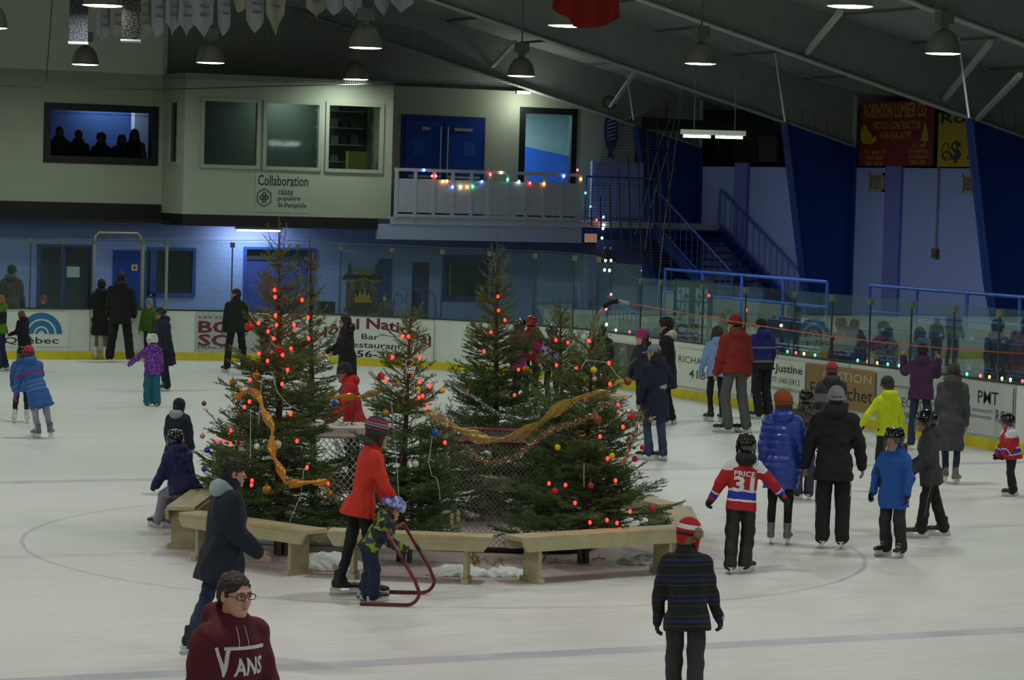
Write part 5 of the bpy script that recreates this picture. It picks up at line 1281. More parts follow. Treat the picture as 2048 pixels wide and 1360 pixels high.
def sticks(A, B, ra, rb):
    D = B-A; D /= np.linalg.norm(D, axis=1)[:, None]+1e-9
    U = np.cross(D, np.array([.3, .2, .93])); U /= np.linalg.norm(U, axis=1)[:, None]+1e-9; W_ = np.cross(D, U)
    vs = []
    for P, r in ((A, ra), (B, rb)):
        for k in range(4):
            a = pi/2*k; vs.append(P+(U*cos(a)+W_*sin(a))*np.array(r)[:, None])
    V = np.stack(vs, 1).reshape(-1, 3); b = np.arange(len(A))[:, None]*8
    F_ = np.concatenate([b+np.array([k, (k+1) % 4, 4+(k+1) % 4, 4+k]) for k in range(4)])
    return V, F_

def spruce(bpx, bpy_, tpx, tpy, Rad, seed, label, z0=.12, dens=1.0, dry=.5, leader=.3, cand=False, droop=0.0, shape=.85, z_first=.35, snow=None, base_w=None):
    rg = np.random.RandomState(seed); base = GZ(bpx, bpy_) if base_w is None else np.array(base_w, float)
    d = ray(tpx, tpy); w_ = depth(base)/float(d@_f)      # the tip stands over the foot, at the same distance
    top = CAM+d*w_; H = top[2]; lean = (top-base)/H
    rt = empty('christmas_tree', base, 0, label, 'tree', 'spruce trees of the island')
    tr = MB(); tr.tube([lean*H*t for t in (0, .15, .4, .7, .9, .985)], [.048*H/3, .042*H/3, .032*H/3, .02*H/3, .009, .003], 8); tk = tr.build('trunk', bark_m, rt, True)
    A, B, RA, RB, NA, NB = [], [], [], [], [], []
    def seg(a, b, ra, rb, nd_=True):
        A.append(a); B.append(b); RA.append(ra); RB.append(rb)
        if nd_: NA.append(a); NB.append(b)
    z = z_first
    while z < H-leader*(1.0 if cand else .75):
        f = z/H; Lz = Rad*(1-f)**shape*(.9)+.05
        if f < .12: Lz *= .85
        nb = rg.randint(6, 9) if f < .8 else rg.randint(3, 6); ph = rg.rand()*6
        for k in range(nb):
            az = ph+2*pi*k/nb+rg.normal()*.25; el = R(-8-droop+62*f**1.4+rg.normal()*9); L = Lz*(.5+.72*rg.rand())
            if L < .04: continue
            hd = np.array([cos(az), sin(az), 0]); p0 = lean*(z+rg.normal()*.04); n = max(4, int(L/.07))
            sd = np.array([-sin(az), cos(az), 0]); P = []
            for i in range(n+1):
                t = i/n; P.append(p0+hd*L*t*cos(el)+np.array([0, 0, L*(t*sin(el)+.17*t*t-.05*sin(pi*t))])+sd*.02*sin(3*t+k))
            P = np.array(P)
            for i in range(n):
                t = (i+.5)/n; seg(P[i], P[i+1], .007*(1-t)+.0018+.004*L*(1-t), .007*(1-t-.5/n)+.0016, t > .18)
                if t < .14: continue
                ax = unit(P[i+1]-P[i])
                for s in (-1, 1):
                    for j in range(2 if L > .25 else 1):
                        if rg.rand() > (.93 if f < .6 else .6)*dens: continue
                        q = P[i]+(P[i+1]-P[i])*rg.rand(); l = min((1-t)*L*.55+.05, .36)*(.6+.6*rg.rand())
                        dr = unit(ax*.72+sd*s*(.7+.2*rg.normal())+np.array([0, 0, .12*rg.normal()-.02])); e = q+dr*l; mid = q+dr*l*.5+np.array([0, 0, -.012*rg.rand()])
                        seg(q, mid, .0019, .0015); seg(mid, e, .0015, .001)
                        if l > .11:
                            for m_ in range(int(l/.045)):
                                tt = .25+.7*rg.rand(); s2 = rg.choice([-1, 1]); d2 = unit(dr*.75+np.cross(dr, (0, 0, 1))*s2*.7+np.array([0, 0, .1*rg.normal()]))
                                q2 = q+dr*l*tt; seg(q2, q2+d2*(.03+.05*rg.rand()), .0018, .0012)
        z += (.085+.055*rg.rand())*(1.0 if f < .75 else .8)/max(dens, .6)
    # leader shoots
    tipz = H-leader*(.78 if cand else 1)
    seg(lean*tipz, lean*(H-.01), .006, .002)
    for k in range(4 if not cand else 3):
        a = rg.rand()*6+k*2.1; hd = np.array([cos(a), sin(a), 0])
        if cand: hd = (_r*(-1, .55, .1)[k])+_f*.2
        Lk = leader*(.6 if cand else .5); p0 = lean*(tipz+.02); p1 = p0+hd*Lk*.38+np.array([0, 0, Lk*.35]); p2 = p1+hd*Lk*(.12)+np.array([0, 0, Lk*.62]); 
        seg(p0, p1, .004, .003); seg(p1, p2, .003, .002)
    A, B, NA, NB = [np.array(q) for q in (A, B, NA, NB)]
    V, Fq = sticks(A, B, RA, RB); npmesh('branches', V, Fq, twig_m, rt)
    V, Ft = needles(NA, NB, rg); zc = V[Ft[:, 0]][:, 2]/H; fm = (rg.rand(len(Ft)) < np.clip((zc-.35)*1.6, .04, .8)*dry*1.1).astype(int)
    npmesh('foliage', V, Ft, [needle_m, needle_b], rt, False, fm)
    return dict(base=base, H=H, lean=lean, R=Rad, shape=shape, rt=rt, wd=depth(base))

TREES = {}
TREES['tall'] = spruce(558, 1109, 558, 433, 1.0, 11, 'tallest spruce of the island with candelabra tip and gold ribbon winding down', cand=True, leader=.44, dry=.8)
TREES['slim'] = spruce(628, 1052, 619, 463, .58, 12, 'slim spruce close behind the tallest one with a long bare leader', leader=.5, dry=.9, dens=.85, z_first=1.25)
TREES['mid'] = spruce(800, 1122, 823, 598, .88, 13, 'spruce in the middle hung with silver beads, beside the woman in red', leader=.2, dry=.3)
TREES['back'] = spruce(990, 1016, 995, 463, 1.25, 14, 'spruce behind the goals with a thin high tip and silver tinsel round its foot', leader=.35, dry=.6, z_first=.25, shape=1.15)
TREES['right'] = spruce(1165, 1124, 1188, 640, 1.12, 15, 'broad spruce over the nearest bench end, red and yellow balls on its low boughs', leader=.2, dry=.3, shape=.7)
TREES['rear'] = spruce(1128, 1046, 1120, 592, .85, 16, 'spruce whose tip stands clear above its neighbour by the hose pole', leader=.25, dry=.3)
TREES['low'] = spruce(470, 1062, 488, 800, .85, 17, 'low bushy spruce behind the bench where the child sits', leader=.1, dry=.2, z_first=.15, shape=.6)
TREES['infill'] = spruce(700, 1075, 700, 850, .6, 18, 'low bushy spruce between the white goal and the woman in red', leader=.1, dry=.2, z_first=.2, shape=.6)

TREES['fill'] = spruce(1075, 1040, 1070, 800, .8, 19, 'short dense spruce crowded behind the grey netted goal', leader=.1, dry=.2, z_first=.15, shape=.5)
TREES['fill2'] = spruce(905, 1040, 900, 830, .7, 20, 'short dense spruce behind the goal beside the middle spruce', leader=.1, dry=.2, z_first=.15, shape=.5)

def on_tree(key, px, py, out=.92):
    """point on the side of a tree's crown that faces the camera, seen at pixel (px,py)"""
    T = TREES[key]; d = ray(px, py); P = CAM+d*(T['wd']/float(d@_f)); z = min(max(P[2], .1), T['H']-.02)
    ax = T['base']+T['lean']*z; lat = P-ax; lat[2] = 0; r = T['R']*(1-z/T['H'])**T['shape']*out+.04; l = np.linalg.norm(lat)
    dz = math.sqrt(max(r*r-l*l, .0)) if l < r else 0.0
    return CAM+d*((T['wd']-dz)/float(d@_f))

# ---------------------------------------------------------------- benches: eight plank benches in a ring
wood = mat('bench_wood', '#aca682', .6, noise=.12, nscale=6, bump=.15, bscale=30)
wood_top = mat('bench_top', '#b3a884', .55, noise=.15, nscale=5, bump=.1)
def bench(a, c, label):
    a, c = np.array(a, float), np.array(c, float); d = unit(c-a); n = np.array([-d[1], d[0], 0]); L = np.linalg.norm(c-a)
    ang = math.atan2(d[1], d[0]); rt = empty('bench', (a+c)/2, ang, label, 'bench', 'plank benches round the island'); h = L/2-.03
    MB().box((-h, -.15, .435), (h, .15, .475)).build('seat_plank', wood_top, rt)
    for s in (-1, 1): MB().prism([(-h, s*.15-.02, .435), (-h+.07, s*.15-.02, .33), (h-.07, s*.15-.02, .33), (h, s*.15-.02, .435)], (0, .04, 0)).build('apron', wood, rt)
    for s in (-1, 1):
        x = s*(h-.25); lg = MB().box((x-.02, -.13, .05), (x+.02, .13, .435)).build('leg', wood, rt)
        MB().box((x-.035, -.17, 0), (x+.035, .17, .05)).build('foot', wood, lg)
    return rt
BEN = [((-3.05, .0), (-2.0, 2.05), 'with the child in the dotted jacket sitting on it'), ((-3.08, -.35), (-2.3, -2.1), 'half hidden by the teenager in navy'),
       ((-2.2, -2.05), (-.75, -2.92), 'behind the woman in red'), ((-.62, -2.98), (1.55, -2.6), 'under the broad spruce, nearest the red earflap hat'),
       ((1.62, -2.5), (2.36, -.95), 'turning the corner beside the number 31 jersey'), ((2.34, -.85), (2.35, .9), 'running away behind the broad spruce boughs'),
       ((2.3, 1.05), (1.4, 2.45), 'hidden deep behind the broad spruce'), ((1.25, 2.55), (-.5, 2.75), 'on the far side of the ring behind the goals'), ((-.65, 2.75), (-1.9, 2.2), 'seen beyond the low spruce on the far side')]
for a_, c_, d_ in BEN: bench(a_+(0,), c_+(0,), 'pale painted plank bench '+d_)

# ---------------------------------------------------------------- goals
red_pipe = mat('goal_red', '#6e1420', .4, noise=.15, nscale=10)
def goal(rc, yaw, net_m, label, pad=None, ring_m=None, sr=.0028, sp=.062):
    """rc: middle of the rounded back on the ice; the mouth points along yaw, away from it"""
    rt = empty('hockey_goal', (rc[0], rc[1], 0), -yaw, label, 'hockey goal')
    W_, H_, D_, Dt = .915, 1.22, 1.1, .78
    def U(w, d0, d1, n=26):     # from left mouth post round the back to the right one (local: y forward)
        P = []
        for i in range(n+1):
            a = pi*i/n; x = -w*cos(a); y = d1-(d1-d0)*abs(sin(a))**.6
            P.append((math.copysign(abs(cos(a))**.55, -cos(a))*w, y))
        return np.array(P)
    base = U(W_+.12, 0, D_); top = U(W_*.97, D_-Dt, D_)
    fr = MB()
    fr.tube([(-W_, D_, 0), (-W_, D_, H_), (W_, D_, H_), (W_, D_, 0)], .032, 10); fr.build('goal_frame', red_pipe, rt, True)
    tp = MB(); tp.tube([(x, y, H_-.06*(D_-y)/Dt) for x, y in top], .022, 8); tp.build('top_shelf_pipe', pad or red_pipe, rt, True)
    bs = MB(); bs.tube([(x, y, .03) for x, y in base], .03, 8); bs.build('base_pipe', ring_m or red_pipe, rt, True)
    if pad: MB().prism([(x, y, H_-.06) for x, y in top], (0, 0, .09)).build('top_pad', pad, rt)
    # netting: a loft between base and top, crossed by two families of strands
    def arc(P): s = np.concatenate([[0], np.cumsum(np.linalg.norm(np.diff(P, axis=0), axis=1))]); return s/s[-1]
    sb, st_ = arc(base), arc(top); L = 3.7; A, B = [], []
    def pt(s, t):
        s = np.clip(s, 0, 1); xb = np.array([np.interp(s, sb, base[:, i]) for i in (0, 1)]); xt = np.array([np.interp(s, st_, top[:, i]) for i in (0, 1)])
        bulge = .05*sin(pi*t); q = xb*(1-t)+xt*t; c = np.array([0, D_]); q = q+(q-c)*bulge*.25
        zt = H_-.06*(D_-xt[1])/Dt; return np.array([q[0], q[1], .04+t*(zt-.04)])
    for sg in (-1, 1):
        s0 = -1.2
        while s0 < L+1.2:
            prev = None
            for i in range(15):
                t = i/14; s = s0+sg*(t-.5)*1.2
                if 0 <= s <= L: q = pt(s/L, t)
                else: q = None
                if q is not None and prev is not None: A.append(prev); B.append(q)
                prev = q
            s0 += sp
    for sg in (-1, 1):                   # roof netting
        s0 = -2.4
        while s0 < 2.4:
            prev = None
            for i in range(13):
                y = D_-Dt+Dt*i/12; x = s0+sg*(y-D_+Dt/2); f = (y-(D_-Dt))/Dt; wl = W_*.97*min(1, (max(f, 0))**.28+.0)
                q = np.array([x, y, H_-.06*(1-f)-.05*sin(pi*f)]) if abs(x) < wl else None
                if q is not None and prev is not None: A.append(prev); B.append(q)
                prev = q
            s0 += sp
    V, Fq = sticks(np.array(A), np.array(B), [sr]*len(A), [sr]*len(A)); npmesh('netting', V, Fq, net_m, rt)
    return rt
goal(GZ(1000, 1106), YAW, mat('net_grey', '#77766f', .8), 'red framed hockey goal with grey netting standing back to the camera, under the gold ribbon', ring_m=mat('net_black', '#17171a', .8))
goal(GZ(668, 1092), YAW-.22, mat('net_white', '#d6d6d0', .8), 'white netted hockey goal with white top pad behind the tallest spruce', pad=mat('pad_white', '#c7beb2', .75, noise=.1, nscale=12), ring_m=mat('net_white', ''), sr=.0052, sp=.085)

# ---------------------------------------------------------------- skating aid: one bent pipe frame
def lift(px, py, z): return GZ(px, py, z)
aid = empty('skating_aid', GZ(800, 1205), 0, 'red bent pipe skating aid pushed by the small child in the bicycle helmet', 'skating aid')
ab = np.array(aid.location); apipe = mat('aid_red', '#6e1a24', .4, noise=.2, nscale=14)
def aidside(near):
    u = np.array([_r[0], _r[1], 0]); v = np.array([_f[0], _f[1], 0]); v /= np.linalg.norm(v)
    if near: o = GZ(838, 1215)
    else: o = GZ(868, 1190)
    zt = .68; back = .31
    pts = [o-u*.55+np.array([0, 0, .02]), o-u*.12+np.array([0, 0, .02])]
    for a in range(0, 100, 15): pts.append(o-u*.12+np.array([0, 0, .14])+u*.12*sin(R(a))-np.array([0, 0, 1])*.12*cos(R(a)))
    pts.append(o-u*.05+np.array([0, 0, .26])); pts.append(o-u*back+np.array([0, 0, zt])); return [p for p in pts]
pn_, pf_ = aidside(True), aidside(False)
fr_ = MB(); fr_.tube([p-ab for p in pn_], .017, 10); fr_.tube([p-ab for p in pf_], .017, 10); fr_.tube([pn_[-1]-ab, pf_[-1]-ab], .017, 10); fr_.build('pipe_frame', apipe, aid, True)
for P_ in (pn_, pf_):
    m_ = (P_[-1]*.45+P_[-2]*.55)-ab; d_ = unit(P_[-1]-P_[-2]); MB().tube([m_-d_*.03, m_+d_*.03], .022, 10).build('pipe_collar', mat('collar_dark', '#2a1218', .4), aid, True)

# ---------------------------------------------------------------- decorations on the trees
TD = {'tall': 'the tallest spruce', 'mid': 'the middle spruce', 'right': 'the broad spruce', 'back': 'the spruce behind the goals', 'low': 'the low bushy spruce', 'infill': 'the small spruce by the white goal', 'rear': 'the spruce by the hose pole', 'slim': 'the slim spruce'}
COLS = {'red': ('#b3121c', .3), 'blue': ('#1d4fc4', .25), 'yellow': ('#c9b41e', .3), 'gold': ('#a9772a', .35), 'silver': ('#d5d6da', .18), 'pale green': ('#b9c4a4', .4), 'pink': ('#c493a0', .25), 'copper': ('#8a4a30', .3)}
ORN = [('low', 466, 764, .045, 'gold', 'onion'), ('low', 480, 774, .026, 'yellow'), ('low', 487, 819, .036, 'blue'), ('tall', 502, 782, .028, 'blue'), ('low', 479, 831, .03, 'red'), ('low', 478, 841, .02, 'blue'),
       ('tall', 514, 893, .034, 'silver'), ('tall', 555, 889, .044, 'pale green'), ('tall', 534, 979, .048, 'gold'), ('low', 414, 900, .034, 'blue'), ('low', 408, 938, .032, 'blue'), ('low', 405, 872, .03, 'pink'), ('low', 408, 807, .028, 'copper'),
       ('tall', 659, 988, .046, 'gold'), ('tall', 498, 653, .046, 'red'), ('tall', 556, 698, .036, 'red'), ('slim', 650, 723, .055, 'silver', 'disco'), ('slim', 638, 713, .03, 'pink'), ('tall', 591, 660, .032, 'silver'), ('tall', 513, 750, .045, 'gold', 'onion'),
       ('mid', 822, 741, .055, 'silver', 'disco'), ('mid', 762, 752, .038, 'red'), ('mid', 836, 778, .028, 'yellow'), ('mid', 884, 781, .032, 'yellow'), ('mid', 796, 768, .032, 'gold'), ('mid', 870, 865, .038, 'blue'), ('mid', 771, 826, .038, 'gold'),
       ('infill', 669, 807, .036, 'blue'), ('infill', 668, 818, .04, 'copper'), ('mid', 831, 928, .036, 'pale green'), ('mid', 768, 982, .036, 'red', 'onion'), ('infill', 691, 918, .03, 'silver'),
       ('back', 937, 783, .034, 'copper'), ('back', 1073, 723, .04, 'copper'), ('back', 1052, 738, .045, 'gold', 'onion'), ('back', 1016, 731, .028, 'silver'), ('rear', 1147, 711, .034, 'red'), ('rear', 1163, 718, .036, 'yellow'), ('right', 1187, 740, .036, 'yellow'), ('right', 1189, 758, .026, 'pink'),
       ('rear', 1180, 791, .036, 'pale green'), ('back', 1064, 789, .034, 'copper'), ('right', 1256, 763, .04, 'copper'), ('right', 1263, 832, .044, 'red'), ('right', 1115, 895, .034, 'yellow'), ('right', 1224, 912, .032, 'yellow'), ('right', 1248, 924, .028, 'yellow'),
       ('right', 1270, 918, .032, 'red'), ('right', 1285, 895, .028, 'red'), ('right', 1301, 840, .03, 'gold'), ('right', 1181, 971, .032, 'red'), ('right', 1110, 983, .034, 'red'), ('right', 1305, 1017, .034, 'red'), ('right', 1194, 840, .05, 'copper')]
cap_m = mat('ball_cap', '#b9a76a', .3, .8)
rankw = ['highest', 'second highest', 'third from the top', 'fourth from the top', 'fifth from the top', 'sixth from the top', 'lowest but one', 'lowest']
from collections import Counter
cnt = Counter((o_[0], o_[4]) for o_ in ORN)
for i, o_ in enumerate(ORN):
    key, x, y, r, col = o_[:5]; kind = o_[5] if len(o_) > 5 else 'ball'
    hi = sum(1 for q in ORN if q[0] == key and q[4] == col and q[2] < y); n_ = cnt[(key, col)]
    rank = '' if n_ == 1 else (rankw[hi]+' of its colour ' if hi < n_-1 or n_ == 2 and hi == 0 else 'lowest of its colour ')
    nm = {'ball': 'ball', 'disco': 'glittering globe', 'onion': 'onion shaped bauble'}[kind]
    P_ = on_tree(key, x, y, 1.0); c, ro = COLS[col]
    m = mat('bauble_'+col.replace(' ', '_'), c, ro, .55 if col in ('silver', 'gold', 'copper') else .1)
    if kind == 'disco': m = mat('bauble_disco', '#dfe0e4', .12, .95, noise=.4, nscale=90)
    b = MB()
    if kind == 'onion': b.lathe([(.001, -r*1.5), (r*.12, -r*1.1), (r*.5, -r*.7), (r, -r*.1), (r*.8, r*.45), (r*.3, r*.75), (.002, r*.9)], n=16)
    else: b.sph((0, 0, 0), r, 20, 14)
    o = b.build('christmas_ball', m, None, True, P_); tag(o, 'shiny %s %s hanging on %s%s' % (col, nm, TD[key], (', '+rank.strip()) if rank else ''), 'bauble', 'baubles on the trees')
    MB().tube([(0, 0, r*.85), (0, 0, r*1.22)], r*.22, 8).tube([(0, 0, r*1.2), (0, 0, r*1.2+.035)], .0015, 4).build('cap', cap_m, o)

bulb_red = mat('bulb_red', '#ff2a1a', .3, emit=(1.0, .012, .008), estr=10.0); wire_m = mat('wire_green', '#101a12', .6)
STR = {'tall': [(549, 580), (550, 594), (604, 600), (551, 631), (616, 635), (588, 650), (553, 650), (517, 646), (536, 663), (547, 677), (617, 677), (582, 697), (518, 707), (565, 710), (535, 722), (575, 740), (500, 759), (564, 768), (499, 803), (489, 814), (581, 828), (594, 882), (614, 935), (656, 967), (504, 961), (503, 970)],
       'low': [(462, 861), (458, 870), (447, 883), (461, 887), (434, 880)],
       'mid': [(805, 673), (817, 673), (785, 714), (839, 715), (825, 748), (773, 760), (840, 763), (859, 773), (845, 792), (838, 795), (855, 813), (890, 885)],
       'back': [(996, 593), (997, 621), (1010, 640), (982, 664), (968, 702), (1037, 739), (1029, 790)],
       'rear': [(1112, 680), (1136, 685), (1113, 730), (1154, 735), (1169, 799), (1161, 825), (1140, 835), (1160, 873), (1133, 914)],
       'right': [(1178, 682), (1218, 726), (1220, 768), (1236, 810), (1200, 873), (1246, 854), (1215, 917), (1131, 970), (1098, 967), (1231, 961), (1150, 1006), (1260, 1023), (1180, 1045), (1214, 1040), (1234, 1046)]}
def light_string(name, pts, label, mats, wire, sag=.05, r=.013, group=None, cat='string lights'):
    pts = [np.array(p) for p in pts]; o0 = pts[0]; rt = empty(name, o0, 0, label, cat, group)
    path = []
    for a, c in zip(pts[:-1], pts[1:]):
        for t in (0, .33, .66): path.append(a+(c-a)*t-np.array([0, 0, sag*sin(pi*t)*min(1, np.linalg.norm(c-a))])-o0)
    path.append(pts[-1]-o0); MB().tube(path, .0035, 5).build('wire', wire, rt)
    for i, p in enumerate(pts):
        b = MB().sph((0, 0, 0), r, 10, 8, sq=(1, 1, 1.25)); b.build('bulb', mats[i % len(mats)] if isinstance(mats, list) else mats, rt, True, p-o0)
    return rt
for key, L in STR.items():
    light_string('light_string', [on_tree(key, x, y, .95) for x, y in L], 'string of glowing red bulbs wound through '+TD[key], bulb_red, wire_m, .25, .017)

bead = mat('bead_white', '#c9cbd2', .25, .3)
def beads(pts, label, r=.0055):
    P = []
    for a, c in zip(pts[:-1], pts[1:]):
        n = max(1, int(np.linalg.norm(c-a)/.012)); P += [a+(c-a)*i/n for i in range(n)]
    b = MB(); 
    for p in P: b.sph(p-pts[0], r, 6, 4)
    tag(b.build('bead_chain', bead, None, True, pts[0]), label, 'bead chain')
BD = [('tall', [(529, 745), (522, 772), (520, 815), (517, 850)], 'short silver bead chain hanging high on the tallest spruce'), ('tall', [(501, 818), (501, 870), (501, 918)], 'straight silver bead chain behind the teenager in navy'),
      ('low', [(428, 905), (430, 930), (436, 938), (443, 922)], 'small looped silver bead chain on the low bushy spruce'), ('low', [(480, 850), (474, 880), (468, 896), (455, 905)], 'silver bead chain curving under the red bulbs of the low bushy spruce'),
      ('tall', [(544, 748), (555, 785), (575, 808), (600, 822)], 'silver bead chain sagging across the upper tallest spruce'), ('tall', [(620, 925), (607, 940), (602, 990), (578, 1046)], 'silver bead chain hanging low beside the gold ribbon'),
      ('mid', [(812, 758), (812, 722), (835, 713), (855, 722), (860, 752), (872, 802), (868, 828)], 'silver bead chain framing the glittering globe on the middle spruce'), ('mid', [(783, 805), (788, 870), (794, 930), (798, 1000)], 'long straight silver bead chain down the middle spruce'),
      ('mid', [(864, 875), (857, 925), (864, 952), (873, 955), (879, 980), (880, 1002)], 'silver bead chain with a kink at the edge of the middle spruce'), ('right', [(1162, 737), (1172, 720), (1215, 725), (1232, 748), (1248, 765)], 'silver bead chain along the upper broad spruce'),
      ('right', [(1168, 928), (1168, 975)], 'short silver bead chain low on the broad spruce')]
for key, L, lab in BD: beads([on_tree(key, x, y, 1.03) for x, y in L], lab)

def tinsel(pts, label, mats, r=.035, dens=900, seed=1):
    rg = np.random.RandomState(seed); pts = [np.array(p) for p in pts]; P, D = [], []
    # smooth path
    Q = np.array(pts); t = np.linspace(0, len(Q)-1, 8*len(Q)); Q = np.stack([np.interp(t, np.arange(len(Q)), Q[:, i]) for i in range(3)], 1)
    L = np.linalg.norm(np.diff(Q, axis=0), axis=1); n = int(L.sum()*dens); s = np.concatenate([[0], np.cumsum(L)]); u = rg.rand(n)*s[-1]
    C = np.stack([np.interp(u, s, Q[:, i]) for i in range(3)], 1); d = rg.normal(size=C.shape); d /= np.linalg.norm(d, axis=1)[:, None]
    w_ = np.cross(d, rg.normal(size=C.shape)); w_ /= np.linalg.norm(w_, axis=1)[:, None]; l = r*(.6+.6*rg.rand(n))[:, None]
    V = np.stack([C-w_*.0022, C+w_*.0022, C+d*l+w_*.0016, C+d*l-w_*.0016], 1).reshape(-1, 3)-Q[0]
    o = npmesh('tinsel_garland', V, np.arange(len(V)).reshape(-1, 4), mats, None, False, rg.randint(0, len(mats), n)); o.location = tuple(Q[0])
    return tag(o, label, 'tinsel')
ts, tc_ = mat('tinsel_silver', '#d9dbe0', .18, .95), mat('tinsel_copper', '#c48a5a', .2, .9)
W1 = lambda L, w_: [PD(x, y, w_) for x, y in L]
tinsel(W1([(935, 893), (950, 915), (985, 927), (1030, 915), (1062, 890), (1090, 866), (1115, 855), (1150, 845), (1185, 830), (1205, 810), (1225, 808), (1250, 824), (1284, 828), (1276, 852), (1262, 885), (1248, 930)], 28.0), 'thick copper and silver tinsel garland swagged over the goal and the broad spruce', [ts, tc_], .04, 1300)
tinsel(W1([(893, 762), (925, 780), (960, 803), (985, 822), (1010, 832), (1060, 838), (1095, 822), (1140, 795), (1150, 775)], 31.0), 'silver tinsel garland round the foot of the spruce behind the goals', [ts], .03, 800, 2)
tinsel(W1([(842, 872), (850, 845), (868, 830), (890, 840), (910, 862), (925, 885)], 28.6), 'silver tinsel garland on the edge of the middle spruce', [ts], .035, 1000, 3)
tg = mat('tinsel_gold', '#b9a032', .2, .9)
tinsel([GZ(945, 1108, .02), GZ(952, 1125, .06), GZ(968, 1118, .1), GZ(985, 1130, .03), GZ(1000, 1118, .08), GZ(1008, 1132, .02)], 'tangle of gold tinsel lying on the ice under the bench', [tg], .06, 300, 4)

def ribbon(pts, wid, label, m, seed=1, twist=.6):
    rg = random.Random(seed); Q = np.array(pts); N = 14*len(Q); t = np.linspace(0, len(Q)-1, N)
    def sm(v): 
        for _ in range(6): v[1:-1] = (v[:-2]+v[2:]+2*v[1:-1])/4
        return v
    Q = sm(np.stack([np.interp(t, np.arange(len(Q)), Q[:, i]) for i in range(3)], 1)); up = -_f
    V = []; n = 7
    for i in range(N):
        d = unit(Q[min(i+1, N-1)]-Q[max(i-1, 0)]); s_ = unit(np.cross(d, up)); ww = wid*(.75+.3*sin(i*.23+seed)); a = twist*sin(i*.11+seed*2)
        s_ = s_*cos(a)+up*sin(a)
        for k in range(n):
            f = k/(n-1)-.5; V.append(Q[i]+s_*f*ww+up*(.012*sin(k*2.1+i*.5)+.02*cos(f*pi)))
    F_ = [(i*n+k, i*n+k+1, (i+1)*n+k+1, (i+1)*n+k) for i in range(N-1) for k in range(n-1)]
    o = npmesh('gold_ribbon', np.array(V)-Q[0], F_, m, None, True); o.location = tuple(Q[0]); return tag(o, label, 'ribbon')
gold_r = mat('ribbon_gold', '#c8861a', .35, .25, noise=.3, nscale=60, alpha=.88); gold_t = mat('tulle_gold', '#a98838', .4, .3, noise=.35, nscale=50, alpha=.6)
ribbon([on_tree('tall', x, y, 1.1) for x, y in [(470, 796), (500, 778), (518, 793), (528, 825), (546, 856), (543, 888), (548, 915), (562, 940), (570, 966), (590, 967), (625, 964), (656, 967)]], .09, 'wide gold mesh ribbon winding down the tallest spruce', gold_r, 2)
ribbon(W1([(848, 826), (880, 838), (925, 862), (975, 882), (1030, 874), (1075, 850), (1115, 818), (1155, 797), (1205, 790), (1255, 796)], 28.2), .13, 'pale gold tulle swag hanging from tree to tree over the goal', gold_t, 5, .3)
ribbon(W1([(655, 796), (690, 793), (720, 795), (745, 786), (768, 781)], 30.5), .08, 'short gold ribbon stretched behind the red jacket', gold_r, 3, .3)

# straw slippers, snow heaps, twigs on the ice
b = MB(); q0 = on_tree('mid', 908, 1010, 1.05)
for dx, dz in ((-.02, 0), (.05, -.03)):
    for k in range(2): b.sph((dx, 0, -.12-dz-.06*k), .028, 10, 8, sq=(.8, .6, 1.3))
    b.tube([(dx, 0, -.1-dz), (dx*.3, 0, .0)], .002, 4)
tag(b.build('straw_ornament', mat('straw', '#9a8f5e', .8), None, True, q0), 'pair of beige straw ornaments on strings beside the middle spruce', 'ornament')
snow = mat('snow_heap', '#dfe6e4', .7, noise=.06, nscale=9, bump=.6, bscale=20)
for (x, y, sx_, sy_, h_, lab) in [(655, 1138, .34, .2, .17, 'heap of scraped snow by the bench leg left of the woman in red'), (915, 1150, .3, .16, .1, 'low heap of grey snow beside the thin bench leg'), (1010, 1152, .24, .12, .09, 'low heap of snow between the two bench ends'), (1310, 1125, .4, .22, .08, 'bank of snow behind the striped sweater')]:
    g = SDF((-.6, -.4, -.06), (.6, .4, .35), .016); g.ell((0, 0, 0), (sx_, sy_, h_), .05); g.ell((sx_*.6, .03, 0), (sx_*.5, sy_*.7, h_*.6), .05); g.ell((-sx_*.55, -.04, 0), (sx_*.5, sy_*.8, h_*.55), .05); g.wrinkle(.014, .09, int(x)); g.box((0, 0, -.1), (1, 1, .1), .001, .002, 's')
    V, Fq = g.mesh(); o = npmesh('snow_heap', V, Fq, snow, None, True); o.location = tuple(GZ(x, y)); o.rotation_euler = (0, 0, -.3); tag(o, lab, 'snow', kind='stuff')
for x, y in ((1110, 1128), (1197, 1120)):
    b = MB(); b.tube([(-.07, 0, .012), (0, .01, .02), (.08, -.01, .01)], .005, 5).tube([(0, .01, .02), (.03, .05, .05)], .004, 5); tag(b.build('fallen_twig', bark_m, None, False, GZ(x, y)), 'small dark twig lying on the ice '+('near the trunk foot' if x < 1150 else 'right of the trunk foot'), 'twig')
# wooden blocks the trees are wedged in
for k, (key, dx) in enumerate((('right', -.04), ('mid', .03), ('tall', .0))):
    T = TREES[key]; st_ = MB(); p = T['base']+np.array([dx, -.05, 0]); st_.box((-.05, -.05, 0), (-.01, .0, .42)).box((.02, -.06, 0), (.06, -.02, .3)).tube([(-.4, .1, .015), (-.25, .05, .4)], .01, 6)
    tag(st_.build('tree_stake', mat('stake_grey', '#4c4c4a', .7), None, False, p), 'grey stakes steadying the trunk of '+TD[key], 'stake')

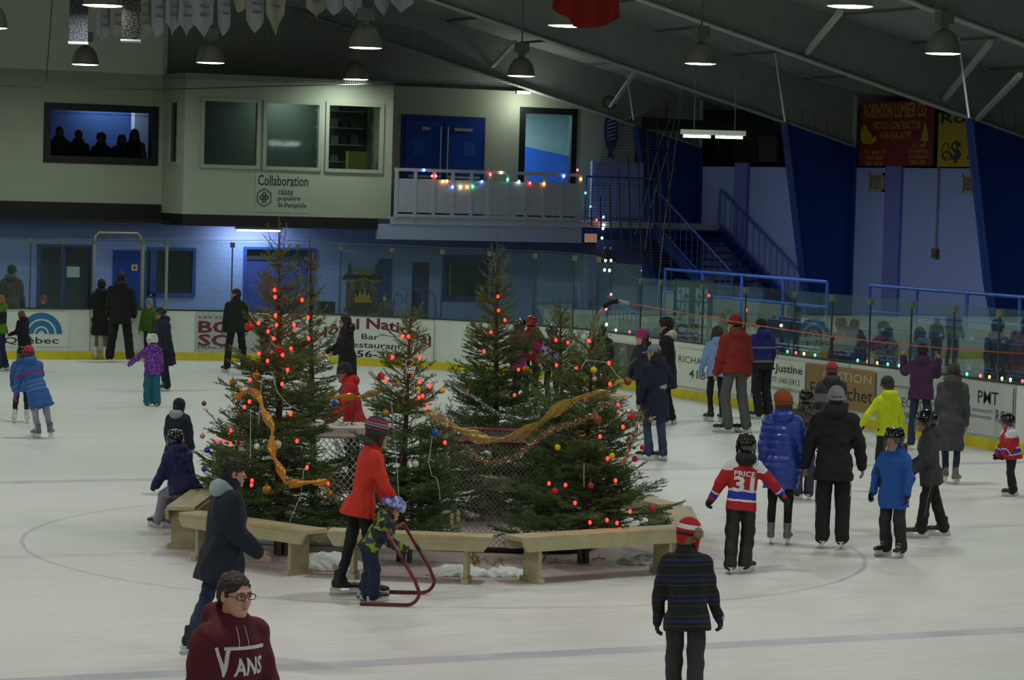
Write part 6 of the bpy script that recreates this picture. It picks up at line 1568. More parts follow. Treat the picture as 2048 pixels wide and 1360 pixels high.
# hose pole and the orange cord
pp = W1([(1196, 1040)], 31.0); pole = [GZ(1200, 1030)]; wp = depth(pole[0])
pole += [PD(x, y, wp) for x, y in ((1188, 720), (1190, 668), (1196, 634), (1207, 614), (1222, 604), (1236, 602), (1243, 603))]
rt = empty('bent_pole', pole[0], 0, 'bent pole wrapped in tape carrying the orange cord over the skaters', 'pole')
MB().tube([p-pole[0] for p in pole[:5]], .022, 8).build('pole', mat('pole_tape', '#8d7d72', .5, noise=.4, nscale=16), rt, True)
MB().tube([p-pole[0] for p in pole[4:7]]+[pole[7]*.0+pole[6]-pole[0]], .03, 8).build('foam_sleeve', mat('foam_black', '#141416', .8), rt, True)
e_ = PD(1258, 607, wp); MB().tube([pole[6]-pole[0], e_-pole[0]], .022, 8).build('white_tip', mat('tape_white', '#a5a59a', .5), rt, True)
end = PX(2060, 708, 13.2); cord = [e_+(end-e_)*t-np.array([0, 0, .1*sin(pi*t)]) for t in np.linspace(0, 1, 24)]
tag(MB().tube([p-e_ for p in cord], .008, 6).build('extension_cord', mat('cord_orange', '#c8521e', .5), None, True, e_), 'orange extension cord strung from the bent pole to the side glass', 'cord')
# ---------------------------------------------------------------- advertising on the boards
def board_place(s0, eps=.026):
    def f(u, v):
        out = np.zeros((len(u), 3))
        for i, (a, c) in enumerate(zip(u, v)):
            p, n = board_pt(s0+a); out[i] = p+n*eps; out[i, 2] = c
        return out
    return f
def ad(x0, x1, z0, z1, m, label, texts, mt, name='advertising_panel'):
    """panel on the boards between two pixel columns; texts: (text, material, x centre px or fraction, z, w px-fraction, height)"""
    a, c = board_at(x0), board_at(x1); b = MB(); n = 12; pl = board_place(a, .02)
    us = np.linspace(0, c-a, n+1); P0 = pl(us, np.full(n+1, z0)); P1 = pl(us, np.full(n+1, z1)); Q0 = board_place(a, .024)(us, np.full(n+1, z0)); Q1 = board_place(a, .024)(us, np.full(n+1, z1))
    vs = list(P0)+list(P1)+list(Q0)+list(Q1); k = n+1; fs = []
    for i in range(n): fs += [(2*k+i, 2*k+i+1, 3*k+i+1, 3*k+i), (k+i, 3*k+i, 3*k+i+1, k+i+1), (i, i+1, 2*k+i+1, 2*k+i)]
    b.add(vs, fs); o = b.build(name, m); tag(o, label, 'advertising panel')
    for t in texts:
        s, tm, f, z, w_, h_ = t[:6]; bd = t[6] if len(t) > 6 else .0; L = c-a
        me = text_fit(s, w_*L, h_, bd); import bmesh
        bm = bmesh.new(); bm.from_mesh(me); bmesh.ops.triangulate(bm, faces=bm.faces)
        ed = [e for e in bm.edges if e.calc_length() > .25]
        if ed: bmesh.ops.subdivide_edges(bm, edges=ed, cuts=2); bmesh.ops.triangulate(bm, faces=[q for q in bm.faces if len(q.verts) > 3])
        arch = t[7] if len(t) > 7 else 0
        for v in bm.verts:
            x, y = v.co.x, v.co.y; q = x/(w_*L/2); y2 = y*(1-.25*arch*abs(q)*0)+z-arch*q*q; p, nn = board_pt(a+f*L+x); v.co = Vector((*(p+nn*.0275)[:2], y2))
        bm.to_mesh(me); bm.free(); me.materials.clear(); me.materials.append(tm); me.name = 'lettering'; lo = bpy.data.objects.new('lettering', me); link(lo, o)
    return o, a, c
vinyl = mat('vinyl_white', '#dde2d8', .4); vinyl_g = mat('vinyl_grey', '#b4b9b8', .4); ink = mat('ink_black', '#1c1f24', .5); ink_r = mat('ink_maroon', '#6e2430', .5); ink_b = mat('ink_blue', '#2a6fa0', .5)
ink_g = mat('ink_charcoal', '#474a50', .5); bronze = mat('vinyl_bronze', '#57493a', .5, noise=.2, nscale=5); tan_ = mat('vinyl_tan', '#96794a', .45, noise=.06); tealp = mat('ink_teal', '#27484c', .5)
o, a, c = ad(8, 137, .28, 1.03, vinyl, 'white panel with blue broadcast arcs over the letters bec', [('Québec', ink, .42, .4, .84, .17, .01)], None)
pl = board_place(board_at(82), .028); b = MB()
for r0, r1 in ((.33, .46), (.17, .29), (.07, .13)):
    n = 20; u = np.array([r0*cos(pi*i/n) for i in range(n+1)]+[r1*cos(pi*i/n) for i in range(n+1)]); v = np.array([.55+r0*sin(pi*i/n) for i in range(n+1)]+[.55+r1*sin(pi*i/n) for i in range(n+1)])
    b.add(pl(u, v), [(i, i+1, n+2+i, n+1+i) for i in range(n)])
b.build('emblem', ink_b, o)
ad(391, 560, .21, 1.03, vinyl_g, 'grey panel with large maroon letters and small black lines', [('LES DÉP', ink, .23, .96, .38, .07), ('BO', ink_r, .24, .74, .42, .27, .03), ('SO', ink_r, .24, .45, .42, .27, .03), ('Halte-Multiservices Sp', ink, .5, .285, .94, .09)], None)
o, a, c = ad(623, 868, .17, 1.05, vinyl, 'white panel with arched maroon serif lettering', [('Hôtel National', ink_r, .5, .93, .96, .24, .03, .34), ('Bar', ink, .47, .64, .14, .12, .01), ('Restaurant', ink, .5, .46, .46, .13, .01), ('356-3060', ink, .55, .26, .5, .15, .02)], None)
pl = board_place(board_at(637), .028); an = np.linspace(0, 2*pi, 17)[:-1]; b = MB(); b.add(pl(.055*np.cos(an), .93+.055*np.sin(an)), [tuple(range(16))]); b.build('emblem', ink_r, o)
# maple-like wreath at the head of the panel is left as a plain disc
o, a, c = ad(1215, 1352, .2, .9, bronze, 'bronze brown panel with a pale scribbled sphere', [], None)
pl = board_place(board_at(1245), .028); b = MB(); n = 40
for k in range(9):
    rr = .33*(1-.03*k); P_ = pl(rr*.75*np.cos(np.linspace(0, 2*pi, n))*cos(k*.35)+.0, .55+rr*np.sin(np.linspace(0, 2*pi, n)+k*.5)); b.tube(list(P_), .006, 4)
b.build('emblem', mat('ink_pale', '#8fa3ac', .5), o)
ad(1353, 1505, .24, .96, vinyl, 'white panel with thin grey name above a slanted telephone number', [('RICHARD DUVAL', ink_g, .46, .76, .84, .13), ('418-648-71', ink_g, .52, .5, .66, .17, .01)], None)
ad(1507, 1612, .25, 1.0, vinyl, 'white panel with a place name, telephone number and web address', [('Ste-Justine', ink, .55, .82, .8, .19, .012), ('1-877-340-3412', ink_g, .58, .62, .66, .1), ('www.fontainelaches.com', ink_g, .56, .48, .8, .08)], None)
ad(1614, 1752, .28, 1.0, tan_, 'tan gold panel with white outlined capitals and script lettering', [('GESTION', mat('ink_cream', '#c8bfa2', .5), .6, .84, .7, .15), ('F. Blanchet', ink, .52, .56, .9, .24)], None)
ad(1756, 1928, .22, 1.03, vinyl_g, 'pale panel with a small line of italics above large thin capitals', [('Tout commence par', ink_g, .3, .8, .5, .08), ('PROTECTIONS', ink_g, .38, .55, .66, .16), ('ASSURANCES 43', ink_g, .5, .34, .8, .1)], None)
ad(1930, 2027, .22, 1.05, mat('vinyl_grey2', '#c3c6c4', .4), 'light grey panel with dark serif letters PMT over small lines', [('PMT', ink, .5, .82, .42, .2, .008), ('ROY', ink, .82, .55, .3, .2), ('ASSURANCES ET', ink_g, .38, .6, .42, .05), ('SERVICES FINANCIERS', ink_g, .34, .5, .5, .05)], None)

# ---------------------------------------------------------------- glass above the boards
gl = bpy.data.materials.new('rink_glass'); gl.use_nodes = True; nt = gl.node_tree; nt.nodes.remove(nt.nodes['Principled BSDF']); out = nt.nodes['Material Output']
tr_ = nd(nt, 'ShaderNodeBsdfTransparent'); tr_.inputs[0].default_value = (.86, .93, .9, 1); gs = nd(nt, 'ShaderNodeBsdfGlossy'); gs.inputs[0].default_value = (.8, .95, .9, 1); gs.inputs['Roughness'].default_value = .02
df = nd(nt, 'ShaderNodeBsdfDiffuse'); df.inputs[0].default_value = (.55, .68, .66, 1)
ms = nd(nt, 'ShaderNodeMixShader'); ms2 = nd(nt, 'ShaderNodeMixShader'); lw = nd(nt, 'ShaderNodeFresnel'); lw.inputs[0].default_value = 1.35
nt.links.new(M_(nt, 'MULTIPLY', lw.outputs[0], .3), ms.inputs[0]); nt.links.new(tr_.outputs[0], ms.inputs[1]); nt.links.new(gs.outputs[0], ms.inputs[2])
ms2.inputs[0].default_value = .03; nt.links.new(ms.outputs[0], ms2.inputs[1]); nt.links.new(df.outputs[0], ms2.inputs[2]); nt.links.new(ms2.outputs[0], out.inputs[0])
post_m = mat('glass_post', '#9a9f96', .4, .5); clip_m = mat('glass_clip', '#6f7560', .5)
edges = [-8, -40, 60, 122, 187, None, 284, 331, 461, 590, 676, 778, 877, 971, 1060, 1138, 1186, 1272, 1312, 1395, 1480, 1578, 1652, 1728, 1810, 1895, 1985, 2075]
ed = [-9.6, -7.2, -4.8]+[board_at(x) if x is not None else None for x in edges[2:]]
ed = [ed[0], ed[1]]+ed[2:]
PANE = {}
labs = 'clear glass pane standing on the rink boards'
for i in range(1, len(ed)-1):
    s0, s1 = ed[i], ed[i+1]
    if s0 is None or s1 is None: continue
    hi = 2.62 if s1 <= board_at(1190)+.01 else (2.25 if s0 >= board_at(1270)-.01 else 2.5)
    p0, n0 = board_pt(s0+.012); p1, n1 = board_pt(s1-.012); u = p1-p0; nn = unit((u[1], -u[0], 0)); off = -n0*.07; off1 = -n1*.07
    o = MB().prism([p0+off+(0, 0, 1.1), p1+off1+(0, 0, 1.1), p1+off1+(0, 0, hi), p0+off+(0, 0, hi)], -nn*.012).build('plexiglass_sheet', gl)
    PANE[i] = o; tag(o, labs, 'glass pane', 'clear panes along the top of the boards')
for i, s in enumerate(ed[2:]):
    if s is None: continue
    host = PANE.get(i+1) or PANE.get(i+2)
    if host is None: continue
    x = proj(board_pt(s)[0]+np.array([0, 0, 1.5]))[0]; p, n_ = board_pt(s); hi = 2.62 if x < 1200 else 2.25
    thick = .028 if x < 340 and x > 180 else .012
    b = MB(); b.box(tuple(p-n_*.07+(-thick, -thick, 1.08)), tuple(p-n_*.07+(thick, thick, hi-.02)))
    o = b.build('glass_post', post_m if thick > .02 else mat('post_dark', '#3c4446', .5), host); o.name = 'post'
    MB().box(tuple(p-n_*.07+(-.04, -.04, hi-.13)), tuple(p-n_*.07+(.04, .04, hi-.02))).build('clip', clip_m, o)
# gate arch
s0, s1 = board_at(187), board_at(284); p0, p1 = board_pt(s0)[0], board_pt(s1)[0]; q = [(0, 0, 1.1), (0, 0, 2.55), (.03, 0, 2.68), (.1, 0, 2.75)]
W_ = p1[0]-p0[0]; P_ = q+[(W_-x, 0, z) for x, y, z in q[::-1]]
tag(MB().tube(P_, .02, 8).build('gate_arch', mat('arch_yellow', '#a8a050', .45), None, True, p0+np.array([0, .07, 0])), 'bent yellowish pipe arching over the rink gate', 'pipe arch')
# yellow sash cord along the top of the panes
def cordline(pxs, label, col='#66704e', r=.0055):
    P = []
    for x, y in pxs:
        s = board_at(x, 2.3); p, n_ = board_pt(s); p = p-n_*.05
        lo_, hi_ = .5, 4.
        for _ in range(30):
            m_ = (lo_+hi_)/2
            if proj(p+np.array([0, 0, m_]))[1] > y: lo_ = m_
            else: hi_ = m_
        P.append(p+np.array([0, 0, lo_]))
    tag(MB().tube([p-P[0] for p in P], r, 5).build('string', mat('string_'+col.strip('#'), col, .7), None, False, P[0]), label, 'string')
cordline([(0, 479), (65, 481), (140, 478), (187, 479), (280, 478), (350, 479), (460, 481), (570, 480), (676, 487), (778, 490), (877, 495), (971, 498), (1060, 502), (1140, 506), (1186, 512), (1225, 525), (1250, 545), (1268, 558), (1290, 563), (1312, 560)], 'thin yellow green string tied along the top of the end glass')

# ---------------------------------------------------------------- coloured bulbs along balcony, pipe and boards
CB = {n: mat('bulb_'+n, c, .3, emit=e, estr=s*.6) for n, c, e, s in (('warm', '#ffe6b0', (1, .75, .35), 22), ('white', '#ffffff', (.9, 1, .95), 22), ('redc', '#ff3020', (1, .05, .05), 20), ('bluec', '#3060ff', (.1, .25, 1), 24), ('green', '#20c080', (.05, .9, .5), 16), ('orange', '#ff8020', (1, .35, .05), 22))}
def mixed(name, pts, cols, label, r=.016, sag=.03):
    return light_string(name, pts, label, [CB[c] for c in cols], wire_m, sag, r)
BL = [(848, 340, 'bluec'), (864, 352, 'redc'), (872, 352, 'redc'), (886, 363, 'orange'), (894, 362, 'orange'), (905, 374, 'bluec'), (922, 374, 'warm'), (935, 374, 'orange'), (946, 373, 'green'), (964, 363, 'bluec'), (981, 349, 'redc'), (1003, 345, 'warm'), (1015, 359, 'green'), (1038, 363, 'white'), (1060, 366, 'redc'), (1088, 368, 'orange'), (1128, 352, 'bluec'), (1155, 340, 'redc'), (1162, 358, 'orange')]
mixed('light_string', [PY(x, y, YP-.06) for x, y, c in BL], [q[2] for q in BL], 'string of coloured bulbs draped along the balcony railing', .028)
VL = [(1171, 386, 'green'), (1181, 413, 'green'), (1193, 440, 'redc'), (1207, 434, 'warm'), (1208, 450, 'white'), (1206, 457, 'white'), (1204, 476, 'warm'), (1211, 521, 'white'), (1222, 521, 'warm'), (1209, 540, 'white'), (1219, 541, 'white'), (1222, 589, 'redc'), (1212, 618, 'redc'), (1213, 649, 'white')]
VP = [PY(x, y, YP-.06) for x, y, c in VL[:5]]; w_ = np.linspace(58, 51.5, len(VL)-5)
VP += [PD(x, y, ww) for (x, y, c), ww in zip(VL[5:], w_)]
mixed('light_string', VP, [q[2] for q in VL], 'string of white and red bulbs dropping from the balcony to the corner boards', .024, .0)
RLs = [(1222, 665, 'warm'), (1249, 665, 'redc'), (1271, 672, 'warm'), (1416, 687, 'green'), (1564, 707, 'green'), (1581, 710, 'redc'), (1597, 711, 'warm'), (1619, 718, 'green'), (1704, 724, 'green'), (1724, 727, 'redc'), (1743, 730, 'orange'), (1764, 734, 'green'), (1787, 741, 'green'), (1922, 752, 'green'), (1949, 761, 'redc'), (1967, 759, 'orange'), (1992, 768, 'warm'), (2009, 765, 'white'), (2033, 768, 'redc')]
def on_cap(x):
    s = board_at(x, 1.15); p, n_ = board_pt(s); return p-n_*.115+np.array([0, 0, 1.14])
mixed('light_string', [on_cap(x) for x, y, c in RLs], [q[2] for q in RLs], 'string of coloured bulbs laid along the top of the side boards', .02, .0)
# ---------------------------------------------------------------- lower lobby wall: doors, windows, decorations
def wallbox(name, x0, x1, z0, z1, d, m, parent=None, y=YU): return MB().box((x0, y-d, z0), (x1, y, z1)).build(name, m, parent)
fb = mat('frame_blue', '#1c46a8', .45)
def frame_(name, h, fw, m, y=YU, out=.06):
    x0, x1, z0, z1 = h; b = MB()
    b.box((x0-fw, y-out, z0), (x0, y+.1, z1)); b.box((x1, y-out, z0), (x1+fw, y+.1, z1)); b.box((x0-fw, y-out, z1), (x1+fw, y+.1, z1+fw)); b.box((x0-fw, y-out, z0-(fw if z0 > .3 else 0)), (x1+fw, y+.1, z0))
    o = b.build(name, m); return struct(o)
# entrance with glass and a white notice
o = frame_('door_2', LH[0], .07, navy); MB().box((5.6, YU+.05, .2), (6.85, YU+.07, 2.24)).build('pane', glassd, o)
MB().box((6.16, YU+.03, .2), (6.24, YU+.1, 2.24)).build('mullion', navy, o)
q = PY(146, 544, YU); tag(MB().box((q[0]-.16, YU-.02, q[2]-.13), (q[0]+.16, YU-.01, q[2]+.13)).build('paper_notice', mat('paper', '#b9c4cc', .7)), 'pale paper notice taped to the glass entrance door', 'notice')
# first aid door
a, c = PY(226, 500, YU), PY(283, 500, YU)
o = struct(MB().box((a[0], YU-.06, .2), (a[0]+1.1, YU, a[2])).build('door_3', door_blue)); MB().sph((a[0]+.95, YU-.1, 1.1), .035, 10, 8).build('door_handle', mat('brushed', ''), o, True)
q = PY(267, 535, YU); sg = tag(MB().box((q[0]-.075, YU-.09, q[2]-.075), (q[0]+.075, YU-.062, q[2]+.075)).build('first_aid_sign', mat('sign_cream', '#c9c08c', .6)), 'small cream square sign with a dark cross on the blue door', 'sign')
MB().box((q[0]-.045, YU-.094, q[2]-.012), (q[0]+.045, YU-.09, q[2]+.012)).box((q[0]-.012, YU-.094, q[2]-.045), (q[0]+.012, YU-.09, q[2]+.045)).build('cross', ink, sg)
o = frame_('window_7', LH[3], .08, fb); MB().box((LH[3][0], YU+.05, LH[3][2]), (LH[3][1], YU+.07, LH[3][3])).build('pane', glassd, o)
MB().box((LH[3][0]-.1, YU+.6, LH[3][2]-.2), (LH[3][1]+.3, YU+.65, LH[3][3]+.2)).build('blind', mat('blind_grey', '#8f9aa8', .8), o)
o = frame_('door_4', LH[1], .06, fb); MB().box((LH[1][0], YU+.25, -.1), (LH[1][1], YU+.3, 2.27)).build('door_leaf', mat('door_violet', '#2c3f96', .5), o)
MB().box((LH[1][0]+.1, YU+.2, 2.0), (LH[1][1]-.1, YU+.25, 2.2)).build('head_panel', mat('soffit_dark', '#2a2a35', .8), o)
o = frame_('window_8', LH[2], .12, navy); MB().box((LH[2][0], YU+.05, LH[2][2]), (LH[2][1], YU+.07, LH[2][3])).build('pane', glassd, o)
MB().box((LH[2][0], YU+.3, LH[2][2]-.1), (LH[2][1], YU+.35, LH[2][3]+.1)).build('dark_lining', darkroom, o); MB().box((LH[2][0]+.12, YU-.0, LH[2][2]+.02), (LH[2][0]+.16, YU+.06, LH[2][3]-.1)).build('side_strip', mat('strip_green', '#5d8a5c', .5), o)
# a narrow dark doorway and a blue hoop rack beside it
a = PY(825, 524, YU); c = PY(858, 524, YU); struct(wallbox('door_5', a[0], c[0], .2, a[2], .03, mat('door_ink', '#152a60', .5)))
a = PY(757, 517, YU); c = PY(783, 517, YU); struct(wallbox('door_6', a[0], c[0], .2, a[2], .03, mat('door_blue2', '#1b3f96', .5)))
a = PY(788, 578, 33.5); c = PY(872, 578, 33.5); hz = a[2]; L = c[0]-a[0]; Y0 = 33.5
rk = MB(); P_ = []
for x_, z_ in ((0, .2), (0, hz-.25), (.08, hz-.08), (.22, hz), (L-.22, hz), (L-.08, hz-.08), (L, hz-.25), (L, .2)): P_.append((x_, 0, z_-.2))
rk.tube(P_, .014, 6); rk.tube([(L*.3, 0, 0), (L*.3, 0, hz-.2)], .012, 6); rk.tube([(L*.68, 0, 0), (L*.68, 0, hz-.2)], .012, 6); rk.tube([(.05+.12*cos(t)+.07, 0, hz-.45+.12*sin(t)) for t in [2*pi*i/14 for i in range(14)]], .01, 6, closed=True)
o = rk.build('hoop_rack', mat('rack_blue', '#24356c', .5), None, True, (a[0], Y0, .2)); tag(o, 'dark blue tubular hoop rack behind the end glass right of the fireplace picture', 'rack')
# small black box-like screen on the floor behind the boards
a = PY(640, 603, 33.0); c = PY(667, 630, 33.0); sb = tag(MB().box((a[0], 32.9, .2), (c[0], 33.2, a[2])).build('black_cabinet', black), 'black box shaped cabinet showing above the boards beside the tall spruce', 'cabinet'); MB().box((a[0]+.03, 32.88, a[2]-.3), (c[0]-.03, 32.9, a[2]-.04)).build('front_panel', mat('panel_black', '#16171b', .3), sb)
# fireplace picture: a flat painted cut-out standing in front of the wall
Yf = YU-.035; px0, px1 = PY(690, 600, Yf)[0], PY(760, 600, Yf)[0]; zt, zb = PY(725, 533, Yf)[2], PY(725, 625, Yf)[2]; W_, H_ = px1-px0, zt-zb
fp = empty('fireplace_cutout', ((px0+px1)/2, Yf, zb), 0, 'painted cut-out of a brick fireplace with green garland hung behind the glass', 'cut-out')
def brickmat():
    m = bpy.data.materials.new('painted_brick'); m.use_nodes = True; nt = m.node_tree; b = nt.nodes['Principled BSDF']; tc = nd(nt, 'ShaderNodeTexCoord'); mp = nd(nt, 'ShaderNodeMapping'); mp.inputs['Rotation'].default_value = (pi/2, 0, 0); nt.links.new(tc.outputs['Object'], mp.inputs[0])
    br = nd(nt, 'ShaderNodeTexBrick'); br.inputs['Scale'].default_value = 1; br.inputs['Brick Width'].default_value = .13; br.inputs['Row Height'].default_value = .055; br.inputs['Mortar Size'].default_value = .008
    br.inputs['Color1'].default_value = hexc('#6e2c26'); br.inputs['Color2'].default_value = hexc('#532420'); br.inputs['Mortar'].default_value = hexc('#7a6c66'); nt.links.new(mp.outputs[0], br.inputs['Vector']); nt.links.new(br.outputs[0], b.inputs['Base Color']); return m
pm = lambda n, c: mat('paint_'+n, c, .6)
h1 = W_/2
MB().prism([(-h1*.95, 0, .12), (h1*.95, 0, .12), (h1*.92, 0, H_*.72), (-h1*.92, 0, H_*.72)], (0, .03, 0)).build('brick_surround', brickmat(), fp)
MB().prism([(-h1*.5, -.004, .14), (h1*.5, -.004, .14), (h1*.5, -.004, H_*.42), (h1*.3, -.004, H_*.5), (-h1*.3, -.004, H_*.5), (-h1*.5, -.004, H_*.42)], (0, .004, 0)).build('hearth_opening', pm('soot', '#1d1614'), fp)
MB().prism([(-.24, -.008, .25), (-.2, -.008, .5), (-.14, -.008, .36), (-.08, -.008, .6), (-.01, -.008, .42), (.06, -.008, .66), (.11, -.008, .4), (.18, -.008, .52), (.24, -.008, .25)], (0, .004, 0)).build('flame', pm('flame', '#b9a01c'), fp)
t_ = np.linspace(0, 2*pi, 25)[:-1]
MB().prism([(h1*1.05*cos(t), -.005, .07+.13*sin(t)) for t in t_], (0, .03, 0)).build('hearth_rug', pm('rug_brown', '#5c5130'), fp); MB().prism([(h1*.85*cos(t), -.01, .08+.085*sin(t)) for t in t_], (0, .004, 0)).build('rug_centre', pm('rug_green', '#2f4a26'), fp)
b = MB(); rg2 = random.Random(8); n = 26
for i in range(n):
    x = -h1*1.08+2*h1*1.08*i/(n-1); z = H_*.74+.06*abs(sin(i*.9)); r = .045+.02*rg2.random(); b.prism([(x+r*cos(t), -.012, z+r*sin(t)) for t in t_[::3]], (0, .02, 0))
b.build('mantel_garland', pm('garland', '#3e5a20'), fp)
b = MB(); b.tube([(x, -.03, H_*.76-.1*abs(sin(x*5))) for x in np.linspace(-h1, h1, 24)], .012, 5); b.build('gold_swag', pm('swag', '#a89a2c'), fp)
MB().prism([(-.16, -.01, H_*.78), (.16, -.01, H_*.78), (.2, -.01, H_*.9), (.1, -.01, H_*.98), (0, -.01, H_*.93), (-.1, -.01, H_*.98), (-.2, -.01, H_*.9)], (0, .02, 0)).build('bow', pm('bow', '#7c8a14'), fp)
for s in (-1, 1): MB().prism([(s*h1*.78-.05, -.01, H_*.78), (s*h1*.78+.05, -.01, H_*.78), (s*h1*.78+.035, -.01, H_*1.02), (s*h1*.78, -.01, H_*1.08), (s*h1*.78-.035, -.01, H_*1.02)], (0, .02, 0)).build('nutcracker', pm('figure', '#4a4a34'), fp)
for x in (-.3, -.02, .26): MB().prism([(x-.04, -.014, H_*.72), (x+.04, -.014, H_*.72), (x+.045, -.014, H_*.58), (x+.09, -.014, H_*.54), (x+.06, -.014, H_*.5), (x-.03, -.014, H_*.52)], (0, .01, 0)).build('stocking', pm('stocking', '#5f7468'), fp)

# exit sign, second notice, emergency lamps
def board_sign(name, c, w_, h_, m, label, cat, ux=(1, 0, 0), d=.03, group=None):
    ux = np.array(ux, float); n = np.cross(ux, (0, 0, 1)); c = np.array(c, float); b = MB()
    b.obox(-ux*w_/2-np.array([0, 0, h_/2])-n*0, ux*w_, -n*-d, (0, 0, h_)); o = b.build(name, m, None, False, c); tag(o, label, cat, group); return o, flat_place(n*d, ux, (0, 0, 1), .004)
q = PY(1181, 476, YP-.08); o, pl = board_sign('exit_sign', q, .34, .22, mat('exit_box', '#d8cfb8', .5, emit=(1, .85, .65), estr=.12), 'lit exit sign with red letters SORTIE under the balcony corner', 'sign')
put_text('SORTIE', o, mat('exit_red', '#ff3010', .5, emit=(1, .06, .02), estr=.35), pl, .27, .12, 0, 0, .015)
q = PY(1203, 552, YU+.76); o, pl = board_sign('wall_notice', q, .47, .18, mat('notice_pink', '#b59a98', .6), 'pinkish notice with two small dark lines under the emergency lamps', 'sign')
put_text('SORTIE', o, mat('ink_brown', '#6a2018', .6), pl, .2, .05, -.05, .035, .01); put_text("D'URGENCE", o, mat('ink_brown', ''), pl, .32, .05, -.03, -.035, .01)
q = PY(1215, 508, YU+.73); em = empty('emergency_lamp', q, 0, 'white emergency light box with two lamp heads under the landing', 'emergency light'); MB().box((-.17, -.06, -.09), (.17, .06, .09)).build('box', mat('em_box', '#8f8f96', .5), em)
for s in (-1, 1): MB().sph((s*.09, -.02, .14), .05, 10, 8).build('lamp_head', mat('em_head', '#9a9aa0', .3), em, True)
q = PY(1172, 600, 36.8); struct(MB().box((q[0]-.05, 36.8, .2), (q[0]+.05, 37.2, 2.2)).build('trim_12', lblue))

# sponsor lettering on the press box
q = PY(566, 386, YP-.02); c1 = (q[0], YP-.002, q[2]); o, pl = board_sign('sponsor_panel', c1, 1.42, .95, mat('sponsor_cream', '#a9b29d', .8), 'cream sponsor panel under the press box windows with dark green lettering', 'sign', d=.006)
gk = mat('ink_green', '#143226', .6)
put_text('Collaboration', o, gk, pl, 1.3, .26, 0, .3, .012)
for i, (s_, w_) in enumerate((('caisse', .38), ('populaire', .58), ('St-Pamphile', .74))): put_text(s_, o, gk, pl, w_, .15, -.12+w_/2, .03-.17*i, .01)
b = MB(); hx = [(.2*cos(R(60*i+30))-.48, .0, .22*sin(R(60*i+30))-.12) for i in range(6)]; b.tube([(x, -.012, z) for x, y, z in hx], .011, 4, closed=True)
for k in range(4): a = R(90*k); b.tube([(-.48+.065*cos(a)+.045*cos(t), -.012, -.12+.075*sin(a)+.045*sin(t)) for t in t_[::3]], .012, 4, closed=True)
b.build('emblem', gk, o)

# sheets of the spruce side wall: lumber sign, yellow sign, vents, conduit
def wsign(name, x0, y0, x1, y1, m, label, X=XW-.12):
    a, c = PX(x0, y0, X), PX(x1, y1, X); w_, h_ = a[1]-c[1], a[2]-c[2]; ctr = (X, (a[1]+c[1])/2, (a[2]+c[2])/2)
    b = MB(); b.box((-.03, -w_/2, -h_/2), (0, w_/2, h_/2)); o = b.build(name, m, None, False, ctr); tag(o, label, 'sign'); return o, flat_place((-.03, 0, 0), (0, -1, 0), (0, 0, 1), .005), w_, h_
sy = mat('ink_sulphur', '#a8961e', .6)
o, pl, w_, h_ = wsign('lumber_sign', 1723, 205, 1867, 332, mat('sign_red', '#7a161c', .6), 'dark red lumber company sign with yellow condensed lettering high on the side wall')
put_text('ROBINSON LUMBER CO', o, sy, pl, w_*.84, h_*.23, -.02*w_, h_*.36, .02); put_text('WOOD CONTRACTOR', o, sy, pl, w_*.64, h_*.13, .01*w_, h_*.13, .015); put_text('418-356-3177', o, sy, pl, w_*.42, h_*.12, -.0*w_, -h_*.03, .02)
for i, s_ in enumerate(('P.O. BOX 197', 'FORT KENT', 'ME. 04743')): put_text(s_, o, sy, pl, w_*(.3, .26, .23)[i], h_*.065, -w_*.27, -h_*(.29+.09*i), .012)
for i, s_ in enumerate(('C.P. 280', 'ST-PAMPHILE', 'QC, CANADA', 'G0R 3X0')): put_text(s_, o, sy, pl, w_*(.17, .27, .26, .19)[i], h_*.06, w_*.31, -h_*(.19+.085*i), .012)
def patch(o, pl, pts, m, name='emblem'):
    P_ = pl(np.array([p[0] for p in pts]), np.array([p[1] for p in pts])); MB().add(list(P_), [tuple(range(len(pts)))]).build(name, m, o)
tx = [(0, .19), (.03, .12), (.015, .12), (.05, .05), (.025, .05), (.065, -.03), (.035, -.03), (.08, -.11), (.012, -.1), (.012, -.17), (-.012, -.17), (-.012, -.1), (-.08, -.11), (-.035, -.03), (-.065, -.03), (-.025, .05), (-.05, .05), (-.015, .12), (-.03, .12)]
patch(o, pl, [(w_*.39+x*w_*.75, -.02*h_+z*h_*.95) for x, z in tx], sy, 'tree_emblem')
lx = [(-.09, -.13), (-.1, .02), (-.06, .12), (-.02, .13), (.0, .03), (.05, -.02), (.06, -.08), (.12, -.05), (.12, -.14), (.03, -.19), (-.06, -.17)]
patch(o, pl, [(-w_*.38+x*w_, .02*h_+z*h_) for x, z in lx], sy, 'truck_emblem')
o, pl, w_, h_ = wsign('yellow_sign', 1880, 226, 1975, 334, mat('sign_yellow', '#a8931a', .6), 'mustard yellow sign with black dollar emblem half behind the nearest blue column')
put_text('Ro', o, ink, pl, w_*.5, h_*.2, -w_*.2, h_*.4, .02); put_text('$', o, ink, pl, w_*.22, h_*.42, -w_*.12, -h_*.22, .03); put_text('es', o, ink, pl, w_*.18, h_*.08, w_*.2, -h_*.33, .01)
b = MB(); b.tube(list(pl(-w_*.33+.07*w_*np.cos(t_[::2]), -h_*.2+.14*h_*np.sin(t_[::2]))), .012, 4, closed=True); b.tube(list(pl(-w_*.3+.1*w_*np.cos(t_[::2]), -h_*.3+.08*h_*np.sin(t_[::2]))), .012, 4, closed=True); b.build('emblem', ink, o)
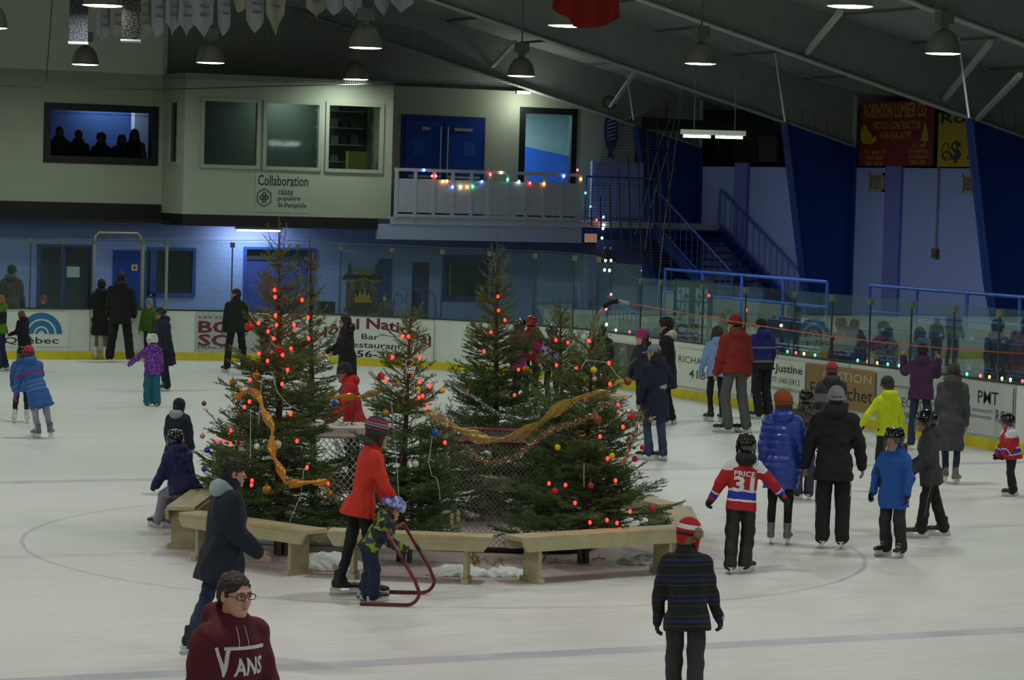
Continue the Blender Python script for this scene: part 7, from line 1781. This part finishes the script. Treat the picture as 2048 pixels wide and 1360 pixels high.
for x0, y0, x1, y1, lab in ((1742, 346, 1770, 383, 'square slatted wall vent below the red lumber sign'), (1929, 350, 1957, 387, 'square slatted wall vent below the yellow sign')):
    a, c = PX(x0, y0, XW), PX(x1, y1, XW); vt = empty('wall_vent', (XW, (a[1]+c[1])/2, (a[2]+c[2])/2), 0, lab, 'vent'); w_, h_ = (a[1]-c[1])/2, (a[2]-c[2])/2
    fr = MB(); fr.box((-.06, -w_, -h_), (0, -w_+.05, h_)).box((-.06, w_-.05, -h_), (0, w_, h_)).box((-.06, -w_, h_-.05), (0, w_, h_)).box((-.06, -w_, -h_), (0, w_, -h_+.05)); fr.build('frame', mat('vent_frame', '#a39f8c', .6), vt)
    MB().box((-.01, -w_, -h_), (-.001, w_, h_)).build('back', mat('vent_dark', '#1d1e1c', .8), vt)
    sl = MB(); [sl.box((-.05, -w_+.07+i*.075, -h_+.04), (-.02, -w_+.095+i*.075, h_-.04)) for i in range(int(2*w_/.075)-1)]; sl.build('slat', mat('vent_frame', ''), vt)
a, c = PX(1874, 334, XW-.05), PX(1871, 497, XW-.05); cd = empty('conduit', c, 0, 'thin vertical conduit ending in a small outlet box on the side wall', 'conduit'); MB().tube([(0, 0, 0), (0, 0, a[2]-c[2])], .02, 8).build('pipe', mat('conduit_m', '#8d867e', .5), cd); MB().box((-.05, -.09, -.22), (.04, .09, .0)).build('outlet_box', mat('outlet', '#5c5450', .6), cd)

# scarf shaped banner beside the framed opening, parapet, speaker
q = PY(1222, 270, YU-.04); sc_ = empty('scarf_banner', q, 0, 'purple and white scarf shaped banner hanging beside the first blue column', 'banner')
V_ = mat('scarf_violet', '#3a3178', .7); Wt = mat('scarf_white', '#b3b7ac', .7)
MB().prism([(-.16, 0, .45), (-.05, 0, .5), (.12, 0, .45), (.19, 0, .2), (.2, 0, -.1), (.12, 0, -.35), (.04, 0, -.42), (.1, 0, -.62), (.0, 0, -.58), (-.08, 0, -.62), (-.05, 0, -.42), (-.13, 0, -.3), (-.2, 0, .0), (-.2, 0, .3)], (0, .02, 0)).build('cloth', V_, sc_)
b = MB(); 
for i in range(6): b.beam((-.12, -.008, -.14+.1*i), (.13, -.008, -.07+.1*i), .01, .032)
b.build('stripe', Wt, sc_)
a, c = PY(1185, 322, YP+.6), PY(1262, 344, YP+.6); struct(MB().box((a[0], YP+.6, 3.2), (21.4, YP+.7, a[2])).build('trim_13', lblue))
q = PX(1548, 296, XW-.8); sp_ = empty('loudspeaker', q, R(20), 'black loudspeaker hanging high in front of the side wall between two blue columns', 'loudspeaker'); MB().box((-.22, -.3, -.33), (.22, .3, .33)).build('cabinet', black, sp_); MB().box((-.23, -.26, -.29), (-.22, .26, .29)).build('grille', mat('grille', '#1a1b1c', .7), sp_); MB().tube([(0, 0, .33), (0, 0, zroof(q[0])-q[2])], .015, 6).build('hanger', ballast, sp_)
a = PX(1283, 250, XW-1.0)
bm_ = MB().beam(PY(1283, 246, 33.0), PY(1560, 262, 31.5), .12, .3).build('roof_beam', mat('dark_sheet', '')); struct(bm_)

# seats: two rows of folding seats with small white number tags
seat_m = mat('seat_blue', '#1c3a80', .45); seat_d = mat('seat_blue_dark', '#17306a', .5); tagm = mat('seat_tag', '#c9ccd2', .6); arm_m = mat('seat_iron', '#20262e', .5)
def seat_proto():
    rt = bpy.data.objects.new('arena_seat', None)
    return rt
_seat = {}
def arena_seat(x, y, z, label, group):
    rt = empty('arena_seat', (x, y, z), 0, label, 'seat', group)
    if not _seat:
        bk = MB(); bk.prism([(0.0, -.22, .42), (.04, -.22, .42), (.09, -.22, .82), (.06, -.22, .86), (.02, -.22, .84)], (0, .44, 0)); _seat['backrest'] = (bk.build('backrest', seat_m, rt), None)
        st = MB(); st.prism([(-.05, -.21, .44), (-.02, -.21, .42), (-.06, -.21, .8), (-.1, -.21, .78)], (0, .42, 0)); _seat['seat'] = (st.build('seat', seat_d, rt), None)
        ar = MB(); ar.box((-.34, -.245, .0), (.02, -.225, .05)).box((-.06, -.245, 0), (.02, -.225, .6)).box((-.36, -.245, .58), (.02, -.225, .62)); _seat['armrest'] = (ar.build('armrest', arm_m, rt), None)
        _seat['number_tag'] = (MB().box((.0, -.05, .755), (.012, .05, .835)).build('number_tag', tagm, rt), None)
    else:
        for k in ('backrest', 'seat', 'armrest', 'number_tag'):
            if k == 'number_tag' and int(round(y/.485)) % 2: continue
            o = bpy.data.objects.new(k, _seat[k][0].data); link(o, rt)
    return rt
for row, (X_, z_, y0, y1) in enumerate(((15.0, .25, 24.0, 8.0), (16.1, .68, 20.2, 9.0))):
    y = y0
    while y > y1:
        if not (row == 1 and 17.05 < y < 18.6) : arena_seat(X_, y, z_, 'blue folding arena seat in the '+('front row just behind the side glass' if row == 0 else 'second row under the blue pipe railing'), 'arena seats in the '+('front row' if row == 0 else 'second row'))
        y -= .485
# painted snowman window posters behind the side glass
q = PX(1385, 610, 14.3); pf_ = empty('painted_window', q, R(-62), 'festive painted window poster with two snow scene panes behind the side glass', 'poster')
MB().box((-.46, 0, -.46), (.46, .03, .5)).box((-.4, .0, .25-q[2]), (-.34, .03, -.46)).box((.34, .0, .25-q[2]), (.4, .03, -.46)).build('green_frame', pm('pine_green', '#1f3a28'), pf_)
for s in (-1, 1):
    pn = MB().box((s*.22-.155, -.012, -.38), (s*.22+.155, -.001, .34)).build('painted_pane', pm('snow_blue', '#8fb4b8'), pf_)
    b = MB()
    for x in (-.155, -.05, .05, .15): b.box((s*.22+x-.008, -.018, -.38), (s*.22+x+.008, -.012, .34))
    b.box((s*.22-.155, -.018, .05), (s*.22+.155, -.012, .075)); b.build('glazing_bar', pm('pine_green', ''), pn)
    b = MB(); rr = random.Random(5+s)
    for i in range(9): x, z = s*.22+rr.uniform(-.13, .13), rr.uniform(-.34, .3); b.prism([(x+.03*cos(t), -.016, z+.05*sin(t)) for t in t_[::4]], (0, .003, 0))
    b.build('scene_figure', pm('scene_dark', '#33505a'), pn); MB().prism([(s*.22-.03, -.02, .08), (s*.22+.03, -.02, .08), (s*.22+.01, -.02, .22)], (0, .004, 0)).build('lantern', pm('lantern', '#9a8a1c'), pn)
b = MB(); [b.prism([(x+.06*cos(t), -.02, .42+.03*sin(x*20)+.04*sin(t)) for t in t_[::4]], (0, .02, 0)) for x in np.linspace(-.45, .45, 13)]; b.build('pine_garland', pm('pine', '#24401f'), pf_)

# ---------------------------------------------------------------- banners, flag, nets and lines overhead
ban = mat('banner_white', '#b9b9c2', .8, noise=.05, nscale=6); ban2 = mat('banner_cream', '#b4b39c', .8)
binks = mat('banner_ink', '#7f8098', .8)
def banner(x0, x1, ytip, yside, w_, m, label, text=True, point='v', ytop=-60):
    """cloth banner turned on its cord; seen between pixel columns x0 and x1"""
    c = PD((x0+x1)/2, ytip, w_); real = .5; seen = (x1-x0)/FPX*w_; ang = math.acos(min(1, seen/real)) if seen < real else 0
    if seen > real: real = seen
    zt = PD((x0+x1)/2, ytop, w_)[2]-c[2]; zs = PD(x1, yside, w_)[2]-c[2]; rg = random.Random(int(x0))
    rt = empty('pennant_banner', (c[0], c[1], c[2]), -YAW+ang, label, 'banner', 'pale pennant banners under the roof')
    n = 9; V, Fq = [], []
    for j in range(9):
        for i in range(n):
            f = i/(n-1)-.5; zb = zs*min(1, abs(f*2)) if point == 'v' else 0; z = zb+(zt-zb)*j/8; V.append((f*real, .03*sin(f*7+z*2+x0), z))
    for j in range(8):
        for i in range(n-1): Fq.append((j*n+i, j*n+i+1, (j+1)*n+i+1, (j+1)*n+i))
    npmesh('cloth', V, Fq, m, rt, True)
    if text:
        b = MB()
        for k in range(3): b.box((-real*.25, -.05, zs+.12+.16*k), (real*(.15+.1*rg.random()), -.045, zs+.16+.16*k))
        b.build('printed_line', binks, rt)
    MB().tube([(-real/2-.03, 0, zt), (real/2+.03, 0, zt)], .012, 6).build('rod', ballast, rt)
    MB().tube([(0, 0, zt), (0, 0, max(zt+.1, zroof(c[0])-c[2]))], .005, 4).build('cord', ballast, rt)
for i, (x0, x1, yt, ys, m, d_) in enumerate([(195, 213, 86, 66, ban, 'narrow greyish one between the two team photographs'), (222, 242, 72, 64, ban2, 'cream one with a slanted foot beside the second team photograph'), (277, 296, 82, 62, ban2, 'cream one just right of the second team photograph'), (304, 327, 77, 48, ban, 'first of the row over the grey lamp'),
        (333, 356, 73, 46, ban, 'second of the row, narrow with a long tip'), (358, 387, 73, 46, ban, 'third of the row, with slanting print'), (388, 424, 75, 46, ban, 'fourth of the row, widest, beside the lamp'), (436, 459, 73, 42, ban, 'with print behind the lamp hanging over the press box corner'),
        (467, 492, 26, 10, ban2, 'short high one between two longer ones'), (493, 527, 66, 40, ban, 'long one right of the short high one'), (533, 566, 72, 28, ban2, 'long cream one with the sharpest tip'), (615, 648, 35, 18, ban2, 'first of the high row right of the sharp tipped one'),
        (650, 686, 32, 12, ban, 'second of the high row, beside the lamp box'), (690, 722, 32, 12, ban, 'third of the high row, behind the lamp box'), (752, 778, 32, 10, ban, 'fourth of the high row, with a frayed tip'), (780, 825, 26, 6, ban, 'last and widest of the high row')]):
    banner(x0, x1, yt, ys, 50+.3*i, m, 'pale pennant banner, '+d_, point='v')
for x0, x1, y1, w_, lab, col in ((138, 175, 86, 42, 'tall team photograph banner with blue head hanging left of the lamp', '#3a3a44'), (243, 280, 82, 41, 'tall team photograph banner with white foot rail at the top edge', '#3c3a34')):
    c = PD((x0+x1)/2, y1, w_); s_ = (x1-x0)/FPX*w_; zt = PD(x0, -80, w_)[2]-c[2]; rt = empty('photo_banner', c, -YAW+.1, lab, 'banner')
    m = fabric('team_photo_%d' % x0, col, '#77726a' if x0 > 200 else '#55515a', kind='camo', sc=34, col3='#16161a'); MB().box((-s_/2, 0, .0), (s_/2, .01, zt)).build('print', m, rt)
    MB().tube([(-s_/2-.01, 0, 0), (s_/2+.01, 0, 0)], .022, 8).build('foot_rail', mat('rail_white', '#c9cbd4', .4), rt); MB().tube([(0, 0, zt), (0, 0, zroof(c[0])-c[2])], .006, 4).build('cord', ballast, rt)
c = PD(1172, 30, 37.0); rt = empty('red_flag', c, -YAW, 'red cloth flag hanging from the roof in front of a lamp', 'flag'); V, Fq = [], []; n = 17
s_ = 136/FPX*37.0; zt = PD(1172, -70, 37.0)[2]-c[2]
for j in range(9):
    for i in range(n):
        f = i/(n-1)-.5; zb = -.18+.16*(abs(f)*2)**2+(.09 if f < -.2 else 0); z = zb+(zt-zb)*j/8; V.append((f*s_*(1-.12*j/8), .05*sin(i*1.15+j*.15), z))
for j in range(8):
    for i in range(n-1): Fq.append((j*n+i, j*n+i+1, (j+1)*n+i+1, (j+1)*n+i))
npmesh('cloth', V, Fq, mat('flag_red', '#8e150c', .85), rt, True); MB().tube([(-.5, 0, zt), (.5, 0, zt)], .015, 6).tube([(0, 0, zt), (0, 0, zroof(c[0])-c[2]-.04)], .006, 4).build('rod', ballast, rt)

def netmat(name, col, sc, al):
    m = bpy.data.materials.new(name); m.use_nodes = True; nt = m.node_tree; nt.nodes.remove(nt.nodes['Principled BSDF']); out = nt.nodes['Material Output']
    uv = nd(nt, 'ShaderNodeTexCoord'); sx = nd(nt, 'ShaderNodeSeparateXYZ'); nt.links.new(uv.outputs['Object'], sx.inputs[0])
    a = M_(nt, 'LESS_THAN', M_(nt, 'FRACT', M_(nt, 'MULTIPLY', M_(nt, 'ADD', sx.outputs[0], sx.outputs[1]), sc)), al); b = M_(nt, 'LESS_THAN', M_(nt, 'FRACT', M_(nt, 'MULTIPLY', sx.outputs[2], sc)), al)
    t = nd(nt, 'ShaderNodeBsdfTransparent'); d = nd(nt, 'ShaderNodeBsdfDiffuse'); d.inputs[0].default_value = hexc(col); mx = nd(nt, 'ShaderNodeMixShader'); nt.links.new(M_(nt, 'MAXIMUM', a, b), mx.inputs[0]); nt.links.new(t.outputs[0], mx.inputs[1]); nt.links.new(d.outputs[0], mx.inputs[2]); nt.links.new(mx.outputs[0], out.inputs[0]); return m
nm = netmat('safety_net_dark', '#34362f', 18.0, .13)
def netsheet(P_, label, m):
    P_ = [np.array(p) for p in P_]; o = MB().add([p-P_[0] for p in P_], [tuple(range(len(P_)))]).build('safety_net', m, None, False, P_[0]); tag(o, label, 'net'); return o
netsheet([PY(326, 158, 34.6), PY(1060, 178, 34.6), PY(840, 60, 34.6), PY(640, 20, 34.6), PY(330, -10, 34.6)], 'dark safety net hanging from the roof above the press box', nm)
netsheet([PY(1165, 440, 33.6), PY(1345, 560, 31.5), PY(1352, 188, 31.5), PY(1215, 260, 33.6)], 'dark safety net gathered in the corner by the staircase', netmat('safety_net_corner', '#3a3d3a', 14.0, .16))
rope = mat('rope', '#a39f90', .8)
def line_(pts, Ys, label, r=.009, m=None, name='rope', cat='rope'):
    P_ = [PY(x, y, Y) for (x, y), Y in zip(pts, Ys)]; tag(MB().tube([p-P_[0] for p in P_], r, 5).build(name, m or rope, None, False, P_[0]), label, cat)
line_([(1366, 182), (1360, 225), (1345, 340), (1330, 440), (1319, 540), (1314, 632)], [32, 32, 32, 31.8, 31.6, 31.4], 'long pale rope falling from the knot under the roof beside the staircase')
line_([(1362, 190), (1335, 300), (1300, 420), (1290, 500)], [32.2]*4, 'pale net rope left of the long one, ending over the landing')
line_([(1358, 195), (1318, 290), (1290, 400), (1270, 470)], [32.4]*4, 'pale net rope furthest to the side of the balcony')
line_([(1385, 170), (1366, 182), (1310, 215), (1247, 240)], [31.5, 32, 33, 34.5], 'pale rope stretched sideways from the knot to the rafter')
line_([(1390, 135), (1386, 178)], [31.5, 31.5], 'short pale rope rising from the knot to a roof hook', .007)
b = MB(); rr = np.random.RandomState(3); q = PY(1367, 184, 32)
for k in range(5): b.tube([np.array([0, 0, 0])]+[np.array([.1*rr.normal(), .05, .12*rr.normal()-.05]) for _ in range(2)], .008, 4)
tag(b.build('rope_knot', rope, None, False, q), 'knot of loose rope ends under the roof by the staircase', 'knot')
wirem = mat('wire_grey', '#43463f', .7)
line_([(0, 172), (95, 175), (200, 178), (320, 179), (520, 173), (650, 170), (790, 168), (890, 170)], [34.8]*8, 'thin dark cable sagging across the upper wall over the windows', .011, wirem, 'cable', 'cable')
line_([(105, -10), (98, 90), (91, 172)], [34.8]*3, 'thin dark cable dropping from the roof at the upper left wall', .011, wirem, 'cable', 'cable')
line_([(1400, 68), (1536, 122), (1600, 150), (1700, 177), (1780, 190)], [27, 26, 25.5, 25, 24.5], 'thin pale cable slung from a lamp box past the rafters', .007, rope, 'cable', 'cable')
q = PY(1218, 205, 35.4); tag(MB().tube([(.2*cos(t), 0, .16*sin(t)) for t in t_], .02, 6, closed=True).tube([(.16*cos(t), -.03, .13*sin(t)-.02) for t in t_], .018, 6, closed=True).build('rope_coil', mat('coil_olive', '#5c5a2a', .8), None, True, q), 'olive coil of rope hooked on the rafter above the scarf banner', 'rope coil')
# shelves and a yellow box inside the third press box window
sh = empty('wall_shelf', (13.0, YP+1.1, 4.2), 0, 'cluttered grey shelf unit seen through the press box window nearest the doors', 'shelf')
for k in range(4): MB().box((-.55, -.15, .3+.42*k), (.62, .15, .33+.42*k)).build('shelf_board', mat('shelf_grey', '#8a908a', .7), sh)
rr = random.Random(12)
for k in range(4):
    for j in range(4):
        x = -.5+j*.27; tag(MB().box((x, -.1, 0), (x+.18+.05*rr.random(), .1, .12+.14*rr.random())).build('storage_box', mat('stored_%d' % (j % 3), ('#4a4d4a', '#6d706a', '#2f3230')[j % 3], .8), None, False, (13.0, YP+1.1, 4.2+.33+.42*k)), 'dim grey or dark box on the shelves behind the press box window', 'box', 'boxes on the press box shelves')
tag(MB().box((-.25, -.1, 0), (.25, .1, .45)).build('yellow_carton', mat('carton', '#8c8a3a', .7), None, False, (13.35, YP+.7, 4.33)), 'dull yellow carton low inside the press box window nearest the doors', 'carton')
